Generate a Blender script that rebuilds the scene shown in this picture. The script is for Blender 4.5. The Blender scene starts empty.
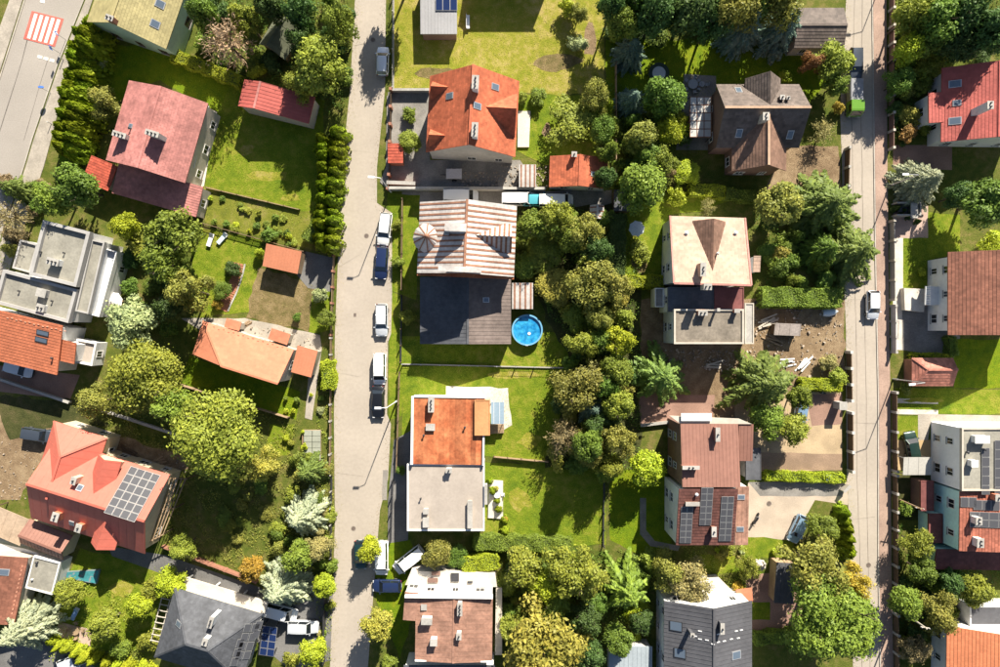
import bpy, math, random
import numpy as np
from mathutils import Vector

# ---------------------------------------------------------------- camera, sky, sun, exposure
SC = bpy.context.scene
COL = SC.collection
HC, FP = 100.0, 700.0                     # drone height in metres, focal length in photo pixels
cam_d = bpy.data.cameras.new('camera'); cam = bpy.data.objects.new('camera', cam_d); COL.objects.link(cam)
cam.location = (0, 0, HC); cam.rotation_euler = (0, 0, 0)
cam_d.sensor_width = 36; cam_d.lens = 36 * FP / 1000; cam_d.clip_end = 2000
SC.camera = cam
SUN_EL, SUN_AZ = math.radians(35), math.radians(21)      # azimuth clockwise from +Y
wd = bpy.data.worlds.new('World'); SC.world = wd; wd.use_nodes = True
nt = wd.node_tree; bg = nt.nodes['Background']
sky = nt.nodes.new('ShaderNodeTexSky'); sky.sky_type = 'NISHITA'; sky.sun_disc = False
sky.sun_elevation = SUN_EL; sky.sun_rotation = SUN_AZ
nt.links.new(sky.outputs[0], bg.inputs[0]); bg.inputs[1].default_value = 0.05
sun_d = bpy.data.lights.new('sun', 'SUN'); sun_d.energy = 5.0; sun_d.angle = math.radians(0.53); sun_d.color = (1, .93, .80)
sun = bpy.data.objects.new('sun', sun_d); COL.objects.link(sun); sun.location = (0, 0, 60)
_d = Vector((-math.sin(SUN_AZ) * math.cos(SUN_EL), -math.cos(SUN_AZ) * math.cos(SUN_EL), -math.sin(SUN_EL)))
sun.rotation_euler = _d.to_track_quat('-Z', 'Y').to_euler()
vs = SC.view_settings; vs.view_transform = 'Standard'; vs.look = 'None'; vs.gamma = 1; vs.use_curve_mapping = False
vs.exposure = 1.2
SC.cycles.use_denoising = True
SC.cycles.max_bounces = 5; SC.cycles.diffuse_bounces = 2; SC.cycles.transparent_max_bounces = 6
R = random.Random(7)

# ---------------------------------------------------------------- helpers
def W(px, py, z=0.0):
    "a photo pixel seen at height z -> world point"
    k = (HC - z) / FP
    return Vector(((px - 500) * k, (333.5 - py) * k, z))

def tag(o, label=None, cat=None, group=None, kind=None):
    if label: o['label'] = label
    if cat: o['category'] = cat
    if group: o['group'] = group
    if kind: o['kind'] = kind
    return o

def empty(name, loc, label, cat, group=None, kind=None, rz=0):
    o = bpy.data.objects.new(name, None); COL.objects.link(o); o.location = loc; o.rotation_euler.z = rz
    o.empty_display_size = .3
    return tag(o, label, cat, group, kind)

class MB:
    def __init__(s): s.v = []; s.f = []; s.m = []
    def face(s, pts, m=0):
        n = len(s.v); s.v += [tuple(p) for p in pts]; s.f.append(tuple(range(n, n + len(pts)))); s.m.append(m)
    def solid(s, top, dz, m=0, d=None):
        "a polygon given a thickness downwards (dz) or along -d"
        off = Vector((0, 0, -dz)) if d is None else d * -dz
        bot = [Vector(p) + off for p in top]
        s.face(top, m); s.face(bot[::-1], m)
        n = len(top)
        for i in range(n):
            j = (i + 1) % n; s.face([top[j], top[i], bot[i], bot[j]], m)
        return s
    def box(s, c, a, b, h, m=0):
        "box: centre of base c, half vectors a and b, height vector or number h"
        c, a, b = Vector(c), Vector(a), Vector(b)
        up = Vector((0, 0, h)) if not isinstance(h, Vector) else h
        lo = [c - a - b, c + a - b, c + a + b, c - a + b]
        if (a.cross(b)).dot(up) < 0: lo = lo[::-1]
        hi = [p + up for p in lo]
        s.face(hi, m); s.face(lo[::-1], m)
        for i in range(4):
            j = (i + 1) % 4; s.face([lo[i], lo[j], hi[j], hi[i]], m)
        return s
    def xbox(s, c, x, y, h, rz=0, m=0):
        ca, sa = math.cos(rz), math.sin(rz)
        return s.box(c, (ca * x / 2, sa * x / 2, 0), (-sa * y / 2, ca * y / 2, 0), h, m)
    def bar(s, p, q, w, h=None, m=0):
        "bar from p to q with section w x h"
        p, q = Vector(p), Vector(q); d = (q - p)
        if d.length < 1e-5: return s
        dn = d.normalized(); up = Vector((0, 0, 1)) if abs(dn.z) < .9 else Vector((1, 0, 0))
        a = dn.cross(up).normalized(); b = a.cross(dn).normalized()
        return s.box(p, a * w / 2, b * (h or w) / 2, d, m)
    def tube(s, p, q, r0, r1=None, n=8, m=0):
        p, q = Vector(p), Vector(q); r1 = r0 if r1 is None else r1
        dn = (q - p).normalized(); up = Vector((0, 0, 1)) if abs(dn.z) < .9 else Vector((1, 0, 0))
        a = dn.cross(up).normalized(); b = dn.cross(a)
        A = [p + (a * math.cos(t) + b * math.sin(t)) * r0 for t in [2 * math.pi * i / n for i in range(n)]]
        B = [q + (a * math.cos(t) + b * math.sin(t)) * r1 for t in [2 * math.pi * i / n for i in range(n)]]
        for i in range(n):
            j = (i + 1) % n; s.face([A[i], A[j], B[j], B[i]], m)
        s.face(A[::-1], m); s.face(B, m)
        return s
    def ring(s, c, ri, ro, z0, z1, n=32, m=0):
        c = Vector(c)
        P = lambda r, i, z: c + Vector((r * math.cos(2 * math.pi * i / n), r * math.sin(2 * math.pi * i / n), z))
        for i in range(n):
            j = i + 1
            s.face([P(ri, i, z1), P(ro, i, z1), P(ro, j, z1), P(ri, j, z1)], m)
            s.face([P(ro, i, z0), P(ro, j, z0), P(ro, j, z1), P(ro, i, z1)], m)
            s.face([P(ri, j, z0), P(ri, i, z0), P(ri, i, z1), P(ri, j, z1)], m)
        return s
    def mesh(s, name, mats, off=Vector((0, 0, 0)), smooth=False):
        me = bpy.data.meshes.new(name)
        me.from_pydata([(p[0] - off[0], p[1] - off[1], p[2] - off[2]) for p in s.v], [], s.f)
        if not isinstance(mats, (list, tuple)): mats = [mats]
        for m in mats: me.materials.append(m)
        if len(mats) > 1: me.polygons.foreach_set('material_index', s.m)
        if smooth: me.polygons.foreach_set('use_smooth', [True] * len(s.f))
        me.update()
        return me
    def build(s, name, mats, parent=None, smooth=False, kind=None):
        "mesh in world coordinates, linked, parented to an unrotated parent"
        off = Vector((0, 0, 0)); p = parent
        while p is not None: off = off + Vector(p.location); p = p.parent
        c = Vector((0, 0, 0))
        if parent is None:
            a = np.array(s.v); c = Vector(((a[:, 0].min() + a[:, 0].max()) / 2, (a[:, 1].min() + a[:, 1].max()) / 2, a[:, 2].min()))
        o = bpy.data.objects.new(name, s.mesh(name, mats, off + c, smooth)); COL.objects.link(o)
        o.location = c
        if parent is not None: o.parent = parent
        if kind: o['kind'] = kind
        return o

def ob(name, me, parent=None, loc=(0, 0, 0), rz=0, sc=(1, 1, 1), mat=None):
    o = bpy.data.objects.new(name, me); COL.objects.link(o); o.location = loc; o.rotation_euler.z = rz; o.scale = sc
    if parent is not None: o.parent = parent
    if mat is not None:
        o.material_slots[0].link = 'OBJECT'; o.material_slots[0].material = mat
    return o

# ---------------------------------------------------------------- materials
MATS = {}
def M(name, col, rough=.75, var=.18, scale=4., bump=.1, island=0., metal=0., spec=.3, world=False, col2=None, bscale=.35, alpha=None):
    if name in MATS: return MATS[name]
    m = bpy.data.materials.new(name); m.use_nodes = True; t = m.node_tree; N, L = t.nodes, t.links
    b = N['Principled BSDF']; b.inputs['Roughness'].default_value = rough; b.inputs['Metallic'].default_value = metal
    b.inputs['Specular IOR Level'].default_value = spec
    if world:
        co = N.new('ShaderNodeNewGeometry').outputs['Position']
    else:
        co = N.new('ShaderNodeTexCoord').outputs['Object']
    n1 = N.new('ShaderNodeTexNoise'); n1.inputs['Scale'].default_value = scale; n1.inputs['Detail'].default_value = 6; n1.inputs['Roughness'].default_value = .65
    n2 = N.new('ShaderNodeTexNoise'); n2.inputs['Scale'].default_value = bscale; n2.inputs['Detail'].default_value = 5
    L.new(co, n1.inputs['Vector']); L.new(co, n2.inputs['Vector'])
    def ramp(src, c0, c1, p0=.3, p1=.7):
        r = N.new('ShaderNodeValToRGB'); e = r.color_ramp.elements
        e[0].position, e[1].position = p0, p1; e[0].color = (*c0, 1); e[1].color = (*c1, 1); L.new(src, r.inputs[0]); return r.outputs[0]
    c2 = col2 or tuple(min(1, c * (1 + var)) for c in col)
    fine = ramp(n1.outputs[0], (1 - var,) * 3, (1 + var,) * 3, .33, .67)
    base = ramp(n2.outputs[0], tuple(c * (1 - var) for c in col) if col2 is None else col, c2, .36, .64)
    def mul(a, bb):
        x = N.new('ShaderNodeMix'); x.data_type = 'RGBA'; x.blend_type = 'MULTIPLY'; x.inputs[0].default_value = 1
        L.new(a, x.inputs[6]); L.new(bb, x.inputs[7]); return x.outputs[2]
    c = mul(base, fine)
    if island:
        g = N.new('ShaderNodeNewGeometry')
        c = mul(c, ramp(g.outputs['Random Per Island'], (1 - island,) * 3, (1 + island,) * 3, 0, 1))
    L.new(c, b.inputs['Base Color'])
    if bump:
        bp = N.new('ShaderNodeBump'); bp.inputs['Strength'].default_value = bump; bp.inputs['Distance'].default_value = .05
        L.new(n1.outputs[0], bp.inputs['Height']); L.new(bp.outputs[0], b.inputs['Normal'])
    MATS[name] = m
    return m

def leaf_mat(name, col, col2=None, trans=.25):
    if name in MATS: return MATS[name]
    m = bpy.data.materials.new(name); m.use_nodes = True; t = m.node_tree; N, L = t.nodes, t.links
    b = N['Principled BSDF']; b.inputs['Roughness'].default_value = .55; b.inputs['Specular IOR Level'].default_value = .25
    g = N.new('ShaderNodeNewGeometry'); oi = N.new('ShaderNodeObjectInfo')
    r = N.new('ShaderNodeValToRGB'); e = r.color_ramp.elements
    c2 = col2 or (min(1, col[0] * 1.6), min(1, col[1] * 1.47), col[2] * 1.35)
    e[0].position = 0; e[0].color = (col[0] * .6, col[1] * .65, col[2] * .7, 1); e[1].position = 1; e[1].color = (*c2, 1)
    e2 = r.color_ramp.elements.new(.5); e2.color = (*col, 1)
    no = N.new('ShaderNodeTexNoise'); no.inputs['Scale'].default_value = .55; no.inputs['Detail'].default_value = 2
    L.new(g.outputs['Position'], no.inputs['Vector'])
    mx = N.new('ShaderNodeMath'); mx.operation = 'MULTIPLY_ADD'; mx.inputs[1].default_value = .55
    L.new(g.outputs['Random Per Island'], mx.inputs[0])
    ms = N.new('ShaderNodeMath'); ms.operation = 'MULTIPLY_ADD'; ms.inputs[1].default_value = 1.1; ms.inputs[2].default_value = -.32
    L.new(no.outputs[0], ms.inputs[0]); L.new(ms.outputs[0], mx.inputs[2]); L.new(mx.outputs[0], r.inputs[0])
    hs = N.new('ShaderNodeHueSaturation'); L.new(r.outputs[0], hs.inputs['Color'])
    mr = N.new('ShaderNodeMapRange'); mr.inputs[3].default_value = .485; mr.inputs[4].default_value = .512; L.new(oi.outputs['Random'], mr.inputs[0]); L.new(mr.outputs[0], hs.inputs['Hue'])
    mv = N.new('ShaderNodeMapRange'); mv.inputs[3].default_value = .85; mv.inputs[4].default_value = 1.15; L.new(oi.outputs['Random'], mv.inputs[0]); L.new(mv.outputs[0], hs.inputs['Value'])
    L.new(hs.outputs[0], b.inputs['Base Color'])
    tr = N.new('ShaderNodeBsdfTranslucent'); L.new(hs.outputs[0], tr.inputs[0])
    mi = N.new('ShaderNodeMixShader'); mi.inputs[0].default_value = trans
    L.new(b.outputs[0], mi.inputs[1]); L.new(tr.outputs[0], mi.inputs[2]); L.new(mi.outputs[0], N['Material Output'].inputs[0])
    MATS[name] = m
    return m

def grass_mat(name, cols, scale=(.12, .9, 7), bump=.6):
    "three colours mixed by noises of three sizes, in world coordinates"
    if name in MATS: return MATS[name]
    m = bpy.data.materials.new(name); m.use_nodes = True; t = m.node_tree; N, L = t.nodes, t.links
    b = N['Principled BSDF']; b.inputs['Roughness'].default_value = .9; b.inputs['Specular IOR Level'].default_value = .1
    g = N.new('ShaderNodeNewGeometry'); out = None
    ns = []
    for s in scale:
        n = N.new('ShaderNodeTexNoise'); n.inputs['Scale'].default_value = s; n.inputs['Detail'].default_value = 6; n.inputs['Roughness'].default_value = .62
        L.new(g.outputs['Position'], n.inputs['Vector']); ns.append(n.outputs[0])
    r = N.new('ShaderNodeValToRGB'); e = r.color_ramp.elements
    e[0].position, e[1].position = .36, .64; e[0].color = (*cols[0], 1); e[1].color = (*cols[2], 1)
    e2 = e.new(.5); e2.color = (*cols[1], 1)
    a = N.new('ShaderNodeMath'); a.operation = 'MULTIPLY_ADD'; a.inputs[1].default_value = .45; L.new(ns[0], a.inputs[0])
    a1 = N.new('ShaderNodeMath'); a1.operation = 'MULTIPLY'; a1.inputs[1].default_value = .55; L.new(ns[1], a1.inputs[0]); L.new(a1.outputs[0], a.inputs[2])
    L.new(a.outputs[0], r.inputs[0])
    r2 = N.new('ShaderNodeValToRGB'); e = r2.color_ramp.elements; e[0].position, e[1].position = .3, .7; e[0].color = (.62, .62, .62, 1); e[1].color = (1.3, 1.3, 1.3, 1)
    L.new(ns[2], r2.inputs[0])
    x = N.new('ShaderNodeMix'); x.data_type = 'RGBA'; x.blend_type = 'MULTIPLY'; x.inputs[0].default_value = 1
    L.new(r.outputs[0], x.inputs[6]); L.new(r2.outputs[0], x.inputs[7]); L.new(x.outputs[2], b.inputs['Base Color'])
    bp = N.new('ShaderNodeBump'); bp.inputs['Strength'].default_value = bump; bp.inputs['Distance'].default_value = .15
    L.new(ns[2], bp.inputs['Height']); L.new(bp.outputs[0], b.inputs['Normal'])
    MATS[name] = m
    return m

def glass_mat(name, col, rough=.08, spec=.8):
    if name in MATS: return MATS[name]
    m = bpy.data.materials.new(name); m.use_nodes = True; b = m.node_tree.nodes['Principled BSDF']
    b.inputs['Base Color'].default_value = (*col, 1); b.inputs['Roughness'].default_value = rough; b.inputs['Specular IOR Level'].default_value = spec
    MATS[name] = m
    return m

def water_mat():
    m = M('pool_water', (.010, .17, .40), rough=.04, var=.3, scale=2.2, bump=.45, spec=.8, col2=(.04, .32, .56), bscale=1.4)
    return m

GR = lambda *c: c
LAWN = grass_mat('lawn_green', [(.075, .135, .008), (.130, .190, .008), (.200, .225, .012)])
LAWN_V = grass_mat('lawn_vivid', [(.080, .135, .010), (.150, .196, .014), (.265, .250, .040)])
LAWN_D = grass_mat('lawn_dry', [(.150, .185, .012), (.255, .240, .035), (.400, .310, .115)])
ROUGHG = grass_mat('rough_grass', [(.055, .085, .012), (.105, .120, .022), (.190, .155, .055)])
SOIL = grass_mat('bare_soil', [(.150, .100, .058), (.235, .165, .098), (.330, .245, .150)])
SOIL_SHADE = grass_mat('shade_toned_soil', [(.035, .042, .014), (.062, .066, .022), (.105, .088, .040)])  # ground colour darkened to deep green, shade included in it
SOILG = grass_mat('weedy_soil', [(.09, .085, .025), (.185, .140, .062), (.27, .20, .105)])
ASPH = M('asphalt', (.315, .282, .248), rough=.9, var=.10, scale=6, bump=.15, world=True, bscale=.10)
ASPH2 = M('street_concrete', (.372, .322, .268), rough=.9, var=.06, scale=2.2, bump=.15, world=True, bscale=.16)
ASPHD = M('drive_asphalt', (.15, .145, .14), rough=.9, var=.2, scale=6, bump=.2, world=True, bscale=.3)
PAVE = M('paving', (.34, .30, .25), rough=.9, var=.16, scale=5, bump=.2, world=True, bscale=.5)
PAVE_R = M('red_paving', (.27, .165, .125), rough=.9, var=.16, scale=6, bump=.2, world=True, bscale=.4)
PAVE_S = M('pavement_brick', (.34, .235, .185), rough=.9, var=.16, scale=6, bump=.2, world=True, bscale=.3)
PAVE_G = M('grey_paving', (.22, .205, .185), rough=.9, var=.2, scale=5, bump=.2, world=True, bscale=.5)
PAVE_W = M('pale_paving', (.55, .50, .43), rough=.85, var=.12, scale=5, bump=.15, world=True, bscale=.5)
KERB = M('kerb_stone', (.40, .36, .31), rough=.85, var=.15, scale=6, world=True)
SEAM = M('tar_seam', (.14, .125, .11), rough=.9, var=.25, scale=5, bump=0, world=True)
PATCHM = M('asphalt_patch', (.235, .215, .19), rough=.9, var=.14, scale=6, bump=.15, world=True, bscale=.4)
WPAINT = M('white_road_paint', (.78, .74, .66), rough=.7, var=.12, scale=6, bump=0, world=True)
RPAINT = M('red_road_paint', (.50, .13, .10), rough=.75, var=.16, scale=5, bump=0, world=True)
WHITE = M('white_render', (.72, .71, .69), rough=.8, var=.07, scale=2, bump=.06)
CREAM = M('cream_render', (.48, .43, .36), rough=.8, var=.08, scale=2)
GREYW = M('grey_render', (.46, .44, .42), rough=.85, var=.1, scale=2)
GREENW = M('green_render', (.33, .44, .36), rough=.8, var=.08, scale=2)
WHITE2 = M('bright_white_wall', (.86, .86, .87), rough=.8, var=.04, scale=2)
TEALW = M('teal_render', (.55, .82, .80), rough=.8, var=.07, scale=2)
YELW = M('sand_render', (.55, .46, .32), rough=.8, var=.08, scale=2)
BRICK = M('brick_wall', (.32, .15, .10), rough=.85, var=.2, scale=7)
BROWNW = M('brown_cladding', (.20, .12, .095), rough=.8, var=.12, scale=4)
PARAP = M('parapet_render', (.36, .345, .33), rough=.8, var=.08, scale=2)
CONC = M('concrete', (.36, .34, .31), rough=.85, var=.14, scale=4)
WOOD = M('timber', (.33, .23, .14), rough=.8, var=.22, scale=6)
WOODD = M('dark_timber', (.12, .08, .05), rough=.8, var=.22, scale=6)
METAL = M('painted_metal', (.45, .45, .46), rough=.4, var=.08, metal=.5)
DMETAL = M('dark_metal', (.06, .06, .065), rough=.5, var=.1, metal=.4)
WMETAL = M('white_metal', (.70, .70, .70), rough=.4, var=.05)
GLASS = glass_mat('window_glass', (.018, .022, .028))
GLASSB = glass_mat('skylight_glass', (.10, .13, .17), rough=.15, spec=1)
FRAMEW = M('white_frame', (.72, .70, .66), rough=.5, var=.04, bump=0)
FRAMEB = M('brown_frame', (.12, .07, .04), rough=.6, var=.08, bump=0)
SOLAR = glass_mat('solar_cell', (.075, .075, .082), rough=.3, spec=.5)
SOLARB = glass_mat('blue_solar_cell', (.012, .025, .085), rough=.2, spec=.6)
SOLARF = M('solar_frame', (.45, .44, .42), rough=.4, var=.05, bump=0, metal=.5)
def RT(name, col, var=.19, isl=.17, rough=.7, **k):
    return M(name, col, rough=rough, var=var, island=isl, scale=1.6, bump=.12, bscale=.28, **k)
R_ORANGE = RT('orange_tile', (.43, .115, .055)); R_RED = RT('brick_red_tile', (.42, .085, .050)); R_SALMON = RT('salmon_tile', (.50, .185, .105), var=.07, isl=.07)
R_PINK = RT('faded_red_sheet', (.40, .165, .145), var=.22, isl=.1); R_OLIVE = RT('straw_shingle', (.37, .315, .150), var=.12, isl=.1)
R_BROWN = RT('brown_tile', (.205, .120, .085)); R_TAN = RT('tan_shingle', (.43, .30, .225), var=.13, isl=.1); R_RUST = RT('rust_brown_tile', (.23, .095, .062))
R_SLATE = RT('slate_tile', (.085, .088, .098), isl=.12); R_GREY = RT('grey_sheet', (.085, .085, .094), var=.12, isl=.08); R_DKBROWN = RT('dark_brown_shingle', (.125, .098, .084), isl=.22)
R_RUSTM = M('rusted_sheet', (.30, .080, .030), rough=.65, var=.26, scale=2.6, bump=.1, bscale=.45, col2=(.46, .165, .070), island=.28)
R_TAUPE = RT('taupe_sheet', (.16, .125, .11), isl=.08)
R_WHITEM = M('whitewashed_sheet', (.48, .445, .42), rough=.6, var=.18, scale=2.5, bump=.08)
R_RUSTB = M('rusty_batten', (.27, .135, .085), rough=.8, var=.25, scale=2.5, bump=.1)
R_FELT = M('grey_felt', (.26, .245, .205), rough=.9, var=.14, scale=3, bump=.15, bscale=.4)
R_FELTL = M('pale_membrane', (.36, .31, .265), rough=.85, var=.07, scale=3, bump=.1, bscale=.5)
R_FELTB = M('brown_felt', (.20, .17, .135), rough=.9, var=.2, scale=3, bump=.15, bscale=.5)
R_TERRA = M('terracotta_membrane', (.50, .24, .105), rough=.8, var=.1, scale=3, bscale=.4)
R_BROWNM = M('brown_sheet', (.245, .120, .090), rough=.55, var=.09, scale=1.5, bump=.06, bscale=.25)
R_CORAL = M('coral_sheet', (.50, .135, .095), rough=.55, var=.06, scale=1.5, bump=.05, bscale=.2)
R_OLDRED = M('weathered_sheet', (.285, .155, .110), rough=.75, var=.22, scale=2.4, bump=.1, bscale=.55)
R_MAROON = RT('maroon_tile', (.17, .060, .055)); R_REDSH = RT('red_shed_sheet', (.40, .098, .080), var=.12, isl=.08)
R_GREEN = M('green_grey_felt', (.155, .165, .105), rough=.9, var=.16, scale=3, bump=.1)

# ---------------------------------------------------------------- buildings
def clip_poly(poly, a, b, c):
    "keep a*x+b*y<=c"
    out = []
    for i in range(len(poly)):
        p, q = poly[i], poly[(i + 1) % len(poly)]
        dp, dq = a * p[0] + b * p[1] - c, a * q[0] + b * q[1] - c
        if dp <= 0: out.append(p)
        if (dp < 0 < dq) or (dq < 0 < dp):
            t = dp / (dp - dq); out.append((p[0] + t * (q[0] - p[0]), p[1] + t * (q[1] - p[1])))
    return out

class Plane:
    "a roof face: its polygon, in-plane axes (u level, v up the slope) and height function"
    def __init__(s, pts):
        s.p = [Vector(p) for p in pts]; s.o = s.p[0]
        n = Vector((0, 0, 0))
        for i in range(len(s.p)): n += (s.p[i] - s.o).cross(s.p[(i + 1) % len(s.p)] - s.o)
        n.normalize()
        if n.z < 0: n = -n; s.p = s.p[::-1]
        s.n = n
        u = Vector((0, 0, 1)).cross(n)
        if u.length < 1e-3: u = (s.p[1] - s.p[0])
        s.u = u.normalized(); s.v = n.cross(s.u)
        s.uv = [((p - s.o).dot(s.u), (p - s.o).dot(s.v)) for p in s.p]
    def z(s, x, y): return s.o.z - (s.n.x * (x - s.o.x) + s.n.y * (y - s.o.y)) / s.n.z
    def inside(s, x, y):
        k = len(s.p)
        for i in range(k):
            a, b = s.p[i], s.p[(i + 1) % k]
            if (b.x - a.x) * (y - a.y) - (b.y - a.y) * (x - a.x) < -1e-3: return False
        return True
    def at(s, u, v, h=0): return s.o + s.u * u + s.v * v + s.n * h
    def hit(s, px, py):
        d = W(px, py, 0) - Vector((0, 0, HC)); c = Vector((0, 0, HC))
        t = (s.o - c).dot(s.n) / d.dot(s.n); return c + d * t
    def tiles(s, mb, w, h, lift=.03, stag=True):
        us, vs_ = [a for a, b in s.uv], [b for a, b in s.uv]
        u0, u1, v0, v1 = min(us), max(us), min(vs_), max(vs_)
        E = []
        k = len(s.uv)
        for i in range(k):
            a, b = s.uv[i], s.uv[(i + 1) % k]; A, B = b[1] - a[1], -(b[0] - a[0])
            E.append((A, B, A * a[0] + B * a[1]))
        row = 0; v = v0
        while v < v1 - .02:
            u = u0 - (w * .5 if (stag and row % 2) else 0)
            while u < u1:
                q = [(u, v), (u + w * .97, v), (u + w * .97, v + h), (u, v + h)]
                for e in E:
                    if all(e[0] * p[0] + e[1] * p[1] <= e[2] + 1e-6 for p in q): continue
                    q = clip_poly(q, *e)
                    if len(q) < 3: break
                if len(q) >= 3: mb.face([s.at(a, b, .008 + lift * (1 - (b - v) / h)) for a, b in q])
                u += w
            v += h; row += 1
    def lines(s, sp, along='v', start=.5):
        "segments of level (along u) or sloping (along v) lines across the face"
        us, vs_ = [a for a, b in s.uv], [b for a, b in s.uv]; out = []; k = len(s.uv)
        i0 = 0 if along == 'v' else 1; c = min(us if along == 'v' else vs_) + sp * start; c1 = max(us if along == 'v' else vs_)
        while c < c1 - .02:
            hits = []
            for i in range(k):
                a, b = s.uv[i], s.uv[(i + 1) % k]
                if (a[i0] - c) * (b[i0] - c) < 0:
                    t = (c - a[i0]) / (b[i0] - a[i0]); hits.append(a[1 - i0] + t * (b[1 - i0] - a[1 - i0]))
            if len(hits) >= 2: out.append((c, min(hits), max(hits)))
            c += sp
        return out

def finish_roof(root, planes, mat, style, thick, name='roof'):
    mb = MB()
    for p in planes: mb.solid(p.p, thick)
    ro = mb.build(name, mat, root)
    if style and style[0] == 'tile':
        tb = MB()
        for p in planes: p.tiles(tb, style[1], style[2], style[3] if len(style) > 3 else .035)
        tb.build('roof_tiles', mat, ro, kind='stuff')
    elif style and style[0] == 'seam':       # ('seam', spacing, width, height, material, each-a-part?)
        sm = style[4] or mat; allb = MB()
        for p in planes:
            for c, a, b in p.lines(style[1]):
                mb = MB(); q0, q1 = p.at(c, a + .02, .004), p.at(c, b - .02, .004)
                (mb if style[5] else allb).box(q0, p.u * style[2] / 2, p.n * style[3], q1 - q0)
                if style[5]: mb.build('roof_seam', sm, ro)
        if allb.v: allb.build('roof_seams', sm, ro, kind='stuff')
    return ro

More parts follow.
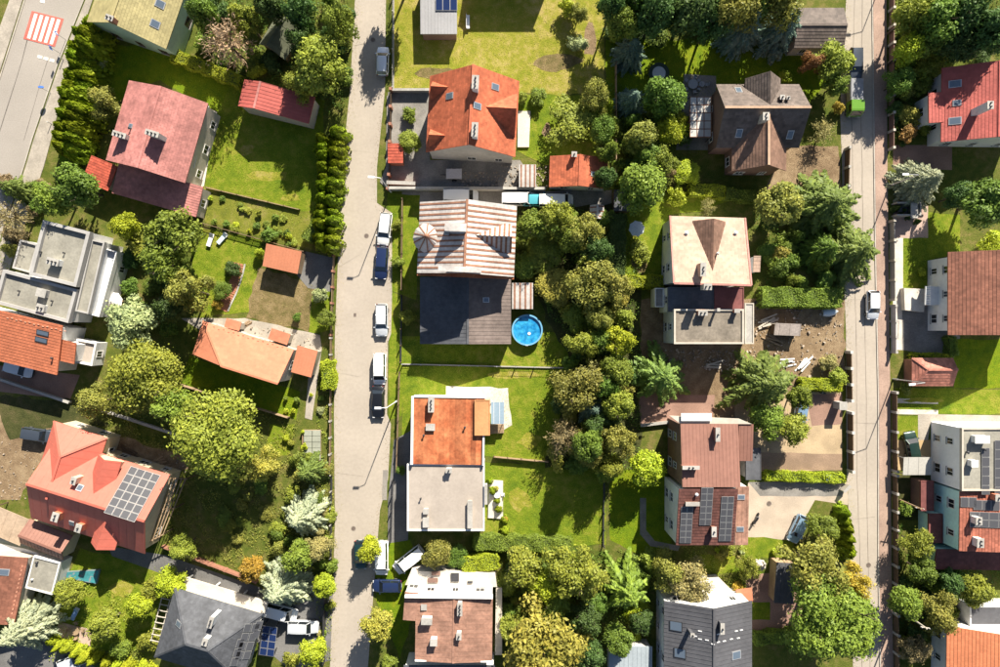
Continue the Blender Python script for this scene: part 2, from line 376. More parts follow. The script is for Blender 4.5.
class House:
    def __init__(s, name, label, A, B, C, ze, cat='house', root=None, group=None):
        s.ze = ze; a, b, c = W(*A, ze), W(*B, ze), W(*C, ze)
        s.U = (b - a).normalized(); s.V = Vector((-s.U.y, s.U.x, 0))
        d = (c - a).dot(s.V)
        if d < 0: s.V = -s.V; d = -d
        s.O = Vector((a.x, a.y, 0)); s.W = (b - a).length; s.D = d; s.planes = []; s.holes = []
        if root is None:
            cc = s.O + s.U * s.W / 2 + s.V * s.D / 2
            root = empty(name, cc, label, cat, group)
        s.root = root
    def P(s, u, v, z): return s.O + s.U * u + s.V * v + Vector((0, 0, z))
    def zroof(s, x, y, default=None):
        z = [p.z(x, y) for p in s.planes if p.inside(x, y)]
        return max(z) if z else (default if default is not None else s.ze)
    def hit(s, px, py):
        best = None
        for p in s.planes:
            q = p.hit(px, py)
            if p.inside(q.x, q.y) and (best is None or q.z > best[0].z): best = (q, p)
        if best is None:
            p = min(s.planes, key=lambda P_: ((P_.hit(px, py) - sum(P_.p, Vector()) / len(P_.p)).length)); best = (p.hit(px, py), p)
        return best
    # ---- roofs
    def gable(s, zr, mat, ridge='v', off=.5, h0=0, h1=0, ze2=None, style=('tile', .42, .40), thick=.16, caps=None, mat2=None):
        P, w, d, ze = s.P, s.W, s.D, s.ze; ze2 = ze if ze2 is None else ze2
        if ridge == 'u':
            r0, r1 = P(h0, off * d, zr), P(w - h1, off * d, zr)
            F = [[P(0, 0, ze), P(w, 0, ze), r1, r0], [P(w, d, ze2), P(0, d, ze2), r0, r1]]
            if h0: F.append([P(0, d, ze2), P(0, 0, ze), r0])
            if h1: F.append([P(w, 0, ze), P(w, d, ze2), r1])
        else:
            r0, r1 = P(off * w, h0, zr), P(off * w, d - h1, zr)
            F = [[P(0, 0, ze), r0, r1, P(0, d, ze)], [P(w, 0, ze2), P(w, d, ze2), r1, r0]]
            if h0: F.append([P(0, 0, ze), P(w, 0, ze2), r0])
            if h1: F.append([P(w, d, ze2), P(0, d, ze), r1])
        s.ridge = (r0, r1, ridge)
        s.planes = [Plane(f) for f in F]
        s.roof = finish_roof(s.root, s.planes if mat2 is None else [p for i, p in enumerate(s.planes) if i != 1], mat, style, thick)
        if mat2 is not None: finish_roof(s.root, [s.planes[1]], mat2, style, thick)
        mb = MB(); e = (r1 - r0).normalized()
        mb.bar(r0 + Vector((0, 0, .03)), r1 + Vector((0, 0, .03)), .30, .10)
        mb.build('ridge_cap', caps or mat, s.roof)
        corners = [(P(0, 0, ze), r0, h0), (P(w, d, ze2), r1, h1)]
        if ridge == 'u': hips = [(P(0, 0, ze), r0, h0), (P(0, d, ze2), r0, h0), (P(w, 0, ze), r1, h1), (P(w, d, ze2), r1, h1)]
        else: hips = [(P(0, 0, ze), r0, h0), (P(w, 0, ze2), r0, h0), (P(0, d, ze), r1, h1), (P(w, d, ze2), r1, h1)]
        for a, b, h in hips:
            if h: MB().bar(a + Vector((0, 0, .04)), b + Vector((0, 0, .04)), .26, .09).build('hip_cap', caps or mat, s.roof)
        return s
    def mono(s, z2, mat, style=None, thick=.16):
        "single slope: height ze along v=0, z2 along v=D"
        P = s.P
        s.planes = [Plane([P(0, 0, s.ze), P(s.W, 0, s.ze), P(s.W, s.D, z2), P(0, s.D, z2)])]
        s.roof = finish_roof(s.root, s.planes, mat, style, thick); return s
    def flat(s, mat, par=.35, pw=.3, pmat=None, zt=None):
        P, ze = s.P, s.ze; zt = ze if zt is None else zt
        zf = zt - par
        s.planes = [Plane([P(0.02, 0.02, zf), P(s.W - .02, 0.02, zf), P(s.W - .02, s.D - .02, zf), P(0.02, s.D - .02, zf)])]
        s.roof = finish_roof(s.root, s.planes, mat, None, .2)
        if par > .02:
            mb = MB(); w, d = s.W, s.D; zc = Vector((0, 0, 0))
            U, V = s.U, s.V
            mb.box(P(w / 2, pw / 2, zf - .3), U * w / 2, V * pw / 2, par + .3)
            mb.box(P(w / 2, d - pw / 2, zf - .3), U * w / 2, V * pw / 2, par + .3)
            mb.box(P(pw / 2, d / 2, zf - .3), U * pw / 2, V * (d / 2 - pw - .002), par + .3)
            mb.box(P(w - pw / 2, d / 2, zf - .3), U * pw / 2, V * (d / 2 - pw - .002), par + .3)
            mb.build('parapet', pmat or WHITE, s.root)
        return s
    # ---- walls
    def walls(s, mat, inset=.4, z0=0, win=True, storeys=None, wmat=None, skip=()):
        i = inset; w, d = s.W, s.D
        pts = [(i, i), (w - i, i), (w - i, d - i), (i, d - i)]
        rd = getattr(s, 'ridge', None)
        mb = MB(); zt = lambda u, v: s.zroof(*s.P(u, v, 0).xy, default=s.ze) - .17
        for k in range(4):
            a, b = pts[k], pts[(k + 1) % 4]; top = []
            n = 12
            for j in range(n + 1):
                t = j / n; u, v = a[0] + (b[0] - a[0]) * t, a[1] + (b[1] - a[1]) * t; top.append(s.P(u, v, zt(u, v)))
            lo = [s.P(*a, z0), s.P(*b, z0)]
            mb.face([lo[0], lo[1]] + top[::-1])
        wall = mb.build('wall', mat, s.root)
        if win:
            for k in range(4):
                if k in skip: continue
                a, b = s.P(*pts[k], 0), s.P(*pts[(k + 1) % 4], 0)
                e = (b - a); L = e.length; e.normalize(); n = Vector((e.y, -e.x, 0))
                mid = (a + b) / 2
                if n.dot(mid - s.P(w / 2, d / 2, 0)) < 0: n = -n
                if -(mid.normalized()).dot(n) < .25 or mid.length < 12: continue
                zc = 1.55
                while zc + .9 < s.ze - .1:
                    cnt = max(1, int(L / 3.1))
                    for q in range(cnt):
                        if R.random() < .12 and cnt > 2: continue
                        t = (q + .5) / cnt * L
                        window(s.root, a + e * t + Vector((0, 0, zc)), n, R.choice([1.1, 1.3, .9]), 1.35, wmat or FRAMEW)
                    zc += 2.75
        return s
    # ---- things on the roof, placed where the photo shows them
    def chimney(s, px, py, w=.7, l=.7, h=1.1, mat=None, pots=1, top=None):
        q, p = s.hit(px, py); zt = q.z + h * .55
        c = W(px, py, zt); zb = s.zroof(c.x, c.y, q.z) - .5
        mb = MB(); U, V = s.U, s.V
        c.z = zb; H_ = zt + h * .45 - zb
        mb.box(c, U * w / 2, V * l / 2, H_)
        ch = mb.build('chimney', mat or GREYW, s.root)
        mb = MB(); mb.box(c + Vector((0, 0, H_ + .003)), U * (w / 2 + .07), V * (l / 2 + .07), .09)
        mb.build('chimney_cap', top or CONC, ch)
        for k in range(pots):
            o = (k - (pots - 1) / 2) * .5
            ax = V if l > w else U
            cc = c + ax * o + Vector((0, 0, H_ + .09))
            MB().tube(cc, cc + Vector((0, 0, .28)), .12, .10, 8).build('chimney_pot', DMETAL, ch)
        return s
    def vent(s, px, py, r=.12, h=.6, mat=None):
        q, p = s.hit(px, py); b = q - Vector((0, 0, .1))
        v = MB().tube(b, b + Vector((0, 0, h)), r, r, 8).build('vent_pipe', mat or DMETAL, s.root)
        MB().tube(b + Vector((0, 0, h)), b + Vector((0, 0, h + .12)), r * 1.7, r * .6, 8).build('vent_cowl', mat or DMETAL, v); return s
    def skylight(s, px, py, w=.85, l=1.25, mat=None):
        q, p = s.hit(px, py)
        f = MB(); f.box(q + p.n * .0, p.u * w / 2, p.v * l / 2, p.n * .11)
        fr = f.build('skylight', mat or METAL, s.root)
        MB().box(q + p.n * .112, p.u * (w / 2 - .09), p.v * (l / 2 - .12), p.n * .012).build('pane', GLASSB, fr); return s
    def panel_grid(s, px, py, nu, nv, w=1.0, l=1.6, gap=.04, mat=None, skew=None, plane=None, h=.12, uv=None):
        "solar modules laid on the roof, centred on a pixel, each module a part"
        q, p = s.hit(px, py); u, v = uv or (p.u, p.v)
        for i in range(nu):
            for j in range(nv):
                c = q + u * ((i - (nu - 1) / 2) * (w + gap)) + v * ((j - (nv - 1) / 2) * (l + gap)) + p.n * h
                o = MB().box(c, u * w / 2, v * l / 2, p.n * .04).build('solar_panel', SOLARF, s.root)
                MB().box(c + p.n * .042, u * (w / 2 - .04), v * (l / 2 - .04), p.n * .008).build('solar_cells', mat or SOLAR, o)
        return s
    def dormer(s, px, py, zr, zd, width, mat, wallmat, style=('tile', .42, .40), over=.25):
        "gabled dormer: front end of its ridge at the pixel (height zr), eaves at zd"
        f = W(px, py, zr)
        best = min(s.planes, key=lambda p: (0 if p.inside(f.x, f.y) else 1, abs((p.hit(px, py) - sum(p.p, Vector()) / len(p.p)).length)))
        p = best; up = Vector((p.v.x, p.v.y, 0)).normalized(); sl = p.v.z / Vector((p.v.x, p.v.y)).length
        lat = Vector((p.u.x, p.u.y, 0)).normalized()
        run = lambda pt, z: (z - p.z(pt.x, pt.y)) / sl       # horizontal distance up the slope until the roof reaches z
        back = f + up * max(.3, run(f, zr)); back.z = zr
        F = []
        for sd in (-1, 1):
            e0 = f + lat * sd * width / 2; e0.z = zd
            e1 = e0 + up * max(.15, run(e0, zd)); e1.z = zd
            F.append([f, back, e1, e0] if sd > 0 else [f, e0, e1, back])
        pl = [Plane(x) for x in F]
        s.planes_d = getattr(s, 'planes_d', []) + pl
        dr = finish_roof(s.root, pl, mat, style, .12, 'dormer')
        fi = f + up * over; a = fi - lat * (width / 2 - .2); b = fi + lat * (width / 2 - .2)
        mb = MB(); za, zb = p.z(a.x, a.y) - .3, p.z(b.x, b.y) - .3
        zl = min(zd, zr) - .05
        A0, B0 = Vector((a.x, a.y, za)), Vector((b.x, b.y, zb)); A1, B1 = Vector((a.x, a.y, zl)), Vector((b.x, b.y, zl)); T = Vector((fi.x, fi.y, zr - .14))
        mb.face([A0, B0, B1, T, A1])
        for X0, X1 in ((A0, A1), (B0, B1)):
            l2 = max(.2, (zl - p.z(X0.x, X0.y)) / sl)
            Y = X0 + up * l2; mb.face([X0, X1, Vector((Y.x, Y.y, zl)), Vector((Y.x, Y.y, zl - .2))])
        mb.build('dormer_wall', wallmat, dr)
        return s

WIN_MESH = {}
def window(root, c, n, w, h, mat=None):
    mat = mat or FRAMEW; n = Vector(n).normalized(); e = Vector((-n.y, n.x, 0)); up = Vector((0, 0, 1))
    mb = MB(); t = .09
    for sx in (-1, 1): mb.box(c + e * sx * (w / 2 - t / 2) - up * h / 2 - n * .05, e * t / 2, n * .05 + n * 0, h)
    for z in (-h / 2, h / 2 - t): mb.box(c + up * z - n * .05, e * (w / 2 - t - .002), n * .05, t)
    mb.box(c - up * (h / 2 - t) - n * .05, e * .03, n * .045, h - 2 * t)
    for k in range(len(mb.v)): mb.v[k] = tuple(Vector(mb.v[k]) + n * .06)
    f = mb.build('window', mat, root)
    q = c + n * .02
    pb = MB(); pb.box(q - up * (h / 2 - t) , e * (w / 2 - t), n * .012, h - 2 * t); pb.build('pane', GLASS, f)
    MB().box(c - up * (h / 2 + .06) + n * .08, e * (w / 2 + .08), n * .10, .05).build('sill', CONC, f)
    return f

def slab(name, poly, z0, z1, mat, label=None, cat=None, parent=None, kind=None, group=None):
    "flat plate traced at its top height"
    mb = MB(); mb.solid([W(x, y, z1) for x, y in poly], z1 - z0)
    o = mb.build(name, mat, parent)
    return tag(o, label, cat, group, kind)

PATCHES = []
def patch(name, poly, mat, label, cat='ground', z=None, jit=.0, step=1.2):
    "a ground sheet, a few millimetres above the one below"
    xs, ys = [p[0] for p in poly], [p[1] for p in poly]; bb = (min(xs), max(xs), min(ys), max(ys))
    lv = 1 + max([l for b, l in PATCHES if b[0] < bb[1] and bb[0] < b[1] and b[2] < bb[3] and bb[2] < b[3]], default=0)
    PATCHES.append((bb, lv)); z = .004 * lv if z is None else z
    pts = [W(x, y, 0) for x, y in poly]; out = []
    for i in range(len(pts)):
        a, b = pts[i], pts[(i + 1) % len(pts)]; n = max(1, int((b - a).length / step)) if jit else 1
        for k in range(n):
            p = a.lerp(b, k / n)
            if jit and k: p = p + Vector((R.uniform(-jit, jit), R.uniform(-jit, jit), 0))
            out.append(Vector((p.x, p.y, z)))
    ar = sum(out[i].x * out[(i + 1) % len(out)].y - out[(i + 1) % len(out)].x * out[i].y for i in range(len(out)))
    if ar < 0: out = out[::-1]
    mb = MB(); mb.face(out)
    return tag(mb.build(name, mat), label, cat, None, 'structure')

# ---------------------------------------------------------------- vegetation
def quads_mesh(name, P, Nn, T, sx, sy, mat):
    "leaf faces: centres P, normals Nn, tangents T, half sizes"
    T = T - Nn * (T * Nn).sum(1, keepdims=True); T /= np.linalg.norm(T, axis=1, keepdims=True) + 1e-9
    B = np.cross(Nn, T); a, b = T * sx[:, None], B * sy[:, None]; n = len(P)
    v = np.empty((n, 4, 3)); v[:, 0] = P - a; v[:, 1] = P - b * .9 + a * .1; v[:, 2] = P + a; v[:, 3] = P + b * .9 + a * .1
    me = bpy.data.meshes.new(name)
    me.vertices.add(4 * n); me.vertices.foreach_set('co', v.reshape(-1).astype(np.float32))
    me.loops.add(4 * n); me.loops.foreach_set('vertex_index', np.arange(4 * n, dtype=np.int32))
    me.polygons.add(n); me.polygons.foreach_set('loop_start', np.arange(0, 4 * n, 4, dtype=np.int32)); me.polygons.foreach_set('loop_total', np.full(n, 4, dtype=np.int32))
    me.update(calc_edges=True); me.materials.append(mat)
    return me
def unit(a): return a / (np.linalg.norm(a, axis=1, keepdims=True) + 1e-9)

def crown_broad(seed, n, leaf, nl=16, low=-.25, rag=.0):
    g = np.random.default_rng(seed)
    d = unit(g.normal(size=(nl * 4, 3))); d = d[d[:, 2] > low][:nl]
    c = d * g.uniform(.42, .70 + rag, (len(d), 1)); r = g.uniform(.20, .37, len(d)) * (1 if nl > 20 else 1.15)
    c = np.vstack([c, [[0, 0, .05]]]); r = np.append(r, .55); k = len(r)
    li = g.choice(k, n, p=(r ** 2) / (r ** 2).sum())
    sub = unit(g.normal(size=(k, 17, 3)) + [0, 0, .3]); si = g.integers(0, 17, n)
    dd = unit(sub[li, si] + .25 * g.normal(size=(n, 3)))
    bulge = .62 + .60 * g.random((k, 17))
    rad = r[li] * bulge[li, si] * (1 - .40 * g.random(n) ** 2) * np.where(g.random(n) < .09, g.uniform(1.1, 1.4, n), 1)
    P = c[li] + dd * rad[:, None]
    Nn = unit(dd + .55 * g.normal(size=(n, 3)) + [0, 0, .55]); s = leaf * g.uniform(.5, 1.45, n)
    return quads_mesh('crown', P, Nn, g.normal(size=(n, 3)), s, s * .65, LEAF0)

def crown_spruce(seed, whorls=9, nb=8, steps=14, wid=.16, ragged=.25, thin=1.0, droop=.45):
    "whorls of drooping fern-like fronds; each frond a row of twigs along its axis, with gaps between the fronds"
    g = np.random.default_rng(seed); P, Nn, T, SX, SY = [], [], [], [], []
    for w in range(whorls):
        h = w / whorls; L = (1 - h) ** .9 * (1 if w else .88); b = max(5, int(nb * (1 - .3 * h))); ph = g.random() * 6.3
        for k in range(b):
            a = ph + 2 * math.pi * (k + g.uniform(-.28, .28)) / b; o = np.array([math.cos(a), math.sin(a), 0]); sd = np.array([-o[1], o[0], 0])
            l = L * g.uniform(1 - ragged, 1.1); st = max(4, int(steps * (.3 + l))); bend = g.uniform(-.2, .2); dr = droop * g.uniform(.7, 1.2)
            for q in range(st):
                t = (q + .6) / st; ctr = o * l * t + sd * bend * l * t * t + np.array([0, 0, h + .16 * t * l - dr * t * t * l])
                ww = (wid * math.sin(math.pi * min(1, .25 + .75 * t)) + .035) * l + .012
                for sgn in (-1, 1, 0):
                    dv = o * (.8 if sgn else 1.) + sd * sgn + g.normal(size=3) * .10 + np.array([0, 0, -.30])
                    p = ctr + sd * sgn * ww * .5 + o * ww * .3 * abs(sgn) + g.normal(size=3) * .006 - np.array([0, 0, .05 * ww * abs(sgn)])
                    P.append(p); Nn.append(np.array([0, 0, 1.]) + g.normal(size=3) * .25 + sd * sgn * .45 + o * .25); T.append(dv); SX.append((ww * .66 if sgn else l / st * .9 + .02) * g.uniform(.8, 1.2)); SY.append((.012 + .011 * l) * thin * g.uniform(.8, 1.3))
    return quads_mesh('crown', np.array(P), unit(np.array(Nn)), np.array(T), np.array(SX), np.array(SY), LEAF0)

def crown_column(seed, n=1100):
    "thuja: upright flame of upright sprays, unit height, base radius 1"
    g = np.random.default_rng(seed); h = g.random(n) ** .8; a = g.random(n) * 2 * math.pi
    prof = np.clip((1 - h) ** .62, .02, 1) * (1 - .12 * np.sin(h * 9 + a * 2))
    lob = 1 + .16 * np.sin(a * 5 + 7 * h + seed)
    r = prof * lob * (1 - .25 * g.random(n) ** 2)
    P = np.stack([np.cos(a) * r, np.sin(a) * r, h], 1); out = np.stack([np.cos(a), np.sin(a), np.zeros(n)], 1)
    Nn = unit(out + .5 * g.normal(size=(n, 3)) + [0, 0, .5]); T = np.stack([out[:, 0] * .2, out[:, 1] * .2, np.full(n, 1.)], 1) + .3 * g.normal(size=(n, 3))
    s = g.uniform(.09, .19, n)
    # z is squeezed later by the object's height, so sprays stay longer than wide
    return quads_mesh('crown', P, Nn, T, s * .8, s * .75, LEAF0)

def crown_bare(seed, n=1500, leaf=.05):
    g = np.random.default_rng(seed); P, Nn, T, SX, SY = [], [], [], [], []
    for k in range(60):
        d = unit((g.normal(size=3) + [0, 0, .5])[None])[0]; L = g.uniform(.6, 1.05)
        for q in range(24):
            t = g.uniform(.25, 1); p = d * L * t + g.normal(size=3) * .055
            P.append(p); Nn.append(g.normal(size=3) + [0, 0, .7]); T.append(d + g.normal(size=3) * .4); SX.append(leaf * g.uniform(.8, 2)); SY.append(leaf * .38)
    return quads_mesh('crown', np.array(P), unit(np.array(Nn)), np.array(T), np.array(SX), np.array(SY), LEAF0)

LM = {}
for nm, c in dict(green=(.062, .098, .016), leafy=(.088, .120, .018), ygreen=(.118, .136, .020), dark=(.034, .062, .016), blue=(.085, .125, .105), silver=(.175, .195, .135),
                  olive=(.118, .122, .026), yellow=(.165, .158, .030), orange=(.200, .145, .022), brown=(.125, .100, .052), pink=(.215, .160, .105), thuja=(.125, .165, .012),
                  lime=(.165, .195, .014), spruce=(.075, .108, .026), tan=(.160, .148, .058), red=(.150, .085, .030), pale=(.150, .175, .085), ivy=(.045, .085, .014)).items():
    LM[nm] = leaf_mat('leaves_' + nm, (c[0] * 2.1, c[1] * 2.08, c[2] * 1.9))
LEAF0 = LM['green']
BARK = M('bark', (.10, .075, .055), rough=.9, var=.3, scale=8, bump=.4); BIRCH = M('birch_bark', (.55, .52, .47), rough=.8, var=.25, scale=9)
PROTO = dict(
    big=[crown_broad(11 + i, 26000, .032, 44) for i in range(3)],
    mid=[crown_broad(31 + i, 9000, .052, 24) for i in range(5)],
    rag=[crown_broad(61 + i, 6500, .050, 20, rag=.28) for i in range(4)],
    shrub=[crown_broad(81 + i, 3000, .078, 12, low=-.1) for i in range(4)],
    tiny=[crown_broad(91 + i, 700, .15, 7, low=0) for i in range(3)],
    spruce=[crown_spruce(101 + i, 9, 8, 15, .15, .28, 1.5) for i in range(3)],
    dense=[crown_spruce(121 + i, 13, 12, 13, .14, .2, 1.6, .35) for i in range(3)],
    palm=[crown_spruce(131 + i, 5, 9, 22, .11, .25, 1.6, .55) for i in range(2)],
    column=[crown_column(141 + i) for i in range(4)],
    bare=[crown_bare(151 + i) for i in range(2)])
def trunk_mesh(seed, kind):
    q = random.Random(seed); mb = MB()
    mb.tube((0, 0, 0), (.1, .05, .55), .075, .05, 9)
    if kind == 'broad':
        for k in range(6):
            a = k * 1.05 + q.random(); l = q.uniform(.35, .55)
            s = Vector((.1, .05, .5 + .02 * (k % 3))); e = s + Vector((math.cos(a) * l, math.sin(a) * l, q.uniform(.2, .42)))
            mb.tube(s, e, .032, .012, 6)
            for j in range(2):
                f = e + Vector((math.cos(a + j - .5) * .2, math.sin(a + j - .5) * .2, .12)); mb.tube(e, f, .012, .005, 5)
    else:
        mb.tube((.1, .05, .55), (0, 0, .98), .05, .008, 7)
    return mb.mesh('trunk', BARK)
TRUNK = {'broad': [trunk_mesh(i, 'broad') for i in range(3)], 'conifer': [trunk_mesh(5, 'conifer')]}
CONIFER = ('spruce', 'dense', 'palm', 'column')
tree_n = [0]
def plant(kind, px, py, rp, h, mat, label, name=None, cat=None, group=None, flat=1.0, bark=None):
    "a tree or shrub whose crown shows at the pixel with radius rp pixels; h metres tall"
    i = tree_n[0]; tree_n[0] += 1
    if h >= 4 and kind not in CONIFER + ('shrub', 'tiny'): h *= 1.4 if h < 9 else 1.25
    con = kind in CONIFER; zc = h * (.35 if con else .6) if kind not in ('shrub', 'tiny') else h * .5
    p = W(px, py, zc); r = rp * (1.15 if kind in ('spruce', 'palm', 'dense') else 1.0 if con or kind == 'big' else 1.1) * (HC - zc) / FP; rz = R.uniform(0, 6.28)
    me = PROTO[kind][i % len(PROTO[kind])]; ax, ay = R.uniform(.9, 1.12), R.uniform(.9, 1.12)
    if kind in ('shrub', 'tiny'):
        o = ob(name or 'shrub', me, None, (p.x, p.y, h * .38), rz, (r * ax, r * ay, h * .62), LM[mat]); return tag(o, label, cat or 'shrub', group)
    root = empty(name or ('conifer_tree' if con else 'leafy_tree'), (p.x, p.y, 0), label, cat or 'tree', group)
    if con:
        z0 = .0 if kind == 'column' else h * .08
        ob('crown', me, root, (0, 0, z0), rz, (r * ax, r * ay, h - z0), LM[mat])
        ob('trunk', TRUNK['conifer'][0], root, (0, 0, 0), rz, (max(r * .35, .6) * .6, max(r * .35, .6) * .6, h * .9))
    else:
        hc = h * .45 * flat
        ob('crown', me, root, (0, 0, h - hc * 1.0), rz, (r * ax, r * ay, hc), LM[mat])
        ob('trunk', TRUNK['broad'][i % 3], root, (0, 0, 0), rz, (r * .8, r * .8, h * .85), bark or None)
    return root

def inpoly(poly, x, y):
    c = False; j = len(poly) - 1
    for i in range(len(poly)):
        xi, yi = poly[i]; xj, yj = poly[j]
        c ^= ((yi > y) != (yj > y)) & (x < (xj - xi) * (y - yi) / (yj - yi + 1e-12) + xi); j = i
    return c
def scatter(poly, dens, g):
    P = np.array([W(x, y).xy for x, y in poly]); lo, hi = P.min(0), P.max(0); n = int(np.prod(hi - lo) * dens)
    q = lo + g.random((n, 2)) * (hi - lo); m = np.zeros(n, bool); j = len(P) - 1
    for i in range(len(P)):
        xi, yi = P[i]; xj, yj = P[j]
        m ^= ((yi > q[:, 1]) != (yj > q[:, 1])) & (q[:, 0] < (xj - xi) * (q[:, 1] - yi) / (yj - yi + 1e-12) + xi); j = i
    return q[m]
def clumps(q, f, ph):
    return (np.sin(q[:, 0] * f + ph) * np.sin(q[:, 1] * f * 1.13 + ph * 2) + .6 * np.sin(q[:, 0] * f * 2.3 + q[:, 1] * f * 1.7 + ph * 3))
def undergrowth(name, polys, dens, hmax, size, mat, label, cat, seed, thr=-.2, f=1.1):
    g = np.random.default_rng(seed); Q = np.vstack([scatter(p, dens, g) for p in polys]); c = clumps(Q, f, seed)
    k = c > thr; Q, c = Q[k], c[k]; n = len(Q); hh = hmax * np.clip(.25 + .5 * (c - thr), .1, 1.2)
    P = np.column_stack([Q, hh * g.random(n) ** .6 + .02]); s = size * g.uniform(.6, 1.4, n)
    Nn = unit(g.normal(size=(n, 3)) * .6 + [0, 0, 1]); me = quads_mesh(name, P, Nn, g.normal(size=(n, 3)), s, s * .6, LM[mat] if isinstance(mat, str) else mat)
    return tag(ob(name, me), label, cat, None, 'stuff')
def hedge(pts, w, h, mat, label, group=None, dens=190, leaf=.085, name='hedge'):
    "a clipped hedge along a line of pixels (its top middle line)"
    g = np.random.default_rng(int(pts[0][0] * 7 + pts[0][1])); V = [W(x, y, h) for x, y in pts]; P, Nn = [], []
    for a, b in zip(V[:-1], V[1:]):
        d = (b - a); L = d.length; d.normalize(); e = Vector((-d.y, d.x, 0))
        for area, f in ((L * w, 0), (L * h, 1), (L * h, -1), (w * h, 2), (w * h, -2)):
            n = int(area * dens); t, u = g.random(n), g.random(n)
            A, D, E = np.array(a), np.array(d), np.array(e)
            bump = .16 * np.sin(t * L * 2.1 + u * 3) + g.normal(size=n) * .06
            if f == 0: p = A + np.outer(t * L, D) + np.outer((u - .5) * w, E) + np.outer(bump, [0, 0, 1]); nn = np.array([0, 0, 1.])
            elif abs(f) == 1: p = A + np.outer(t * L, D) + np.outer(f * w / 2 + bump * f, E) - np.outer(u * h, [0, 0, 1]); nn = E * f
            else: p = A + D * (L if f > 0 else 0) + np.outer(bump, D) + np.outer((t - .5) * w, E) - np.outer(u * h, [0, 0, 1]); nn = D * (1 if f > 0 else -1)
            P.append(p); Nn.append(unit(nn + .7 * g.normal(size=(n, 3)) + [0, 0, .3]))
    P, Nn = np.vstack(P), np.vstack(Nn); n = len(P); s = leaf * g.uniform(.6, 1.4, n)
    c = Vector((P[:, 0].mean(), P[:, 1].mean(), 0)); root = empty(name, c, label, 'hedge', group)
    me = quads_mesh('foliage', P - np.array(c), Nn, g.normal(size=(n, 3)), s, s * .75, LM[mat]); ob('foliage', me, root)
    mb = MB()
    for a, b in zip(V[:-1], V[1:]):
        d = (b - a).normalized(); e = Vector((-d.y, d.x, 0)); mb.box(Vector(((a.x + b.x) / 2, (a.y + b.y) / 2, 0)), d * ((b - a).length / 2 - .05), e * (w / 2 - .12), h - .15)
    mb.build('branches', M('twigs', (.07, .095, .02), var=.3), root)
    return root

# ---------------------------------------------------------------- fences and walls
def fence(pts, h, label, post=2.5, pmat=None, amat=None, style='panel', pw=.14, name='fence', group=None, thick=.05, ph=None):
    V = [W(x, y, 0) for x, y in pts]; c = sum(V, Vector()) / len(V); pmat, amat = pmat or DMETAL, amat or WOOD
    root = empty(name, c, label, 'fence', group); pm = am = None
    for a, b in zip(V[:-1], V[1:]):
        d = b - a; L = d.length; n = max(1, round(L / post)); rz = math.atan2(d.y, d.x); sp = L / n
        pb = MB().xbox((0, 0, 0), pw, pw, (ph or h + .12)); pm = pb.mesh('post', pmat)
        if style == 'panel':
            ab = MB().xbox((0, 0, .06), sp - pw - .01, thick, h - .06); ab.xbox((0, 0, h + .001), sp - pw - .01, thick + .05, .05)
        elif style == 'rail':
            ab = MB()
            for z in (.25, h - .12): ab.xbox((0, 0, z), sp - pw - .01, thick, .09)
            k = int((sp - pw) / .16)
            for i in range(k): ab.xbox(((i - (k - 1) / 2) * .16, thick * .8, .08), .07, .025, h - .08)
        else:  # mesh on a low plinth
            ab = MB().xbox((0, 0, 0), sp - pw - .01, .16, .28)
            for z in (.5, h - .05): ab.xbox((0, 0, z), sp - pw - .01, .03, .03)
            k = int((sp - pw) / .3)
            for i in range(k): ab.xbox(((i - (k - 1) / 2) * .3, 0, .28), .018, .018, h - .28)
        am = ab.mesh('panel', amat)
        for i in range(n + 1):
            q = a + d * (i / n) - c; ob('post', pm, root, q, rz)
            if i < n: ob('panel', am, root, q + d * (.5 / n), rz)
    return root
def wall(pts, h, t, mat, label, name='garden_wall', cap=True):
    V = [W(x, y, 0) for x, y in pts]; mb, cb = MB(), MB(); c = sum(V, Vector()) / len(V)
    root = empty(name, c, label, 'wall')
    for a, b in zip(V[:-1], V[1:]):
        d = (b - a).normalized(); e = Vector((-d.y, d.x, 0)); m = (a + b) / 2
        mb.box(m, d * (b - a).length / 2, e * t / 2, h); cb.box(m + Vector((0, 0, h + .002)), d * ((b - a).length / 2 + .04), e * (t / 2 + .05), .07)
    mb.build('wall_body', mat, root)
    if cap: cb.build('coping', CONC, root)
    return root

# ---------------------------------------------------------------- vehicles
def paint(name, col, metal=.25):
    if name in MATS: return MATS[name]
    m = bpy.data.materials.new(name); m.use_nodes = True; b = m.node_tree.nodes['Principled BSDF']
    b.inputs['Base Color'].default_value = (*col, 1); b.inputs['Roughness'].default_value = .28; b.inputs['Metallic'].default_value = metal
    b.inputs['Coat Weight'].default_value = .6; b.inputs['Coat Roughness'].default_value = .06
    MATS[name] = m; return m
TYRE = M('tyre', (.02, .02, .02), rough=.85, var=.1); RIM = M('rim', (.35, .35, .36), rough=.35, var=.05, metal=.7)
HEADL = glass_mat('headlight_glass', (.6, .6, .6), .1); TAILL = glass_mat('tail_light', (.35, .02, .015), .15); CARGLASS = glass_mat('car_glass', (.012, .016, .02), .06, 1.); TRIM = M('black_trim', (.02, .02, .022), rough=.6, var=.1)
CARP = {   # length, width, height, hood length share, windscreen run, roof end share, rear glass run, tail height
    'hatch': (4.1, 1.76, 1.48, .235, .155, .90, .085, .98), 'sedan': (4.6, 1.80, 1.45, .25, .15, .76, .12, 1.02), 'estate': (4.65, 1.80, 1.5, .245, .14, .93, .06, .98),
    'suv': (4.4, 1.84, 1.66, .235, .12, .93, .06, 1.02), 'van': (4.9, 1.92, 1.95, .15, .12, .985, .015, 1.05), 'minivan': (4.5, 1.82, 1.8, .16, .15, .97, .03, 1.0)}
WHEEL = {}
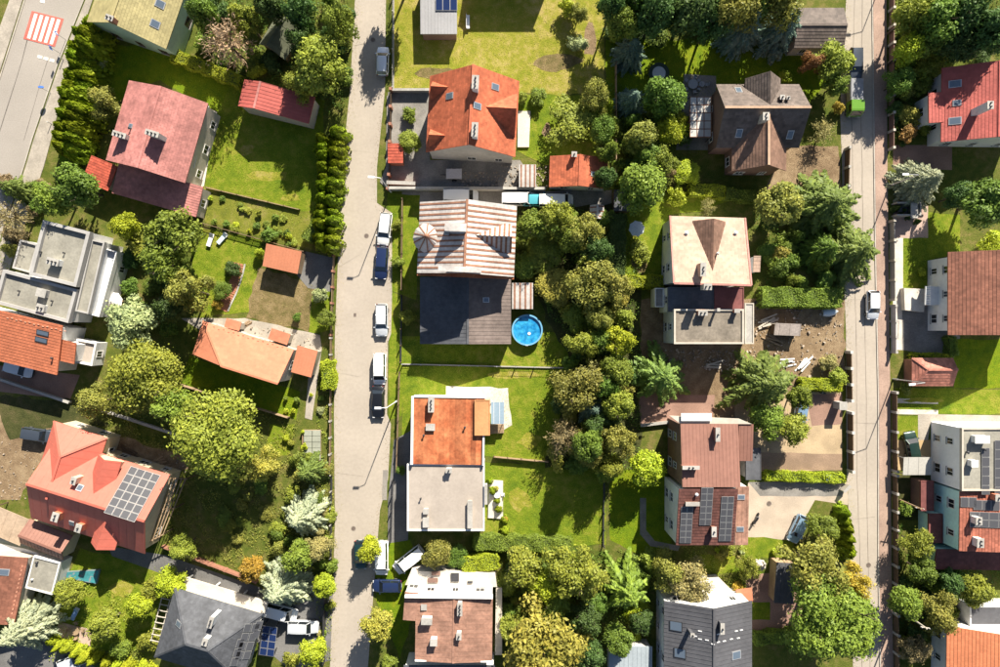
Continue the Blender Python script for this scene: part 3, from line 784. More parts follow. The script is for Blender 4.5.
def wheel(root, x, y, r=.32):
    if not WHEEL:
        a = MB().tube((0, -.11, 0), (0, .11, 0), .32, .32, 18); WHEEL['t'] = a.mesh('tyre', TYRE)
        a = MB().tube((0, -.118, 0), (0, .118, 0), .20, .20, 10); WHEEL['r'] = a.mesh('rim', RIM)
    w = ob('wheel', WHEEL['t'], root, (x, y, .32)); ob('rim', WHEEL['r'], w)
def car(px, py, heading, kind, mat, label, group=None, name='car', cat='car', z=None):
    "heading: degrees, 0 = bonnet towards the top of the picture, clockwise"
    L, Wd, Ht, hood, ws, re_, rg, tail = CARP[kind]; p = W(px, py, .8)
    root = empty(name, (p.x, p.y, z if z is not None else .03), label, cat, group, rz=math.radians(90 - heading))
    X = lambda t: L / 2 - t * L; w = Wd / 2
    st = [(0, .60, .36, .58), (.012, .76, .28, .68), (.04, .89, .22, .75), (.09, .97, .2, .80), (hood * .6, .99, .19, .88), (hood, 1, .19, .97), (hood + ws, 1, .19, .99), (.62, 1, .19, 1.0), (re_, .99, .19, tail), (.955, .95, .22, tail - .04), (.985, .85, .28, tail - .14), (1, .70, .36, tail - .30)]
    rings = []
    for t, kw, z0, z1 in st:
        ww = w * kw; dz = z1 - z0
        half = [(ww * .80, z0), (ww * .96, z0 + .18 * dz), (ww, z0 + .5 * dz), (ww * .985, z0 + .78 * dz), (ww * .93, z1 - .03), (ww * .78, z1), (0, z1 + .025)]
        rings.append([Vector((X(t), -a, b)) for a, b in half] + [Vector((X(t), a, b)) for a, b in half[-2::-1]])
    mb = MB(); n = len(rings[0]); mb.v = [tuple(v) for r in rings for v in r]
    for i in range(len(rings) - 1):
        for j in range(n - 1): mb.f.append((i * n + j, i * n + j + 1, (i + 1) * n + j + 1, (i + 1) * n + j))
        mb.f.append((i * n + n - 1, i * n, (i + 1) * n, (i + 1) * n + n - 1))
    mb.f.append(tuple(range(n))); k = (len(rings) - 1) * n; mb.f.append(tuple(range(k + n - 1, k - 1, -1))); mb.m = [0] * len(mb.f)
    body = ob('body', mb.mesh('body', mat, smooth=True), root)
    # greenhouse: glass faces between belt line and roof, pillars, roof skin
    zb = .97; a0, a1 = X(hood), X(hood + ws); b1, b0 = X(re_), X(min(.985, re_ + rg)); wb, wt = w * .90, w * .73
    B = [Vector((a0, -wb, zb)), Vector((a0, wb, zb)), Vector((b0, wb, zb)), Vector((b0, -wb, zb))]
    Tt = [Vector((a1, -wt, Ht - .05)), Vector((a1, wt, Ht - .05)), Vector((b1, wt, Ht - .05)), Vector((b1, -wt, Ht - .05))]
    for nm, i, j in (('windscreen', 0, 1), ('side_window', 1, 2), ('rear_window', 2, 3), ('side_window', 3, 0)):
        q = [B[i], B[j], Tt[j], Tt[i]]; nn = (q[1] - q[0]).cross(q[3] - q[0]).normalized(); cc = sum(q, Vector()) / 4
        if nn.dot(cc - Vector((0, 0, 1.1))) < 0: nn = -nn
        solidwin = kind == 'van' and nm != 'windscreen'
        m2 = MB(); m2.solid(q, .03, d=nn)
        ob(nm, m2.mesh(nm, mat if (solidwin and nm == 'rear_window') else CARGLASS), body)
    bars = [(B[i], Tt[i], .09, .07) for i in range(4)]
    for f in (.5,) if kind != 'van' else (.33,):
        for s_ in (0, 1):
            q0 = B[1 if s_ else 0].lerp(B[2 if s_ else 3], f); q1 = Tt[1 if s_ else 0].lerp(Tt[2 if s_ else 3], f); bars.append((q0, q1, .09, .08))
    for b_ in bars: ob('pillar', MB().bar(*b_).mesh('pillar', mat), body)
    rf = MB(); nx = 6; ny = 6; grid = []
    for i in range(nx + 1):
        for j in range(ny + 1):
            x = a1 + .06 + (b1 - a1 - .1) * i / nx; y = (j / ny * 2 - 1) * (wt + .03); e = (abs(j / ny * 2 - 1) ** 3) * .05 + (abs(i / nx * 2 - 1) ** 3) * .03
            grid.append((x, y, Ht - e))
    rf.v = grid + [(x, y, zz - .05) for x, y, zz in grid]; m1 = ny + 1; off = len(grid)
    for i in range(nx):
        for j in range(ny):
            a = i * m1 + j; rf.f += [(a, a + 1, a + m1 + 1, a + m1), (off + a, off + a + m1, off + a + m1 + 1, off + a + 1)]
    rf.m = [0] * len(rf.f)
    ob('roof', rf.mesh('roof', mat, smooth=True), body)
    for s_ in (-1, 1):
        ob('headlight', MB().xbox((X(.028), s_ * w * .68, .6), .14, .32, .13).mesh('headlight', HEADL), body)
        ob('tail_light', MB().xbox((X(.983), s_ * w * .74, .66), .10, .24, .17).mesh('tail_light', TAILL), body)
        ob('wing_mirror', MB().xbox((X(hood + .03), s_ * (w + .08), .92), .14, .2, .13).mesh('wing_mirror', mat), body)
        for t in (.185, .80): wheel(root, X(t), s_ * (w - .10))
    ob('bumper', MB().xbox((X(.012), 0, .33), .12, Wd * .74, .14).mesh('bumper', TRIM), body)
    ob('number_plate', MB().xbox((X(1.0) - .01, 0, .5), .03, .5, .11).mesh('number_plate', WMETAL), body)
    return root

# ---------------------------------------------------------------- the setting: ground, streets, gardens
mb = MB(); mb.face([(-600, -600, 0), (600, -600, 0), (600, 600, 0), (-600, 600, 0)])
tag(mb.build('ground', ROUGHG), 'rough grass and earth ground under the gardens', 'ground', None, 'structure')
# gardens, yards
patch('lawn', [(76, 40), (180, 50), (245, 78), (236, 118), (200, 105), (160, 80), (100, 110), (92, 150), (60, 165), (62, 120)], LAWN, 'shaded lawn behind the tall thuja row beside the straw roof house', 'lawn', jit=.25)
patch('lawn', [(236, 78), (325, 100), (322, 215), (300, 228), (204, 190), (213, 118)], LAWN_V, 'bright lawn below the red shed', 'lawn', jit=.2)
patch('terrace', [(203, 106), (217, 112), (204, 186), (212, 196), (196, 216), (190, 180)], PAVE_W, 'pale concrete terrace along the faded red house', 'terrace')
patch('vegetable_garden', [(203, 186), (318, 214), (312, 250), (300, 246), (205, 222)], grass_mat('garden_plot', [(.11, .13, .02), (.17, .18, .025), (.25, .21, .07)]), 'grassy vegetable plot with dry patches below the bright lawn', 'garden', jit=.25)
patch('lawn', [(188, 225), (262, 240), (262, 262), (250, 312), (200, 318)], LAWN_V, 'lawn strip beside the curved brick path', 'lawn', jit=.2)
patch('yard', [(258, 268), (318, 285), (308, 332), (246, 318)], SOILG, 'dry weedy yard below the small salmon shed', 'yard', jit=.3)
patch('lawn', [(312, 296), (334, 290), (333, 330), (309, 334)], LAWN_V, 'narrow lawn beside the street fence', 'lawn', jit=.15)
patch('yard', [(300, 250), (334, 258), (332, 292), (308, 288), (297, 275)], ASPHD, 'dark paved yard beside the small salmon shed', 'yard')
patch('lawn', [(190, 355), (300, 392), (296, 420), (180, 385)], LAWN, 'shaded lawn beside the long salmon roof', 'lawn', jit=.2)
patch('yard', [(180, 318), (245, 318), (320, 335), (322, 350), (290, 350), (200, 330)], PAVE, 'stone terrace along the long salmon roof', 'terrace', jit=.1)
patch('path', [(311, 345), (322, 348), (312, 420), (305, 418)], PAVE, 'concrete path by the small flat salmon roof', 'path')
patch('lawn', [(270, 424), (295, 424), (288, 460), (265, 455)], LAWN_V, 'small lawn patch between flower beds', 'lawn', jit=.15)
patch('yard', [(-40, 392), (55, 405), (50, 445), (20, 500), (-40, 500)], SOIL, 'bare sandy yard beside the coral roof house', 'yard', jit=.3)
patch('yard', [(-30, 362), (80, 375), (70, 400), (-30, 388)], PAVE_R, 'paved carport court under the orange roof', 'yard')
patch('rubble_yard', [(104, 430), (185, 458), (188, 478), (120, 470), (100, 450)], SOIL, 'bare rubble strip behind the coral roof', 'yard', jit=.3)
patch('garden_bed', [(-10, 395), (75, 400), (110, 425), (60, 425), (10, 440)], SOIL_SHADE, 'grassy bed above the parked car with house shade in its colour', 'garden', jit=.3)  # ground tone kept dark to stand for the orange house's shade
patch('meadow', [(176, 470), (290, 455), (335, 470), (333, 600), (290, 605), (165, 545)], ROUGHG, 'rough meadow between the round trees and the grey roof', 'meadow', jit=.4)
patch('lawn', [(80, 548), (163, 566), (158, 620), (135, 650), (60, 650), (58, 600)], LAWN_V, 'lawn with the teal tarp below the coral roof', 'lawn', jit=.2)
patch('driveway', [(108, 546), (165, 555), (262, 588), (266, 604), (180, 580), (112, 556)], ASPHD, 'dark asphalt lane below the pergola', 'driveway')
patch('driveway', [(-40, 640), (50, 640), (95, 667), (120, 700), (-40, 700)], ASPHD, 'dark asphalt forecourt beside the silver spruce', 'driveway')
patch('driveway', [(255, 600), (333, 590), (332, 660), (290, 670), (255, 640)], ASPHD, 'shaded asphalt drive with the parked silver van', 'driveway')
patch('lawn', [(393, -30), (606, -30), (604, 92), (560, 96), (520, 92), (393, 92)], LAWN_D, 'large dry yellow lawn behind the orange roof house', 'lawn', jit=.2)
patch('yard', [(388, 92), (432, 92), (430, 160), (520, 160), (540, 190), (388, 190)], PAVE_G, 'concrete yard around the orange roof house', 'yard')
patch('lawn', [(516, 95), (600, 95), (604, 165), (545, 165), (516, 150)], LAWN_V, 'green lawn beside the concrete terrace of the orange house', 'lawn', jit=.2)
patch('yard', [(402, 192), (612, 190), (612, 216), (402, 210)], PAVE_G, 'grey yard lane behind the striped roof', 'yard', jit=.1)
patch('lawn', [(388, 192), (420, 195), (416, 300), (388, 290)], LAWN_V, 'grass verge garden beside the striped roof', 'lawn', jit=.15)
patch('verge', [(392, 292), (403, 296), (402, 416), (389, 420), (389, 340)], LAWN_V, 'grass verge beside the parked cars', 'verge', jit=.1)
patch('lawn', [(400, 336), (606, 330), (575, 367), (402, 364)], LAWN_V, 'lawn in front of the round pool', 'lawn', jit=.15)
patch('lawn', [(402, 366), (572, 368), (560, 470), (486, 456), (402, 440)], LAWN_V, 'bright lawn around the rust roof house', 'lawn', jit=.15)
patch('lawn', [(484, 462), (604, 468), (606, 545), (484, 545)], LAWN_V, 'lawn below the pale flat roof', 'lawn', jit=.2)
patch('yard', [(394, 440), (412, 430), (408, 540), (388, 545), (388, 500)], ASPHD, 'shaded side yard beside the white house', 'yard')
patch('lawn', [(376, 545), (410, 540), (425, 575), (400, 660), (376, 600)], LAWN, 'shaded garden with parked white vans', 'lawn', jit=.15)
patch('garden_bed', [(517, 205), (640, 205), (640, 470), (545, 468), (575, 365), (545, 320)], SOIL_SHADE, 'shady overgrown bed under the garden trees', 'garden', jit=.4)  # bed colour carries the deep shade under the trees
patch('terrace', [(446, 386), (508, 388), (512, 425), (500, 432), (486, 405), (446, 400)], PAVE_W, 'white stone terrace beside the rust roof', 'terrace', jit=.12)
patch('lawn', [(606, 40), (800, 40), (830, 80), (800, 110), (606, 110)], LAWN, 'shaded lawn with the trampoline', 'lawn', jit=.2)
patch('lawn', [(625, 190), (745, 195), (700, 212), (668, 215), (664, 290), (622, 286)], LAWN_V, 'narrow lawn with the grey parasol', 'lawn', jit=.2)
patch('terrace', [(684, 74), (716, 76), (716, 150), (676, 150)], PAVE_G, 'grey terrace around the glass conservatory', 'terrace')
patch('driveway', [(782, 146), (838, 146), (842, 188), (765, 190)], SOIL, 'tan sandy drive beside the dark brown roof', 'driveway', jit=.15)
patch('yard', [(640, 300), (845, 298), (845, 372), (800, 395), (740, 430), (640, 420)], SOIL, 'brown bare building yard beside the tan roof', 'yard', jit=.3)
patch('terrace', [(640, 395), (715, 395), (712, 425), (640, 425)], PAVE_R, 'reddish paved terrace above the brown roof', 'terrace')
patch('yard', [(735, 392), (842, 392), (842, 470), (755, 472), (735, 450)], M('sandy_paving', (.40, .30, .185), rough=.9, var=.15, scale=6, world=True, bscale=.4), 'tan paved court behind the street gate', 'yard')
patch('yard', [(748, 482), (850, 482), (848, 505), (815, 500), (790, 545), (748, 540)], M('beige_paving', (.42, .345, .27), rough=.9, var=.1, scale=6, world=True, bscale=.4), 'beige paved court with the light blue car', 'yard')
patch('lawn', [(746, 537), (792, 540), (800, 560), (740, 556)], LAWN_V, 'grass strip below the beige court', 'lawn', jit=.2)
patch('lawn', [(610, 470), (665, 470), (672, 545), (640, 555), (610, 540)], LAWN, 'shaded lawn beside the brown roof house', 'lawn', jit=.2)
patch('path', [(640, 498), (646, 498), (646, 530), (655, 541), (680, 546), (678, 551), (650, 546), (640, 534)], PAVE_G, 'curved concrete path around the brown roof house', 'path')
patch('lawn', [(700, 555), (760, 555), (762, 575), (700, 572)], LAWN_V, 'small lawn between olive trees and hedge', 'lawn', jit=.2)
patch('yard', [(746, 575), (802, 570), (802, 640), (746, 640)], PAVE_R, 'reddish paved yard by the grey shed', 'yard')
patch('lawn', [(750, 602), (770, 602), (770, 620), (750, 620)], LAWN_V, 'tiny green lawn square in the paved yard', 'lawn', jit=.1)
patch('yard', [(893, 145), (952, 145), (952, 170), (893, 168)], PAVE_R, 'dark red paved drive by the red roof house', 'driveway')
patch('driveway', [(893, 200), (928, 205), (928, 240), (893, 238)], M('pinkish_paving', (.40, .29, .24), rough=.9, var=.12, scale=6, world=True), 'pale pink paved drive behind the bin shelter', 'driveway')
patch('lawn', [(902, 238), (928, 238), (928, 212), (960, 215), (960, 255), (935, 258), (930, 292), (902, 292)], LAWN_V, 'square front lawn of the white walled house', 'lawn', jit=.1)
patch('path', [(893, 238), (903, 238), (903, 350), (893, 350)], PAVE_W, 'pale paved strip behind the street fence', 'path')
patch('yard', [(902, 300), (960, 300), (960, 358), (902, 350)], PAVE_G, 'grey paved yard above the small tiled shed', 'yard')
patch('lawn', [(950, 340), (1040, 338), (1040, 388), (954, 388)], LAWN, 'shaded lawn below the rust brown roof', 'lawn', jit=.15)
patch('lawn', [(895, 388), (1040, 390), (1040, 414), (895, 414)], LAWN_V, 'long lawn strip between shed and white building', 'lawn', jit=.1)
patch('path', [(893, 398), (938, 400), (938, 404), (893, 403)], PAVE_W, 'pale wheel strip across the long lawn', 'path')
patch('path', [(893, 409), (938, 410), (938, 415), (893, 414)], PAVE_W, 'second pale wheel strip across the long lawn', 'path')
patch('lawn', [(895, 416), (918, 416), (918, 440), (895, 440)], LAWN_V, 'small lawn square by the white building', 'lawn', jit=.1)
patch('yard', [(918, 414), (1040, 416), (1040, 426), (930, 424), (926, 455), (918, 455)], PAVE, 'paved strip along the white building', 'path')
patch('yard', [(895, 440), (932, 440), (932, 470), (895, 470)], M('tan_paving', (.46, .32, .17), rough=.9, var=.12, scale=6, world=True), 'tan paved spot with the dark green car', 'driveway')
patch('yard', [(893, 475), (940, 475), (940, 520), (893, 520)], SOIL_SHADE, 'dark shaded yard under the canopy', 'yard')
def worn(cx, cy, rx, ry, label, mat=LAWN_D):
    n = 11; return patch('worn_spot', [(cx + rx * R.uniform(.6, 1.2) * math.cos(2 * math.pi * k / n), cy + ry * R.uniform(.6, 1.2) * math.sin(2 * math.pi * k / n)) for k in range(n)], mat, label, 'worn grass', jit=.15, step=.8)
worn(547, 131, 5, 8, 'bare tan spot in the green lawn beside the orange house', SOIL); worn(265, 176, 22, 7, 'dry yellow patch on the bright lawn below the red shed'); worn(247, 150, 9, 6, 'small dry patch near the red shed shadow'); worn(290, 198, 12, 4, 'dry strip at the foot of the bright lawn')
worn(440, 75, 26, 8, 'dry straw patch beside the grey outbuilding', SOILG); worn(560, 62, 24, 9, 'dry straw patch near the lone round shrub', SOILG); worn(590, 40, 8, 20, 'bare edge along the blue spruces', SOIL)
worn(530, 440, 12, 9, 'pale worn patch on the bright lawn'); worn(520, 375, 30, 4, 'trodden strip below the thin pale fence'); worn(520, 500, 14, 12, 'pale patch on the lower lawn'); worn(640, 262, 8, 14, 'dry patch on the narrow lawn', SOILG); worn(120, 590, 14, 9, 'pale patch on the tarp lawn'); worn(925, 400, 20, 3, 'worn strip on the long lawn')
patch('court_strip', [(757, 452), (842, 454), (842, 470), (757, 471)], M('brown_paving', (.27, .185, .125), rough=.9, var=.18, scale=6, world=True), 'darker paved strip along the tan court', 'yard', jit=.08)
patch('court_strip', [(806, 394), (842, 394), (842, 424), (812, 426)], PAVE_R, 'purplish shadow painted on the corner of the tan court', 'yard', jit=.08)  # cast shadow on the tan paving, painted as a reddish patch
patch('court_strip', [(748, 482), (845, 482), (842, 496), (760, 496)], PAVE_G, 'grey paved strip along the beige court', 'yard', jit=.08)
# --- the three streets
def street(name, left, right, mat, label, lv=None):
    return patch(name, left + right[::-1], mat, label, 'road')
street('road', [(70, -125), (31, -15), (25, 0), (-28, 167), (-90, 330)], [(130, -125), (89, -15), (84, 0), (57, 67), (32, 140), (24, 167), (-30, 330)], ASPH, 'wide asphalt road with a red and white crossing')
CS_L = [(367, -130), (355, 0), (350, 90), (342, 167), (338, 260), (335, 334), (334, 420), (335, 520), (333, 590), (330, 667), (325, 800)]
CS_R = [(392, -130), (386, 0), (385, 90), (377, 167), (377, 203), (392, 213), (392, 300), (391, 334), (388, 342), (387, 414), (391, 424), (388, 480), (380, 510), (376, 560), (373, 600), (368, 667), (362, 800)]
patch('road', CS_L + CS_R[::-1], ASPH2, 'pale concrete side street with parked cars along its verge', 'road')
RS_L = [(848, -130), (846, 0), (840, 110), (842, 167), (843, 250), (846, 334), (846, 400), (847, 480), (850, 540), (852, 600), (853, 667), (855, 800)]
RS_R = [(871, -130), (872, 0), (874, 167), (875, 250), (878, 400), (878, 560), (880, 667), (882, 800)]
patch('road', RS_L + RS_R[::-1], ASPH2, 'straight street running between garden fences and a brick pavement', 'road')
# pavements with kerbs
def pavement(poly, mat, label, h=.11):
    mb = MB(); pts = [W(x, y, 0) for x, y in poly]
    ar = sum(pts[i].x * pts[(i + 1) % len(pts)].y - pts[(i + 1) % len(pts)].x * pts[i].y for i in range(len(pts)))
    if ar < 0: pts = pts[::-1]
    mb.solid([p + Vector((0, 0, h)) for p in pts], h - .002); return tag(mb.build('pavement', mat), label, 'pavement', None, 'structure')
def kerb(line, label, w=.16, h=.13, side=1):
    mb = MB()
    for a, b in zip(line[:-1], line[1:]):
        p, q = W(*a), W(*b); d = (q - p).normalized(); e = Vector((-d.y, d.x, 0)); mb.box((p + q) / 2, d * (q - p).length / 2, e * w / 2, h)
    return tag(mb.build('kerb', KERB), label, 'kerb', None, 'structure')
pavement([(x + .8, y) for x, y in RS_R] + [(894, 800), (893, 667), (891, 560), (890, 400), (888, 250), (887, 167), (886, 0), (885, -130)], PAVE_S, 'brick paved pavement along the garden fences')
kerb(RS_R, 'stone kerb of the brick pavement')
pavement([(132, -125), (91, -15), (86, 0), (59, 67), (34, 140), (26, 167), (-28, 330), (-10, 330), (44, 167), (50, 145), (70, 67), (93, 0), (98, -15), (140, -125)], PAVE, 'pale pavement between the wide road and the thuja row')
kerb([(130, -125), (89, -15), (84, 0), (57, 67), (32, 140), (24, 167), (-30, 330)], 'kerb between the wide road and the thuja row pavement')
pavement([(68, -125), (29, -15), (23, 0), (-30, 167), (-50, 167), (10, 0), (17, -15), (56, -125)], PAVE, 'pale pavement on the far side of the wide road')
kerb([(70, -125), (31, -15), (25, 0), (-28, 167), (-90, 330)], 'kerb on the far side of the wide road')
pavement([(387, 96), (386, 167), (380, 182), (388, 190), (390, 96)], PAVE_G, 'narrow concrete footpath by the brick street fence')
# seams, repairs and covers on the streets
def seam(pts, w, label, mat=None, z=.034, name='road_seam'):
    mb = MB(); P = []
    for a, b in zip(pts[:-1], pts[1:]):
        p, q = W(*a), W(*b); n = max(1, int((q - p).length / 2.5)); P += [p.lerp(q, k / n) for k in range(n)]
    P.append(W(*pts[-1])); Lf, Rt = [], []
    for i, p in enumerate(P):
        d = (P[min(i + 1, len(P) - 1)] - P[max(i - 1, 0)]).normalized(); e = Vector((-d.y, d.x, 0)); k = R.uniform(-.05, .05); ww = w * R.uniform(.6, 1.3)
        Lf.append(p + e * (k + ww / 2) + Vector((0, 0, z))); Rt.append(p + e * (k - ww / 2) + Vector((0, 0, z)))
    for i in range(len(P) - 1): mb.face([Lf[i], Rt[i], Rt[i + 1], Lf[i + 1]])
    return tag(mb.build(name, mat or SEAM), label, 'road seam', None, 'structure')
mid = lambda t: [(a[0] + (b - a[0]) * t, a[1]) for a, b in [((x, y), np.interp(y, [q[1] for q in CS_R], [min(q[0], 388) for q in CS_R])) for x, y in CS_L]]
seam(mid(.36), .07, 'dark joint along the pale side street', M('joint_faint', (.235, .20, .165), var=.2, bump=0, world=True)); seam(mid(.62), .07, 'second joint along the pale side street', M('joint_faint', (.2,) * 3))
rs = lambda t: [(a[0] + (b - a[0]) * t, a[1]) for a, b in [((x, y), np.interp(y, [q[1] for q in RS_R], [q[0] for q in RS_R])) for x, y in RS_L]]
seam(rs(.33), .08, 'joint along the straight street', MATS['joint_faint']); seam(rs(.63), .08, 'second joint along the straight street', MATS['joint_faint'])
for y in range(40, 660, 110):
    x0 = np.interp(y, [q[1] for q in CS_L], [q[0] for q in CS_L]); seam([(x0 + 1, y + R.uniform(-8, 8)), (x0 + R.uniform(22, 33), y + R.uniform(-8, 8))], .025, 'fine cross crack in the pale side street', MATS['joint_faint'], z=.036)
for y in (120, 300, 420, 520): seam([(848, y + R.uniform(-3, 3)), (R.uniform(862, 876), y + R.uniform(-4, 4))], .025, 'fine cross crack in the straight street', MATS['joint_faint'], z=.036)
seam([(34, 16), (22, 60), (5, 115), (-14, 175)], .10, 'long dark crack along the wide road'); seam([(48, 60), (40, 85), (24, 140)], .05, 'thin crack beside the crossing dashes', z=.036)
def repair(poly, label): return patch('asphalt_repair', poly, PATCHM, label, 'road repair', z=.039, jit=.05)
repair([(383, 470), (388, 470), (387, 500), (382, 500)], 'worn dark edge patch of the pale side street')
def cover(px, py, label, r=.27):
    p = W(px, py); o = MB().tube((p.x, p.y, .02), (p.x, p.y, .052), r, r, 20).build('manhole_cover', M('cast_iron', (.13, .10, .085), rough=.7, var=.2, scale=9)); tag(o, label, 'manhole cover')
    MB().ring((p.x, p.y, 0), r * 1.05, r * 1.3, .02, .047, 20).build('cover_frame', M('iron_frame', (.2, .17, .14), var=.1), o)
for a in [(373, 40, 'round iron manhole cover near the parked silver hatchback'), (366.5, 236, 'round iron manhole cover beside the white hatchback'), (353.5, 528.5, 'round iron manhole cover near the dark teal car'), (868.5, 565, 'round iron manhole cover on the straight street by the huge tree'), (769, 503.5, 'round cover in the beige paved court')]: cover(*a)
p = W(355, 315); tag(MB().xbox((p.x, p.y, .02), .35, .5, .03, 0).build('drain_grate', MATS['cast_iron']), 'small square drain grate in the pale side street', 'drain')
# zebra crossing and dashes
zc = empty('zebra_crossing', W(43.5, 29), 'red painted crossing with five white bars on the wide road', 'crossing', kind='structure')
def quad4(c, z): return [Vector((p.x, p.y, z)) for p in [W(*q) for q in c]]
cr = [(32, 11), (64, 19), (55, 47), (23.5, 39)]
mb = MB(); mb.face(quad4(cr, .042)[::-1]); mb.build('red_field', RPAINT, zc)
lerp2 = lambda a, b, t: (a[0] + (b[0] - a[0]) * t, a[1] + (b[1] - a[1]) * t)
for k in range(5):
    t0 = .10 + k * .178; t1 = t0 + .10
    q = [lerp2(cr[0], cr[1], t0), lerp2(cr[0], cr[1], t1), lerp2(cr[3], cr[2], t1), lerp2(cr[3], cr[2], t0)]
    q = [lerp2(q[0], q[3], .06), lerp2(q[1], q[2], .06), lerp2(q[1], q[2], .94), lerp2(q[0], q[3], .94)]
    mb = MB(); mb.face(quad4(q, .046)[::-1]); mb.build('white_bar', WPAINT, zc)
for k, (x, y, lb) in enumerate([(40.5, 57, 'white road dash nearest the road middle below the crossing'), (46.5, 58.7, 'middle white road dash below the crossing'), (52.5, 60.5, 'white road dash by the kerb below the crossing'), (43, 1.5, 'white road dash above the crossing')]):
    mb = MB(); mb.face(quad4([(x - 2.4, y - 2), (x + 2.2, y - .9), (x + 1.6, y + 2), (x - 3, y + .9)], .042)[::-1]); tag(mb.build('road_dash', WPAINT), lb, 'road marking', None, 'structure')

# ---------------------------------------------------------------- houses
T1 = ('tile', .44, .42); T2 = ('tile', .60, .36); SH = ('tile', .9, .5, .025)
def SM(sp=.5, w=.05, h=.03, m=None, parts=False): return ('seam', sp, w, h, m, parts)

# straw shingle house by the thuja row
h = House('house', 'straw yellow shingle roof house with pale green walls beside the thuja row', (87, 22), (166, 49), (120, -76), 5)
h.gable(9, R_OLIVE, style=T2).walls(GREENW, .3, wmat=FRAMEB).skylight(160, 4, 1.0, 1.2).skylight(155, 24, 1.0, 1.2).chimney(111, 19, .9, .6, .8, BRICK, 2)
# faded red metal house
h = House('house', 'faded pinkish red sheet roof house with two wide chimneys', (106, 160), (185, 183), (200, 101), 5.2)
h.gable(7.4, R_PINK, style=T2).walls(CREAM, .3).chimney(122, 136, 1.7, .6, 1.5, GREYW, 3).chimney(155, 135, 1.7, .6, 1.7, GREYW, 3).vent(131, 129).skylight(131, 126, .6, .7)
g2 = House('', '', (112, 193), (196, 217), (203, 187), 2.9, root=h.root); g2.mono(3.3, R_PINK, T2).walls(CREAM, .2)
g3 = House('', '', (82, 180), (108, 191), (117, 166), 2.9, root=h.root); g3.mono(3.1, R_RED, T2).walls(CREAM, .2, win=False)
slab('side_terrace', [(202, 104), (209, 106), (194, 168), (188, 166)], 2.3, 2.5, CONC, parent=h.root)
mb = MB()
for k in range(12): q = W(*lerp2((209, 106), (194, 168), k / 11), 2.5); mb.xbox(q, .05, .05, .95)
mb.bar(W(209, 106, 3.45), W(194, 168, 3.45), .06); mb.build('railing', WMETAL, h.root)
# modern flat roof house
h = House('house', 'modern flat roof house with pale parapets and stepped terraces', (29, 275), (76, 287), (91, 232), 6.0)
h.flat(R_FELT, .55, .45, PARAP).walls(WHITE, .12).chimney(55, 262, 1.5, .8, 1.1, WHITE, 3).vent(42, 252, .08, .5).vent(65, 253, .08, .5)
g2 = House('', '', (-6, 303), (68, 323), (76, 289), 5.5, root=h.root); g2.flat(R_FELT, .5, .42, PARAP).walls(WHITE, .12).chimney(43, 293, 1.2, 1.0, .8, GREYW, 0).vent(20, 291, .08, .5).vent(53, 301, .08, .5).chimney(42, 308, 1.0, .9, .7, WHITE, 2)
g3 = House('', '', (75, 311), (88, 314), (104, 242), 5.0, root=h.root); g3.flat(R_FELT, .3, .2, PARAP).walls(WHITE, .1)
g4 = House('', '', (88, 314), (99, 317), (115, 251), 4.0, root=h.root); g4.flat(M('balcony_tiles', (.5, .52, .55), var=.1), .7, .14, WHITE).walls(WHITE, .05)
g5 = House('', '', (12, 268), (30, 273), (37, 244), 3.4, root=h.root); g5.flat(R_FELT, .3, .25, PARAP).walls(WHITE, .05, win=False)
for k, (x, y) in enumerate([(100, 262), (96, 280), (93, 290), (92, 300)]):
    q = W(x, y, 3.35); MB().xbox(q, .5, .5, .45, .3 * k).build('terrace_chair', WMETAL, h.root)
# orange tile house joined to it
h = House('house', 'bright orange tile roof house joined to the modern flat roof house', (-45, 350), (57, 375), (70, 326), 4.8)
h.mono(6.2, RT('soft_orange_tile', (.47, .150, .075), var=.1, isl=.1), T1).walls(WHITE, .4, win=False).skylight(43, 333, 1.7, .75, DMETAL).skylight(41.5, 340, 1.7, .75, DMETAL).vent(53, 358, .1, .5)
g2 = House('', '', (57, 360), (74, 364), (79, 343), 4.7, root=h.root); g2.mono(5.3, MATS['soft_orange_tile'], T1).walls(WHITE, .3, win=False)
g3 = House('', '', (72, 362), (92, 366), (98, 343), 2.8, root=h.root); g3.flat(R_FELTL, .35, .25, WHITE).walls(WHITE, .02)
for k in range(14):
    q, p = h.hit(8 + k * 4.4, 318 + k * 1.05 - (k % 2) * .8); MB().box(q, p.u * .14, p.v * .05, p.n * .1).build('snow_guard', M('snow_guard_clay', (.6, .3, .2), var=.1), h.root)
# coral house with solar roof
h = House('house', 'coral red house with cross gables and a grid of solar panels', (31, 518), (145, 554), (167, 474), 4.5)
h.gable(8, R_CORAL, 'u', style=SM(1.1, .03, .015)).walls(YELW, .4)
h.panel_grid(133, 494, 4, 6, 1.02, 1.08)
h.dormer(104, 460, 7.3, 5.9, 3.3, R_CORAL, YELW, SM(1.0, .03, .015)).dormer(96, 550, 6.7, 5.1, 3.4, R_CORAL, YELW, SM(1.0, .03, .015))
h.chimney(76, 480, .6, .9, 1.2, YELW, 1).chimney(58, 516, .8, 1.1, 1.3, R_SALMON, 2).chimney(81, 527, .7, 1.0, 1.3, R_SALMON, 1).skylight(80, 488, .8, .9).skylight(72, 523, .7, .8)
g2 = House('', '', (54, 421), (107, 438), (86, 503), 4.5, root=h.root); g2.gable(7.3, R_CORAL, 'v', h0=3.4, style=SM(1.1, .03, .015)).walls(YELW, .4)
pr = empty('pergola', W(166, 510), 'open timber pergola with long beams beside the coral house', 'pergola')
for k in range(6):
    t = k / 5; a, b = lerp2((167, 477), (186, 478), t), lerp2((146, 545), (163, 535), t)
    MB().bar(W(*a, 3), W(*b, 3), .12, .18).build('beam', WOOD, pr)
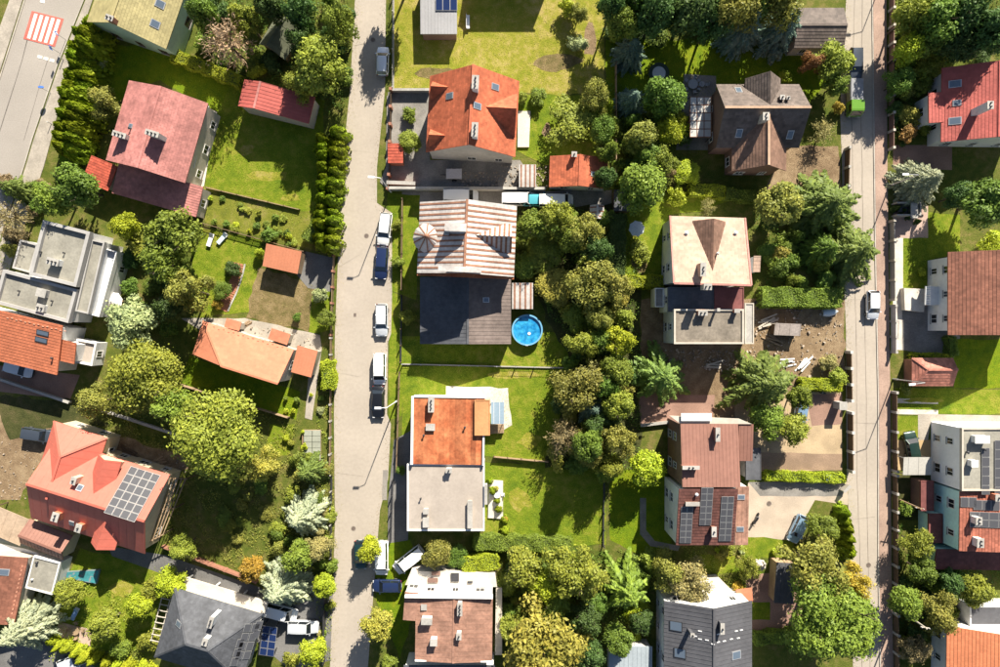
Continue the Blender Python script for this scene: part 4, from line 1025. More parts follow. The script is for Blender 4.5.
for a, b in (((166, 478), (187, 479)), ((156, 510), (175, 508)), ((146, 543), (164, 534))):
    MB().bar(W(*a, 2.84), W(*b, 2.84), .14, .14).build('cross_beam', WOOD, pr)
    for q in (a, b):
        p = W(*q, 2.76); MB().xbox((p.x, p.y, 0), .14, .14, 2.76).build('post', WOODD, pr)
# brown lean-to and neighbours in the corner
h = House('outbuilding', 'low dark brown sheet roof building below the coral house', (20, 543), (63, 560), (73, 536), 2.7, 'outbuilding')
h.gable(3.9, R_BROWNM, 'u', off=.42, style=SM(.5, .04, .03)).walls(YELW, .25, win=False)
h = House('canopy', 'flat tan plank canopy beside the brown outbuilding', (-16, 531), (20, 546), (32, 520), 2.5, 'canopy')
h.mono(2.7, M('plank_roof', (.40, .30, .215), var=.15, scale=3), SM(1.45, .05, .03, None, True), .1)
for u, v in ((.2, .2), (h.W - .2, .2), (.2, h.D - .2), (h.W - .2, h.D - .2)): MB().xbox(h.P(u, v, 0), .12, .12, 2.42).build('post', WOODD, h.root)
slab('terrace', [(-12, 541), (26, 549), (60, 561), (58, 566), (26, 559), (-12, 558)], 0, 1.6, WHITE, 'white walled terrace between the brown roofs', 'terrace')
h = House('house', 'rust brown tile roof house beside the silver spruce', (14, 625), (28, 558), (-70, 545), 3.8)
h.gable(6.4, R_RUST, 'u').walls(CREAM, .3, win=False).skylight(4, 572, .9, 1.3)
for k in range(12):
    q, p = h.hit(22.5 - k * .95, 566 + k * 4.3); MB().box(q, p.u * .12, p.v * .05, p.n * .09).build('snow_guard', MATS['snow_guard_clay'], h.root)
h = House('garage', 'flat olive felt garage with white edge below the brown outbuilding', (25, 588), (52, 595), (61, 563), 2.9, 'garage')
h.flat(R_FELT, .15, .2, WHITE).walls(WHITE, .05, win=False).vent(33, 579, .1, .35, WMETAL).vent(38, 562, .12, .5)
# dark hip roof
h = House('house', 'dark grey hip roof house with solar panels and a white terrace strip', (175, 588), (262, 614), (242, 683), 4.6)
h.gable(8.2, R_SLATE, 'u', h0=4.7, h1=4.7, style=T1).walls(CREAM, .5).skylight(179, 624, .8, 1.2).chimney(213, 620, .5, 1.4, 1.7, WHITE, 2).chimney(206, 641, .6, .9, .7, WHITE, 1)
h.panel_grid(247, 641, 4, 2, 1.15, .95, .14).panel_grid(237, 652, 3, 1, 1.15, .95, .14).panel_grid(257, 629, 2, 1, 1.15, .95, .14)
slab('white_terrace', [(184, 577), (268, 602), (265, 614), (183, 592)], 2.1, 2.4, PAVE_W, parent=h.root)
mb = MB()
for x, y in ((186, 580), (214, 588), (242, 596), (265, 603)): p = W(x, y, 2.1); mb.xbox((p.x, p.y, 0), .2, .2, 2.1); mb.build('terrace_post', WHITE, h.root); mb = MB()
h = House('carport', 'carport roofed with dark blue solar modules beside the hip roof', (258, 655), (272, 657), (279, 627), 2.5, 'carport')
h.mono(2.7, DMETAL, None, .08).panel_grid(268.5, 641, 2, 4, 1.0, 1.02, .03, SOLARB, h=.02)
for u, v in ((.15, .15), (h.W - .15, .15), (.15, h.D - .15), (h.W - .15, h.D - .15)): MB().xbox(h.P(u, v, 0), .12, .12, 2.42).build('post', DMETAL, h.root)
# red shed and A-frame shed
h = House('shed', 'long red sheet roof shed beside the bright lawn', (238, 106), (308, 123), (313, 96), 3.7, 'shed')
h.gable(4.6, R_REDSH, 'v', off=.26, ze2=3.4, style=SM(.5, .04, .03), caps=R_PINK).walls(CREAM, .2, win=False)
h = House('shed', 'small grey green felt shed among the dark trees', (259, 44), (285, 60), (297, 28), 1.9, 'shed')
h.gable(4, R_GREEN, 'v', style=SM(1.4, .05, .02, None, True)).walls(WOOD, .3, win=False)
# grey outbuilding on the dry lawn
h = House('outbuilding', 'grey sheet roof outbuilding with dark blue panels on the dry lawn', (420.5, 34), (457, 34), (457, -24), 2.5, 'outbuilding')
h.mono(2.9, M('pale_grey_sheet', (.31, .305, .31), var=.06, rough=.5), SM(.45, .05, .03)).walls(BROWNW, .2, win=False).panel_grid(446.5, 5, 3, 1, .98, 1.6, .03, SOLARB)
# orange roof house
h = House('house', 'orange tile roof house with dormers standing on a concrete yard', (426, 152), (515, 157), (518, 81), 5)
h.gable(10, R_ORANGE, 'v', style=T1).walls(GREYW, .35)
h.dormer(430.5, 86, 7.3, 5.3, 2.6, R_ORANGE, CREAM).dormer(428.5, 134.5, 7.3, 5.3, 2.6, R_ORANGE, CREAM).dormer(516.5, 108.5, 8.5, 5.4, 5.9, R_ORANGE, CREAM)
h.chimney(475.5, 84, .75, 1.6, 1.5, WHITE, 3).chimney(475, 131, .7, 1.7, 1.4, WHITE, 3).skylight(450, 96).skylight(495, 87).skylight(477, 106)
slab('terrace', [(518, 111), (530.5, 111), (529, 147), (517.5, 147)], 0, .35, PAVE_W, 'pale concrete terrace beside the orange roof house', 'terrace')
h = House('garage', 'small orange tile roof garage with white gable wall', (549, 187), (607, 189), (608, 158), 2.7, 'garage')
h.gable(4.2, R_ORANGE, 'v', style=T1).walls(WHITE, .25).skylight(593, 174, .6, .7).chimney(574, 155, .6, .6, .8, R_RED, 1)
h = House('shed', 'tiny terracotta roof shed by the brick street fence', (388, 163), (403, 163), (403, 144), 2.2, 'shed')
h.mono(2.5, R_RED, T1).walls(BRICK, .15, win=False)
# striped roof house with turret
h = House('house', 'house with rust and white striped metal roof and a round turret', (417, 273), (514, 277), (517, 206), 7.0)
STR = SM(.70, .25, .04, R_RUSTB)
h.gable(10.3, R_WHITEM, 'v', style=STR, caps=R_RUSTB).walls(CREAM, .45).dormer(511.5, 236.5, 9.7, 7.8, 3.8, R_WHITEM, WHITE, SM(.62, .26, .04, R_RUSTB))
h.chimney(456, 228, 2.6, .9, 1.6, WHITE, 0, R_WHITEM).chimney(460, 269.5, 5.4, .55, .5, R_WHITEM, 0, R_WHITEM).chimney(447, 231, .5, 1.1, .9, R_RUSTB, 0)
MB().box(h.P(h.W / 2, .05, 6.75), h.U * h.W / 2, h.V * .35, .16).build('eave_board', R_RUSTM, h.root)
tc = W(428, 238, 7.6); n8 = 10
mb = MB(); mb.tube((tc.x, tc.y, 0), (tc.x, tc.y, 7.6), 1.65, 1.65, n8); mb.build('turret_wall', CREAM, h.root)
tr_o = MB().tube((tc.x, tc.y, 7.45), (tc.x, tc.y, 7.6), 2.0, 2.0, n8).build('turret_eave', R_RUSTB, h.root)
ap = Vector((tc.x, tc.y, 9.7))
for k in range(n8):
    a0, a1 = 2 * math.pi * k / n8, 2 * math.pi * (k + 1) / n8; e = lambda a: Vector((tc.x + 2.0 * math.cos(a), tc.y + 2.0 * math.sin(a), 7.62))
    pl = Plane([e(a0), e(a1), ap]); mb = MB(); mb.solid(pl.p, .06); mb.build('turret_sheet', R_WHITEM, h.root)
    for t in (.5,): MB().bar(e((a0 + a1) / 2) * .97 + Vector((tc.x, tc.y, 7.68)) * .03, ap + Vector((0, 0, .03)), .16, .05).build('turret_batten', R_RUSTB, h.root)
g2 = House('', '', (420, 344), (511, 344), (512, 277), 3.2, root=h.root); g2.gable(4.7, R_SLATE, 'v', off=.53, style=SM(.5, .05, .03), mat2=R_TAUPE).walls(GREYW, .2).skylight(486, 300, .7, .9)
h = House('shed', 'patched white sheet shed beside the round pool', (512, 309), (533, 309), (534, 283), 2.2, 'shed')
h.mono(2.5, R_WHITEM, SM(.75, .25, .02, R_RUSTB)).walls(WOOD, .12, win=False)
# rust roof / pale flat roof house
h = House('house', 'white house with rusted sheet roof half and pale flat roof half', (412, 464), (484, 465), (485, 397), 5.1)
h.mono(5.35, R_RUSTM, ('tile', .72, 9.8, .012)).walls(WHITE, .25, skip=(0,))
MB().box(h.P(.0, h.D / 2, 4.8), h.U * .16, h.V * h.D / 2, .72).build('parapet', WHITE, h.root); MB().box(h.P(h.W / 2 + .2, h.D, 4.8), h.U * h.W / 2, h.V * .14, .7).build('parapet', WHITE, h.root)
MB().box(h.P(h.W - .1, h.D * .24, 4.9), h.U * .12, h.V * h.D * .24, .62).build('parapet', WHITE, h.root)
h.chimney(431.5, 404, .65, 2.0, 1.0, WHITE, 3).chimney(430.5, 427, 1.1, .8, .35, CREAM, 0).vent(424, 435, .1, .6).vent(465, 427, .1, .6)
g2 = House('', '', (407, 531), (484.5, 531), (487, 464), 4.9, root=h.root); g2.flat(R_FELTL, .12, .2, WHITE).walls(WHITE, .08).chimney(449, 470, .7, .5, .9, WHITE, 1).vent(421, 498, .09, .6).chimney(426, 511, .6, .6, .5, WHITE, 0).chimney(426, 522, .7, 1.2, .5, CREAM, 0).chimney(470, 514, .55, 3.6, .6, CREAM, 0).chimney(486, 494, .3, 2.6, .4, WHITE, 0)
g3 = House('', '', (474.5, 435.5), (490, 435.5), (490, 400), 5.8, root=h.root); g3.flat(R_TERRA, .06, .12, R_TERRA).walls(YELW, .06, win=False)
slab('stair_deck', [(490, 425), (504, 424), (504, 433), (490, 434)], 0, .8, WOOD, parent=h.root)
for k in range(6): slab('deck_board', [(490.5, 425 + k * 1.4), (503.5, 424.2 + k * 1.4), (503.5, 425.2 + k * 1.4), (490.5, 426 + k * 1.4)], .82, .86, WOOD, parent=h.root)
slab('terrace', [(489, 480), (503, 481), (503, 519), (488, 518)], 0, .3, PAVE_W, 'pale terrace with a shrub pot beside the pale flat roof', 'terrace')
h = House('glass_canopy', 'blue grey glass canopy beside the terracotta roof box', (491, 424), (504, 424), (505, 402), 2.5, 'canopy')
h.mono(2.6, M('milky_glass', (.24, .32, .40), rough=.2, var=.06, bump=0), SM(.8, .05, .03, WMETAL), .05)
for u, v in ((.1, .1), (h.W - .1, .1), (.1, h.D - .1), (h.W - .1, h.D - .1)): MB().xbox(h.P(u, v, 0), .08, .08, 2.45).build('post', WMETAL, h.root)
# weathered roof house at the bottom
h = House('house', 'weathered brown red sheet roof house with white terrace wall', (415, 661), (492, 662), (496, 596), 6.6)
h.gable(7.1, R_OLDRED, 'v', style=SM(.6, .04, .02)).walls(WHITE, .08).chimney(460, 608, .55, 1.6, 1.0, GREYW, 3).chimney(427, 620, 1.3, .75, 1.0, WHITE, 0).chimney(459, 635, .55, .8, .9, WHITE, 1).chimney(434, 641, .8, .8, 1.0, WHITE, 0).chimney(424, 607, .65, .65, .15, BROWNW, 0)
MB().box(h.P(h.W / 2, .1, 6.5), h.U * h.W / 2, h.V * .1, .25).build('parapet', WHITE, h.root); MB().box(h.P(h.W / 2 - .7, h.D, 6.3), h.U * (h.W / 2 + .7), h.V * .14, 1.05).build('parapet', WHITE, h.root)
g2 = House('', '', (403, 620), (416, 621), (417, 592.5), 6.55, root=h.root); g2.mono(6.75, R_OLDRED, None).walls(WHITE, .06)
slab('roof_terrace', [(411, 571), (495, 574), (497, 587), (405, 585)], 0, 2.9, PAVE_W, parent=h.root)
for x, y, a, b in ((436, 573, 1.2, .5), (433, 580, 1.4, .6), (455, 577, 1.1, 1.1), (470, 582, .7, .25), (452, 588, .7, .25)): MB().xbox(W(x, y, 2.92), a, b, .22).build('terrace_box', BROWNW if a > 1.1 else DMETAL, h.root)
slab('side_platform', [(496, 588), (502, 588), (502, 655), (495, 655)], 0, 2.6, CREAM, parent=h.root)
g3 = House('', '', (404, 705), (495, 705), (496, 664), 4, root=h.root); g3.mono(4.4, R_SLATE, SM(.5, .05, .03)).walls(WHITE, .2, win=False)
# dark brown steep roof house
h = House('house', 'steep dark brown tile roof house with conservatory beside the shaded lawn', (716, 147.7), (799, 147.7), (798, 84.5), 5)
h.gable(8.75, R_DKBROWN, 'u', style=T1, caps=M('ridge_sand', (.42, .28, .19), var=.15)).walls(BROWNW, .4).dormer(770.5, 71, 8.4, 5.7, 4.7, R_DKBROWN, BROWNW)
g2 = House('', '', (732, 171), (786, 171), (786, 118), 4.8, root=h.root); g2.gable(8.3, R_BROWN, 'v', style=T1, caps=MATS['ridge_sand']).walls(BROWNW, .5)
h.chimney(764, 118, .7, .9, 1.5, CREAM, 2).skylight(738.5, 90.5).skylight(739, 133).skylight(790, 134.5).chimney(781, 98.5, .5, .5, 1.0, DMETAL, 1).chimney(787, 99, .35, .35, .9, DMETAL, 1).skylight(779, 149, .8, 1.0)
h = House('conservatory', 'glass roofed conservatory with white bars on the grey terrace', (690, 137), (711, 137), (711, 97), 2.6, 'conservatory')
p_ = h.P; h.planes = [Plane([p_(0, 0, 2.5), p_(h.W, 0, 2.7), p_(h.W, h.D, 2.7), p_(0, h.D, 2.5)])]
PANE = M('greenhouse_glass', (.56, .55, .52), rough=.18, var=.1, scale=.8, bump=0, spec=.8)
for i in range(3):
    for j in range(5):
        u0, v0 = h.W * i / 3, h.D * j / 5; MB().solid([p_(u0 + .05, v0 + .05, 2.62), p_(u0 + h.W / 3 - .05, v0 + .05, 2.62), p_(u0 + h.W / 3 - .05, v0 + h.D / 5 - .05, 2.62), p_(u0 + .05, v0 + h.D / 5 - .05, 2.62)], .03).build('roof_pane', PANE, h.root)
for i in range(4): MB().bar(p_(h.W * i / 3, 0, 2.63), p_(h.W * i / 3, h.D, 2.63), .09, .10).build('glazing_bar', R_RUSTB, h.root)
for j in range(6): MB().bar(p_(0, h.D * j / 5, 2.64), p_(h.W, h.D * j / 5, 2.64), .07, .08).build('glazing_bar', R_RUSTB, h.root)
for u, v in ((0, 0), (h.W, 0), (0, h.D), (h.W, h.D), (0, h.D / 2), (h.W, h.D / 2)): MB().xbox(h.P(u, v, 0), .1, .1, 2.58).build('post', DMETAL, h.root)
MB().box(h.P(h.W / 2, h.D / 2, 0), h.U * h.W / 2, h.V * .03, .9).build('low_wall', BROWNW, h.root)
# tan shingle house with brown felt annex
h = House('house', 'tan shingle roof house with white walls and a brown flat roof annex', (670, 216), (745, 218), (672, 285), 5.5)
h.mono(8.6, R_TAN, SH).walls(WHITE, .3)
MB().box(h.P(h.W / 2, h.D, 8.5), h.U * h.W / 2, h.V * .13, .2).build('ridge_cap', M('pink_ridge', (.40, .19, .16), var=.15), h.root)
for u in (0, h.W): MB().bar(h.P(u, 0, 5.55), h.P(u, h.D, 8.65), .22, .12).build('verge_board', MATS['pink_ridge'], h.root)
gd = House('', '', (668, 312), (714, 312), (714, 287), 5.4, root=h.root); gd.flat(R_SLATE, .1, .12, R_SLATE).walls(WHITE, .05)
gd = House('', '', (714.5, 312), (744, 312), (744, 287), 5.4, root=h.root); gd.flat(R_MAROON, .1, .12, R_MAROON).walls(WHITE, .05, win=False)
h.dormer(714, 218.5, 8.0, 5.8, 4.4, R_BROWN, WHITE)
h.chimney(701.5, 270, .6, 1.7, 1.7, R_TAN, 2).chimney(706.5, 287, .9, .7, 1.2, CREAM, 2).vent(686, 233, .16, .4, WMETAL).vent(735, 233, .16, .4, WMETAL).vent(716, 254, .12, .9, GREYW)
g2 = House('', '', (674, 344), (744, 344), (744, 309), 6.4, root=h.root); g2.flat(R_FELTB, .22, .24, CREAM).walls(WHITE, .08).chimney(702, 313, 1.1, .6, .9, R_SALMON, 2).chimney(717, 310, .25, .3, 1.4, WHITE, 0).chimney(736, 311, .6, .4, 1.0, R_SALMON, 0)
g3 = House('', '', (655, 307), (664, 307), (665, 288), 3.0, root=h.root); g3.flat(CONC, .5, .12, WHITE).walls(WHITE, .05, win=False)
g4 = House('', '', (745, 344), (754, 344), (754, 303), 4.2, root=h.root); g4.flat(CONC, .12, .15, CREAM).walls(CREAM, .05, win=False)
g5 = House('', '', (753, 272), (760, 272), (760, 256), 4.6, root=h.root); g5.mono(4.9, R_TAN, SH).walls(WHITE, .1, win=False)
# brown sheet roof house with three solar strips
h = House('house', 'brown sheet roof house with three solar strips on its lower roof', (680.5, 424), (738, 424), (736, 485.5), 7.6)
h.mono(8.6, R_BROWNM, SM(.48, .035, .025)).walls(BROWNW, .12).chimney(716.5, 434, .45, 1.7, 1.2, R_BROWNM, 1).chimney(690, 467, 2.1, .35, 1.0, R_BROWNM, 2)
g2 = House('', '', (676, 545), (734, 545), (736, 486.5), 6.9, root=h.root); g2.mono(8.5, RT('brick_red_shingle', (.12, .05, .04)), T1).walls(WHITE, .1)
g2.panel_grid(686, 524.5, 2, 6, .76, .84, .03).panel_grid(706, 506, 2, 6, .76, .86, .03).panel_grid(726, 518.5, 2, 7, .80, .88, .03)
g2.chimney(713, 531, .5, 1.2, .9, R_RUST, 1).chimney(692, 503.5, 1.7, .4, .6, R_OLDRED, 0).vent(696, 494, .14, .5, WMETAL)
g3 = House('', '', (738, 461), (752.5, 461), (752.5, 424), 6.8, root=h.root); g3.mono(7.2, R_BROWNM, SM(.48, .035, .025)).walls(BROWNW, .1)
g4 = House('', '', (735, 545), (748, 545), (748.5, 486), 5.6, root=h.root); g4.mono(6.0, R_OLDRED, SM(.6, .035, .025)).walls(WHITE, .1, win=False).skylight(741, 497, 1.0, .7).skylight(740, 529, 1.0, .7)
g5 = House('', '', (746, 480), (761, 480), (761, 448), 3.0, root=h.root); g5.flat(R_SLATE, .05, .1, R_SLATE).walls(GREYW, .2, win=False)
MB().box(W(696, 417, 7.6), (2.0, 0, 0), (0, .5, 0), .2).build('roof_light', WHITE, h.root)
slab('eave_terrace', [(670, 416), (740, 419), (752, 424), (680, 423.5)], 6.9, 7.4, CREAM, parent=h.root)
# grey sheet roof house
h = House('house', 'grey sheet roof house with white gable beside the palm like spruce', (664, 601), (752, 601), (752, 700), 5.8)
h.gable(8.5, R_GREY, 'v', style=SM(.55, .05, .035)).walls(WHITE, .25).skylight(676, 626, 1.3, 1.7, DMETAL).skylight(680, 653, 1.3, 1.6, DMETAL).skylight(736, 655, 1.1, 1.5)
for x, y in [(695, 636), (700, 631), (700, 639), (707, 640), (713, 644), (718, 634), (718, 642), (724, 641), (731, 639), (738, 638), (741, 630), (736, 631)]:
    q, p = h.hit(x, y); MB().box(q, p.u * .06, p.v * .24, p.n * .1).build('snow_guard', WMETAL, h.root)
h.chimney(721, 627, .4, 1.3, 1.3, R_GREY, 1).chimney(691, 633, .4, .4, 1.6, R_GREY, 1)
slab('gable_terrace', [(694, 582), (721, 580), (737, 596), (736, 601), (692, 600)], 0, 2.4, PAVE_W, parent=h.root)
for x, y in ((712, 586), (721, 596), (704, 601)): MB().xbox(W(x, y, 2.42), .7, .35, .12).build('hatch', CONC, h.root)
slab('porch_roof', [(736, 590), (752, 588), (753, 601), (738, 600)], 2.2, 2.4, R_SALMON, parent=h.root)
# far right houses
h = House('house', 'red tile roof house with three skylights and a long white chimney', (941, 142), (942, 68), (1028, 70), 3.9)
h.gable(6.8, R_REDSH, 'u', style=('tile', .5, .42)).walls(WHITE, .45).skylight(955, 84, 1.0, 1.5).skylight(957, 103, .8, 1.0).skylight(955, 121, 1.0, 1.5).chimney(984, 108, .9, .7, 2.6, WHITE, 2)
g2 = House('', '', (929, 123), (928.5, 93), (942, 93), 3.7, root=h.root); g2.mono(4.05, R_REDSH, ('tile', .5, .42)).walls(WHITE, .2)
h = House('house', 'rust brown tile roof house with white front wall and balcony', (948, 335), (948, 252), (1036, 252), 5.5)
h.gable(8.2, R_RUST, 'u', style=('tile', .34, .42)).walls(WHITE, .6)
slab('front_terrace', [(904, 288), (926, 289), (924, 312), (905, 310)], 0, 1.0, PAVE_W, parent=h.root)
slab('balcony', [(926, 286), (947, 287), (946, 305), (925, 305)], 2.3, 2.55, WHITE, parent=h.root)
mb = MB()
for k in range(9): q = W(926, 286.5 + k * 2.3, 2.55); mb.xbox(q, .05, .05, .95)
mb.bar(W(926, 286.5, 3.5), W(925.4, 305, 3.5), .06); mb.build('railing', WMETAL, h.root)
h = House('shed', 'small old red tile shed on the long lawn', (912, 386), (953, 386), (953, 358), 2.4, 'shed')
h.gable(3.5, RT('mossy_red_tile', (.40, .16, .115), var=.3, isl=.2), 'u', off=.6, h0=1.6, style=T1).walls(BRICK, .25, win=False)
h = House('building', 'tall white and teal walled building with solar panels and red roof', (962, 491), (962, 428), (1046, 428), 6.8, 'building')
h.flat(R_FELT, .2, .22, CREAM).walls(WHITE2, .04).chimney(980, 439, .9, 1.8, .9, WHITE, 0, WHITE).chimney(972.5, 463, .8, .8, .9, WHITE, 0, WHITE).vent(966, 452).vent(983, 449)
h.panel_grid(985, 471, 1, 5, 1.05, 1.2, .05, uv=(h.V, h.U)).panel_grid(999, 468, 1, 6, 1.3, 1.2, .05, uv=(h.V, h.U))
g2 = House('', '', (959, 551), (960, 491.5), (1040, 491.5), 6.1, root=h.root); g2.mono(6.7, RT('dusty_red_tile', (.31, .105, .068)), T1).walls(TEALW, .06)
g2.panel_grid(968, 502, 1, 2, 1.3, 1.0, .04).panel_grid(986, 505, 1, 3, 1.3, 1.1, .04).panel_grid(998, 520, 2, 6, 1.0, 1.2, .04).chimney(976, 520, .9, .7, 1.2, WHITE, 2).chimney(978, 542, 1.1, .8, 1.0, WHITE, 2).chimney(996, 497, .8, .8, 1.1, R_SALMON, 1)
g3 = House('', '', (934, 569), (1046, 571), (1046, 550), 2.7, root=h.root); g3.mono(3.2, R_MAROON, T1).walls(TEALW, .1, win=False)
g4 = House('', '', (929, 543), (943, 543), (943, 514), 2.7, root=h.root); g4.flat(R_MAROON, .05, .1, R_MAROON).walls(TEALW, .1, win=False)
g5 = House('', '', (921, 511), (934, 511), (934, 481), 2.6, root=h.root); g5.flat(R_MAROON, .05, .1, R_MAROON).walls(BROWNW, .1, win=False)
h = House('canopy', 'pale sheet canopy between the white building and the street', (903, 475), (931, 475), (931, 457), 2.4, 'canopy')
h.mono(2.6, M('canopy_sheet', (.42, .40, .36), var=.08), SM(1.42, .05, .03, None, True), .06)
for u, v in ((.15, .15), (h.W - .15, .15), (.15, h.D - .15), (h.W - .15, h.D - .15)): MB().xbox(h.P(u, v, 0), .1, .1, 2.35).build('post', METAL, h.root)
h = House('house', 'light orange tile roof house by the wooden utility pole', (946, 705), (947, 626), (1042, 626), 4.2)
h.gable(7.2, RT('light_orange_tile', (.58, .20, .095), var=.08, isl=.08), 'u', style=('tile', .34, .42)).walls(WHITE, .5)
h = House('outbuilding', 'grey flat roof outbuilding behind the light orange roof', (970, 626), (1044, 626), (1044, 606), 3.0, 'outbuilding')
h.flat(R_GREY, .1, .2, WHITE).walls(WHITE, .05, win=False)
# long salmon roof house
h = House('house', 'long salmon tile roof house with a hipped end beside the stone terrace', (203, 321), (294, 349.5), (288, 384), 3.3)
p_, w_, d_ = h.P, h.W, h.D; hz = 5.8; h0 = 5.2
h.planes = [Plane([p_(0, 0, 3.3), p_(w_, 0, 3.3), p_(w_, d_, hz), p_(h0, d_, hz)]), Plane([p_(0, 0, 3.3), p_(h0, d_, hz), p_(0, d_, 3.3)])]
h.roof = finish_roof(h.root, h.planes, R_SALMON, ('tile', .5, .42, .025), .16); h.walls(CREAM, .15)
MB().bar(p_(0, 0, 3.35), p_(h0, d_, hz + .05), .25, .09).build('hip_cap', R_SALMON, h.roof); MB().bar(p_(h0, d_ - .02, hz + .04), p_(w_, d_ - .02, hz + .04), .25, .1).build('ridge_cap', R_SALMON, h.roof)
for k in range(16):
    q, p = h.hit(214 + k * 4.9, 327 + k * 1.45 + (k % 2) * 1.2); MB().box(q, p.u * .1, p.v * .05, p.n * .09).build('snow_guard', M('snow_guard_brown', (.30, .12, .07), var=.1), h.root)
g2 = House('', '', (291, 372), (311, 377.5), (319, 351), 2.7, root=h.root); g2.mono(3.0, M('salmon_sheet', (.52, .20, .11), var=.07), SM(.45, .03, .02)).walls(CREAM, .2, win=False)
for a, b, c in (((224, 327), (239, 331), (241, 322)), ((268, 339), (287, 345), (290, 334))):
    g3 = House('', '', a, b, c, 2.5, root=h.root); g3.mono(2.4, R_SALMON, ('tile', .5, .42, .025), .1).walls(CREAM, .2, win=False)
h = House('shed', 'small square salmon sheet shed on the dry yard', (262.5, 266), (297.5, 274), (303, 252), 2.4, 'shed')
h.mono(2.9, MATS['salmon_sheet'], SM(.45, .03, .02)).walls(WOOD, .15, win=False)
# others
h = House('house', 'dark brown gable roof building beside the top of the straight street', (794, 48), (844, 48), (844, 8), 3.4)
h.gable(4.4, R_DKBROWN, 'u', style=T1).walls(CREAM, .3)
h = House('shed', 'grey ribbed sheet shed beside the huge round tree', (774, 603), (793, 604), (797, 563), 2.5, 'shed')
h.mono(2.8, R_GREY, SM(.5, .05, .03)).walls(WOOD, .12, win=False)
h = House('outbuilding', 'low pale grey roof outbuilding below the palm like spruce', (609, 695), (652, 695), (652, 646), 2.8, 'outbuilding')
h.mono(3.0, M('bluish_sheet', (.30, .34, .37), var=.08), SM(.6, .05, .03)).walls(GREYW, .2, win=False)
h = House('shed', 'dark flat roof shed at the end of the narrow lawn', (614, 211), (631, 211), (631, 190), 2.1, 'shed')
h.mono(2.3, R_SLATE, None).walls(WOODD, .1, win=False)
h = House('lean_to', 'striped corrugated sheet lean-to beside the orange garage', (519, 187), (536, 187), (536, 165), 2.1, 'shed')
h.mono(2.4, R_WHITEM, SM(.62, .2, .03, R_RUSTB)).walls(WOOD, .1, win=False)
h = House('shed', 'little patched white shed at the corner of the yard lane', (590, 219), (604, 219), (604, 205), 2.0, 'shed')
h.gable(2.5, R_WHITEM, 'v', style=SM(.7, .2, .02, R_RUSTB)).walls(WOOD, .1, win=False)
h = House('shed', 'old grey board shed in the brown building yard', (774, 335), (800, 336), (800, 324), 1.7, 'shed')
h.mono(2.0, M('old_boards', (.34, .29, .26), var=.2), SM(1.43, .05, .03, None, True)).walls(WOODD, .1, win=False)
h = House('house', 'white gabled house beyond the top edge of the dry lawn', (486, -47), (560, -47), (560, -100), 6, 'house')
h.gable(8, R_RED, 'u', style=T1).walls(WHITE, .3, win=False)
pg = empty('pergola', W(158, 620), 'white slatted pergola beside the dark grey hip roof', 'pergola')
for k in range(8):
    a, b = lerp2((161, 598), (150, 640), k / 7), lerp2((171, 600), (160, 642), k / 7); MB().bar(W(*a, 2.4), W(*b, 2.4), .09, .14).build('slat', CREAM, pg)
for a, b in (((162, 597), (151, 641)), ((170, 599), (159, 643))): MB().bar(W(*a, 2.26), W(*b, 2.26), .1, .12).build('side_beam', CREAM, pg)
for q in ((162, 597), (151, 641), (170, 599), (159, 643)): p = W(*q, 2.2); MB().xbox((p.x, p.y, 0), .1, .1, 2.2).build('post', CREAM, pg)

# ---------------------------------------------------------------- trees, shrubs, hedges
def row(a, b, n, rp, h, mat, label, group, kind='column', jit=1.8, name='thuja', cat='thuja'):
    for k in range(n):
        x, y = lerp2(a, b, k / max(1, n - 1)); plant(kind, x + R.uniform(-jit, jit), y + R.uniform(-jit, jit), rp * R.uniform(.85, 1.25), h * R.uniform(.78, 1.15), mat, label, name, cat, group)
row((96, 30), (78, 152), 13, 13, 5.2, 'thuja', 'tall thuja in the dense row along the wide road pavement', 'thuja row by the wide road')
row((87, 40), (66, 148), 12, 12, 4.6, 'thuja', 'tall thuja in the dense row along the wide road pavement', 'thuja row by the wide road')
row((325, 139), (321, 246), 12, 8.6, 4.2, 'thuja', 'slim thuja in the double row beside the pale side street', 'thuja double row by the side street')
row((337, 135), (332, 250), 13, 8.6, 4.2, 'thuja', 'slim thuja in the double row beside the pale side street', 'thuja double row by the side street')
row((843, 512), (847, 552), 6, 7.5, 3.2, 'thuja', 'thuja in the short row at the corner of the beige court', 'thujas at the beige court')
row((52, 640), (78, 652), 4, 6.5, 2.6, 'lime', 'low golden thuja along the dark forecourt', 'golden thujas by the forecourt')
row((84, 656), (150, 672), 7, 6.5, 2.6, 'lime', 'low golden thuja along the dark forecourt', 'golden thujas by the forecourt')
row((490, 482), (506, 530), 6, 4, 1.6, 'thuja', 'tiny clipped thuja around the pale terrace', 'tiny thujas at the pale terrace')
row((897, 208), (916, 222), 4, 3.5, 1.6, 'dark', 'small dark conifer beside the bin shelter', 'small conifers at the bin shelter')
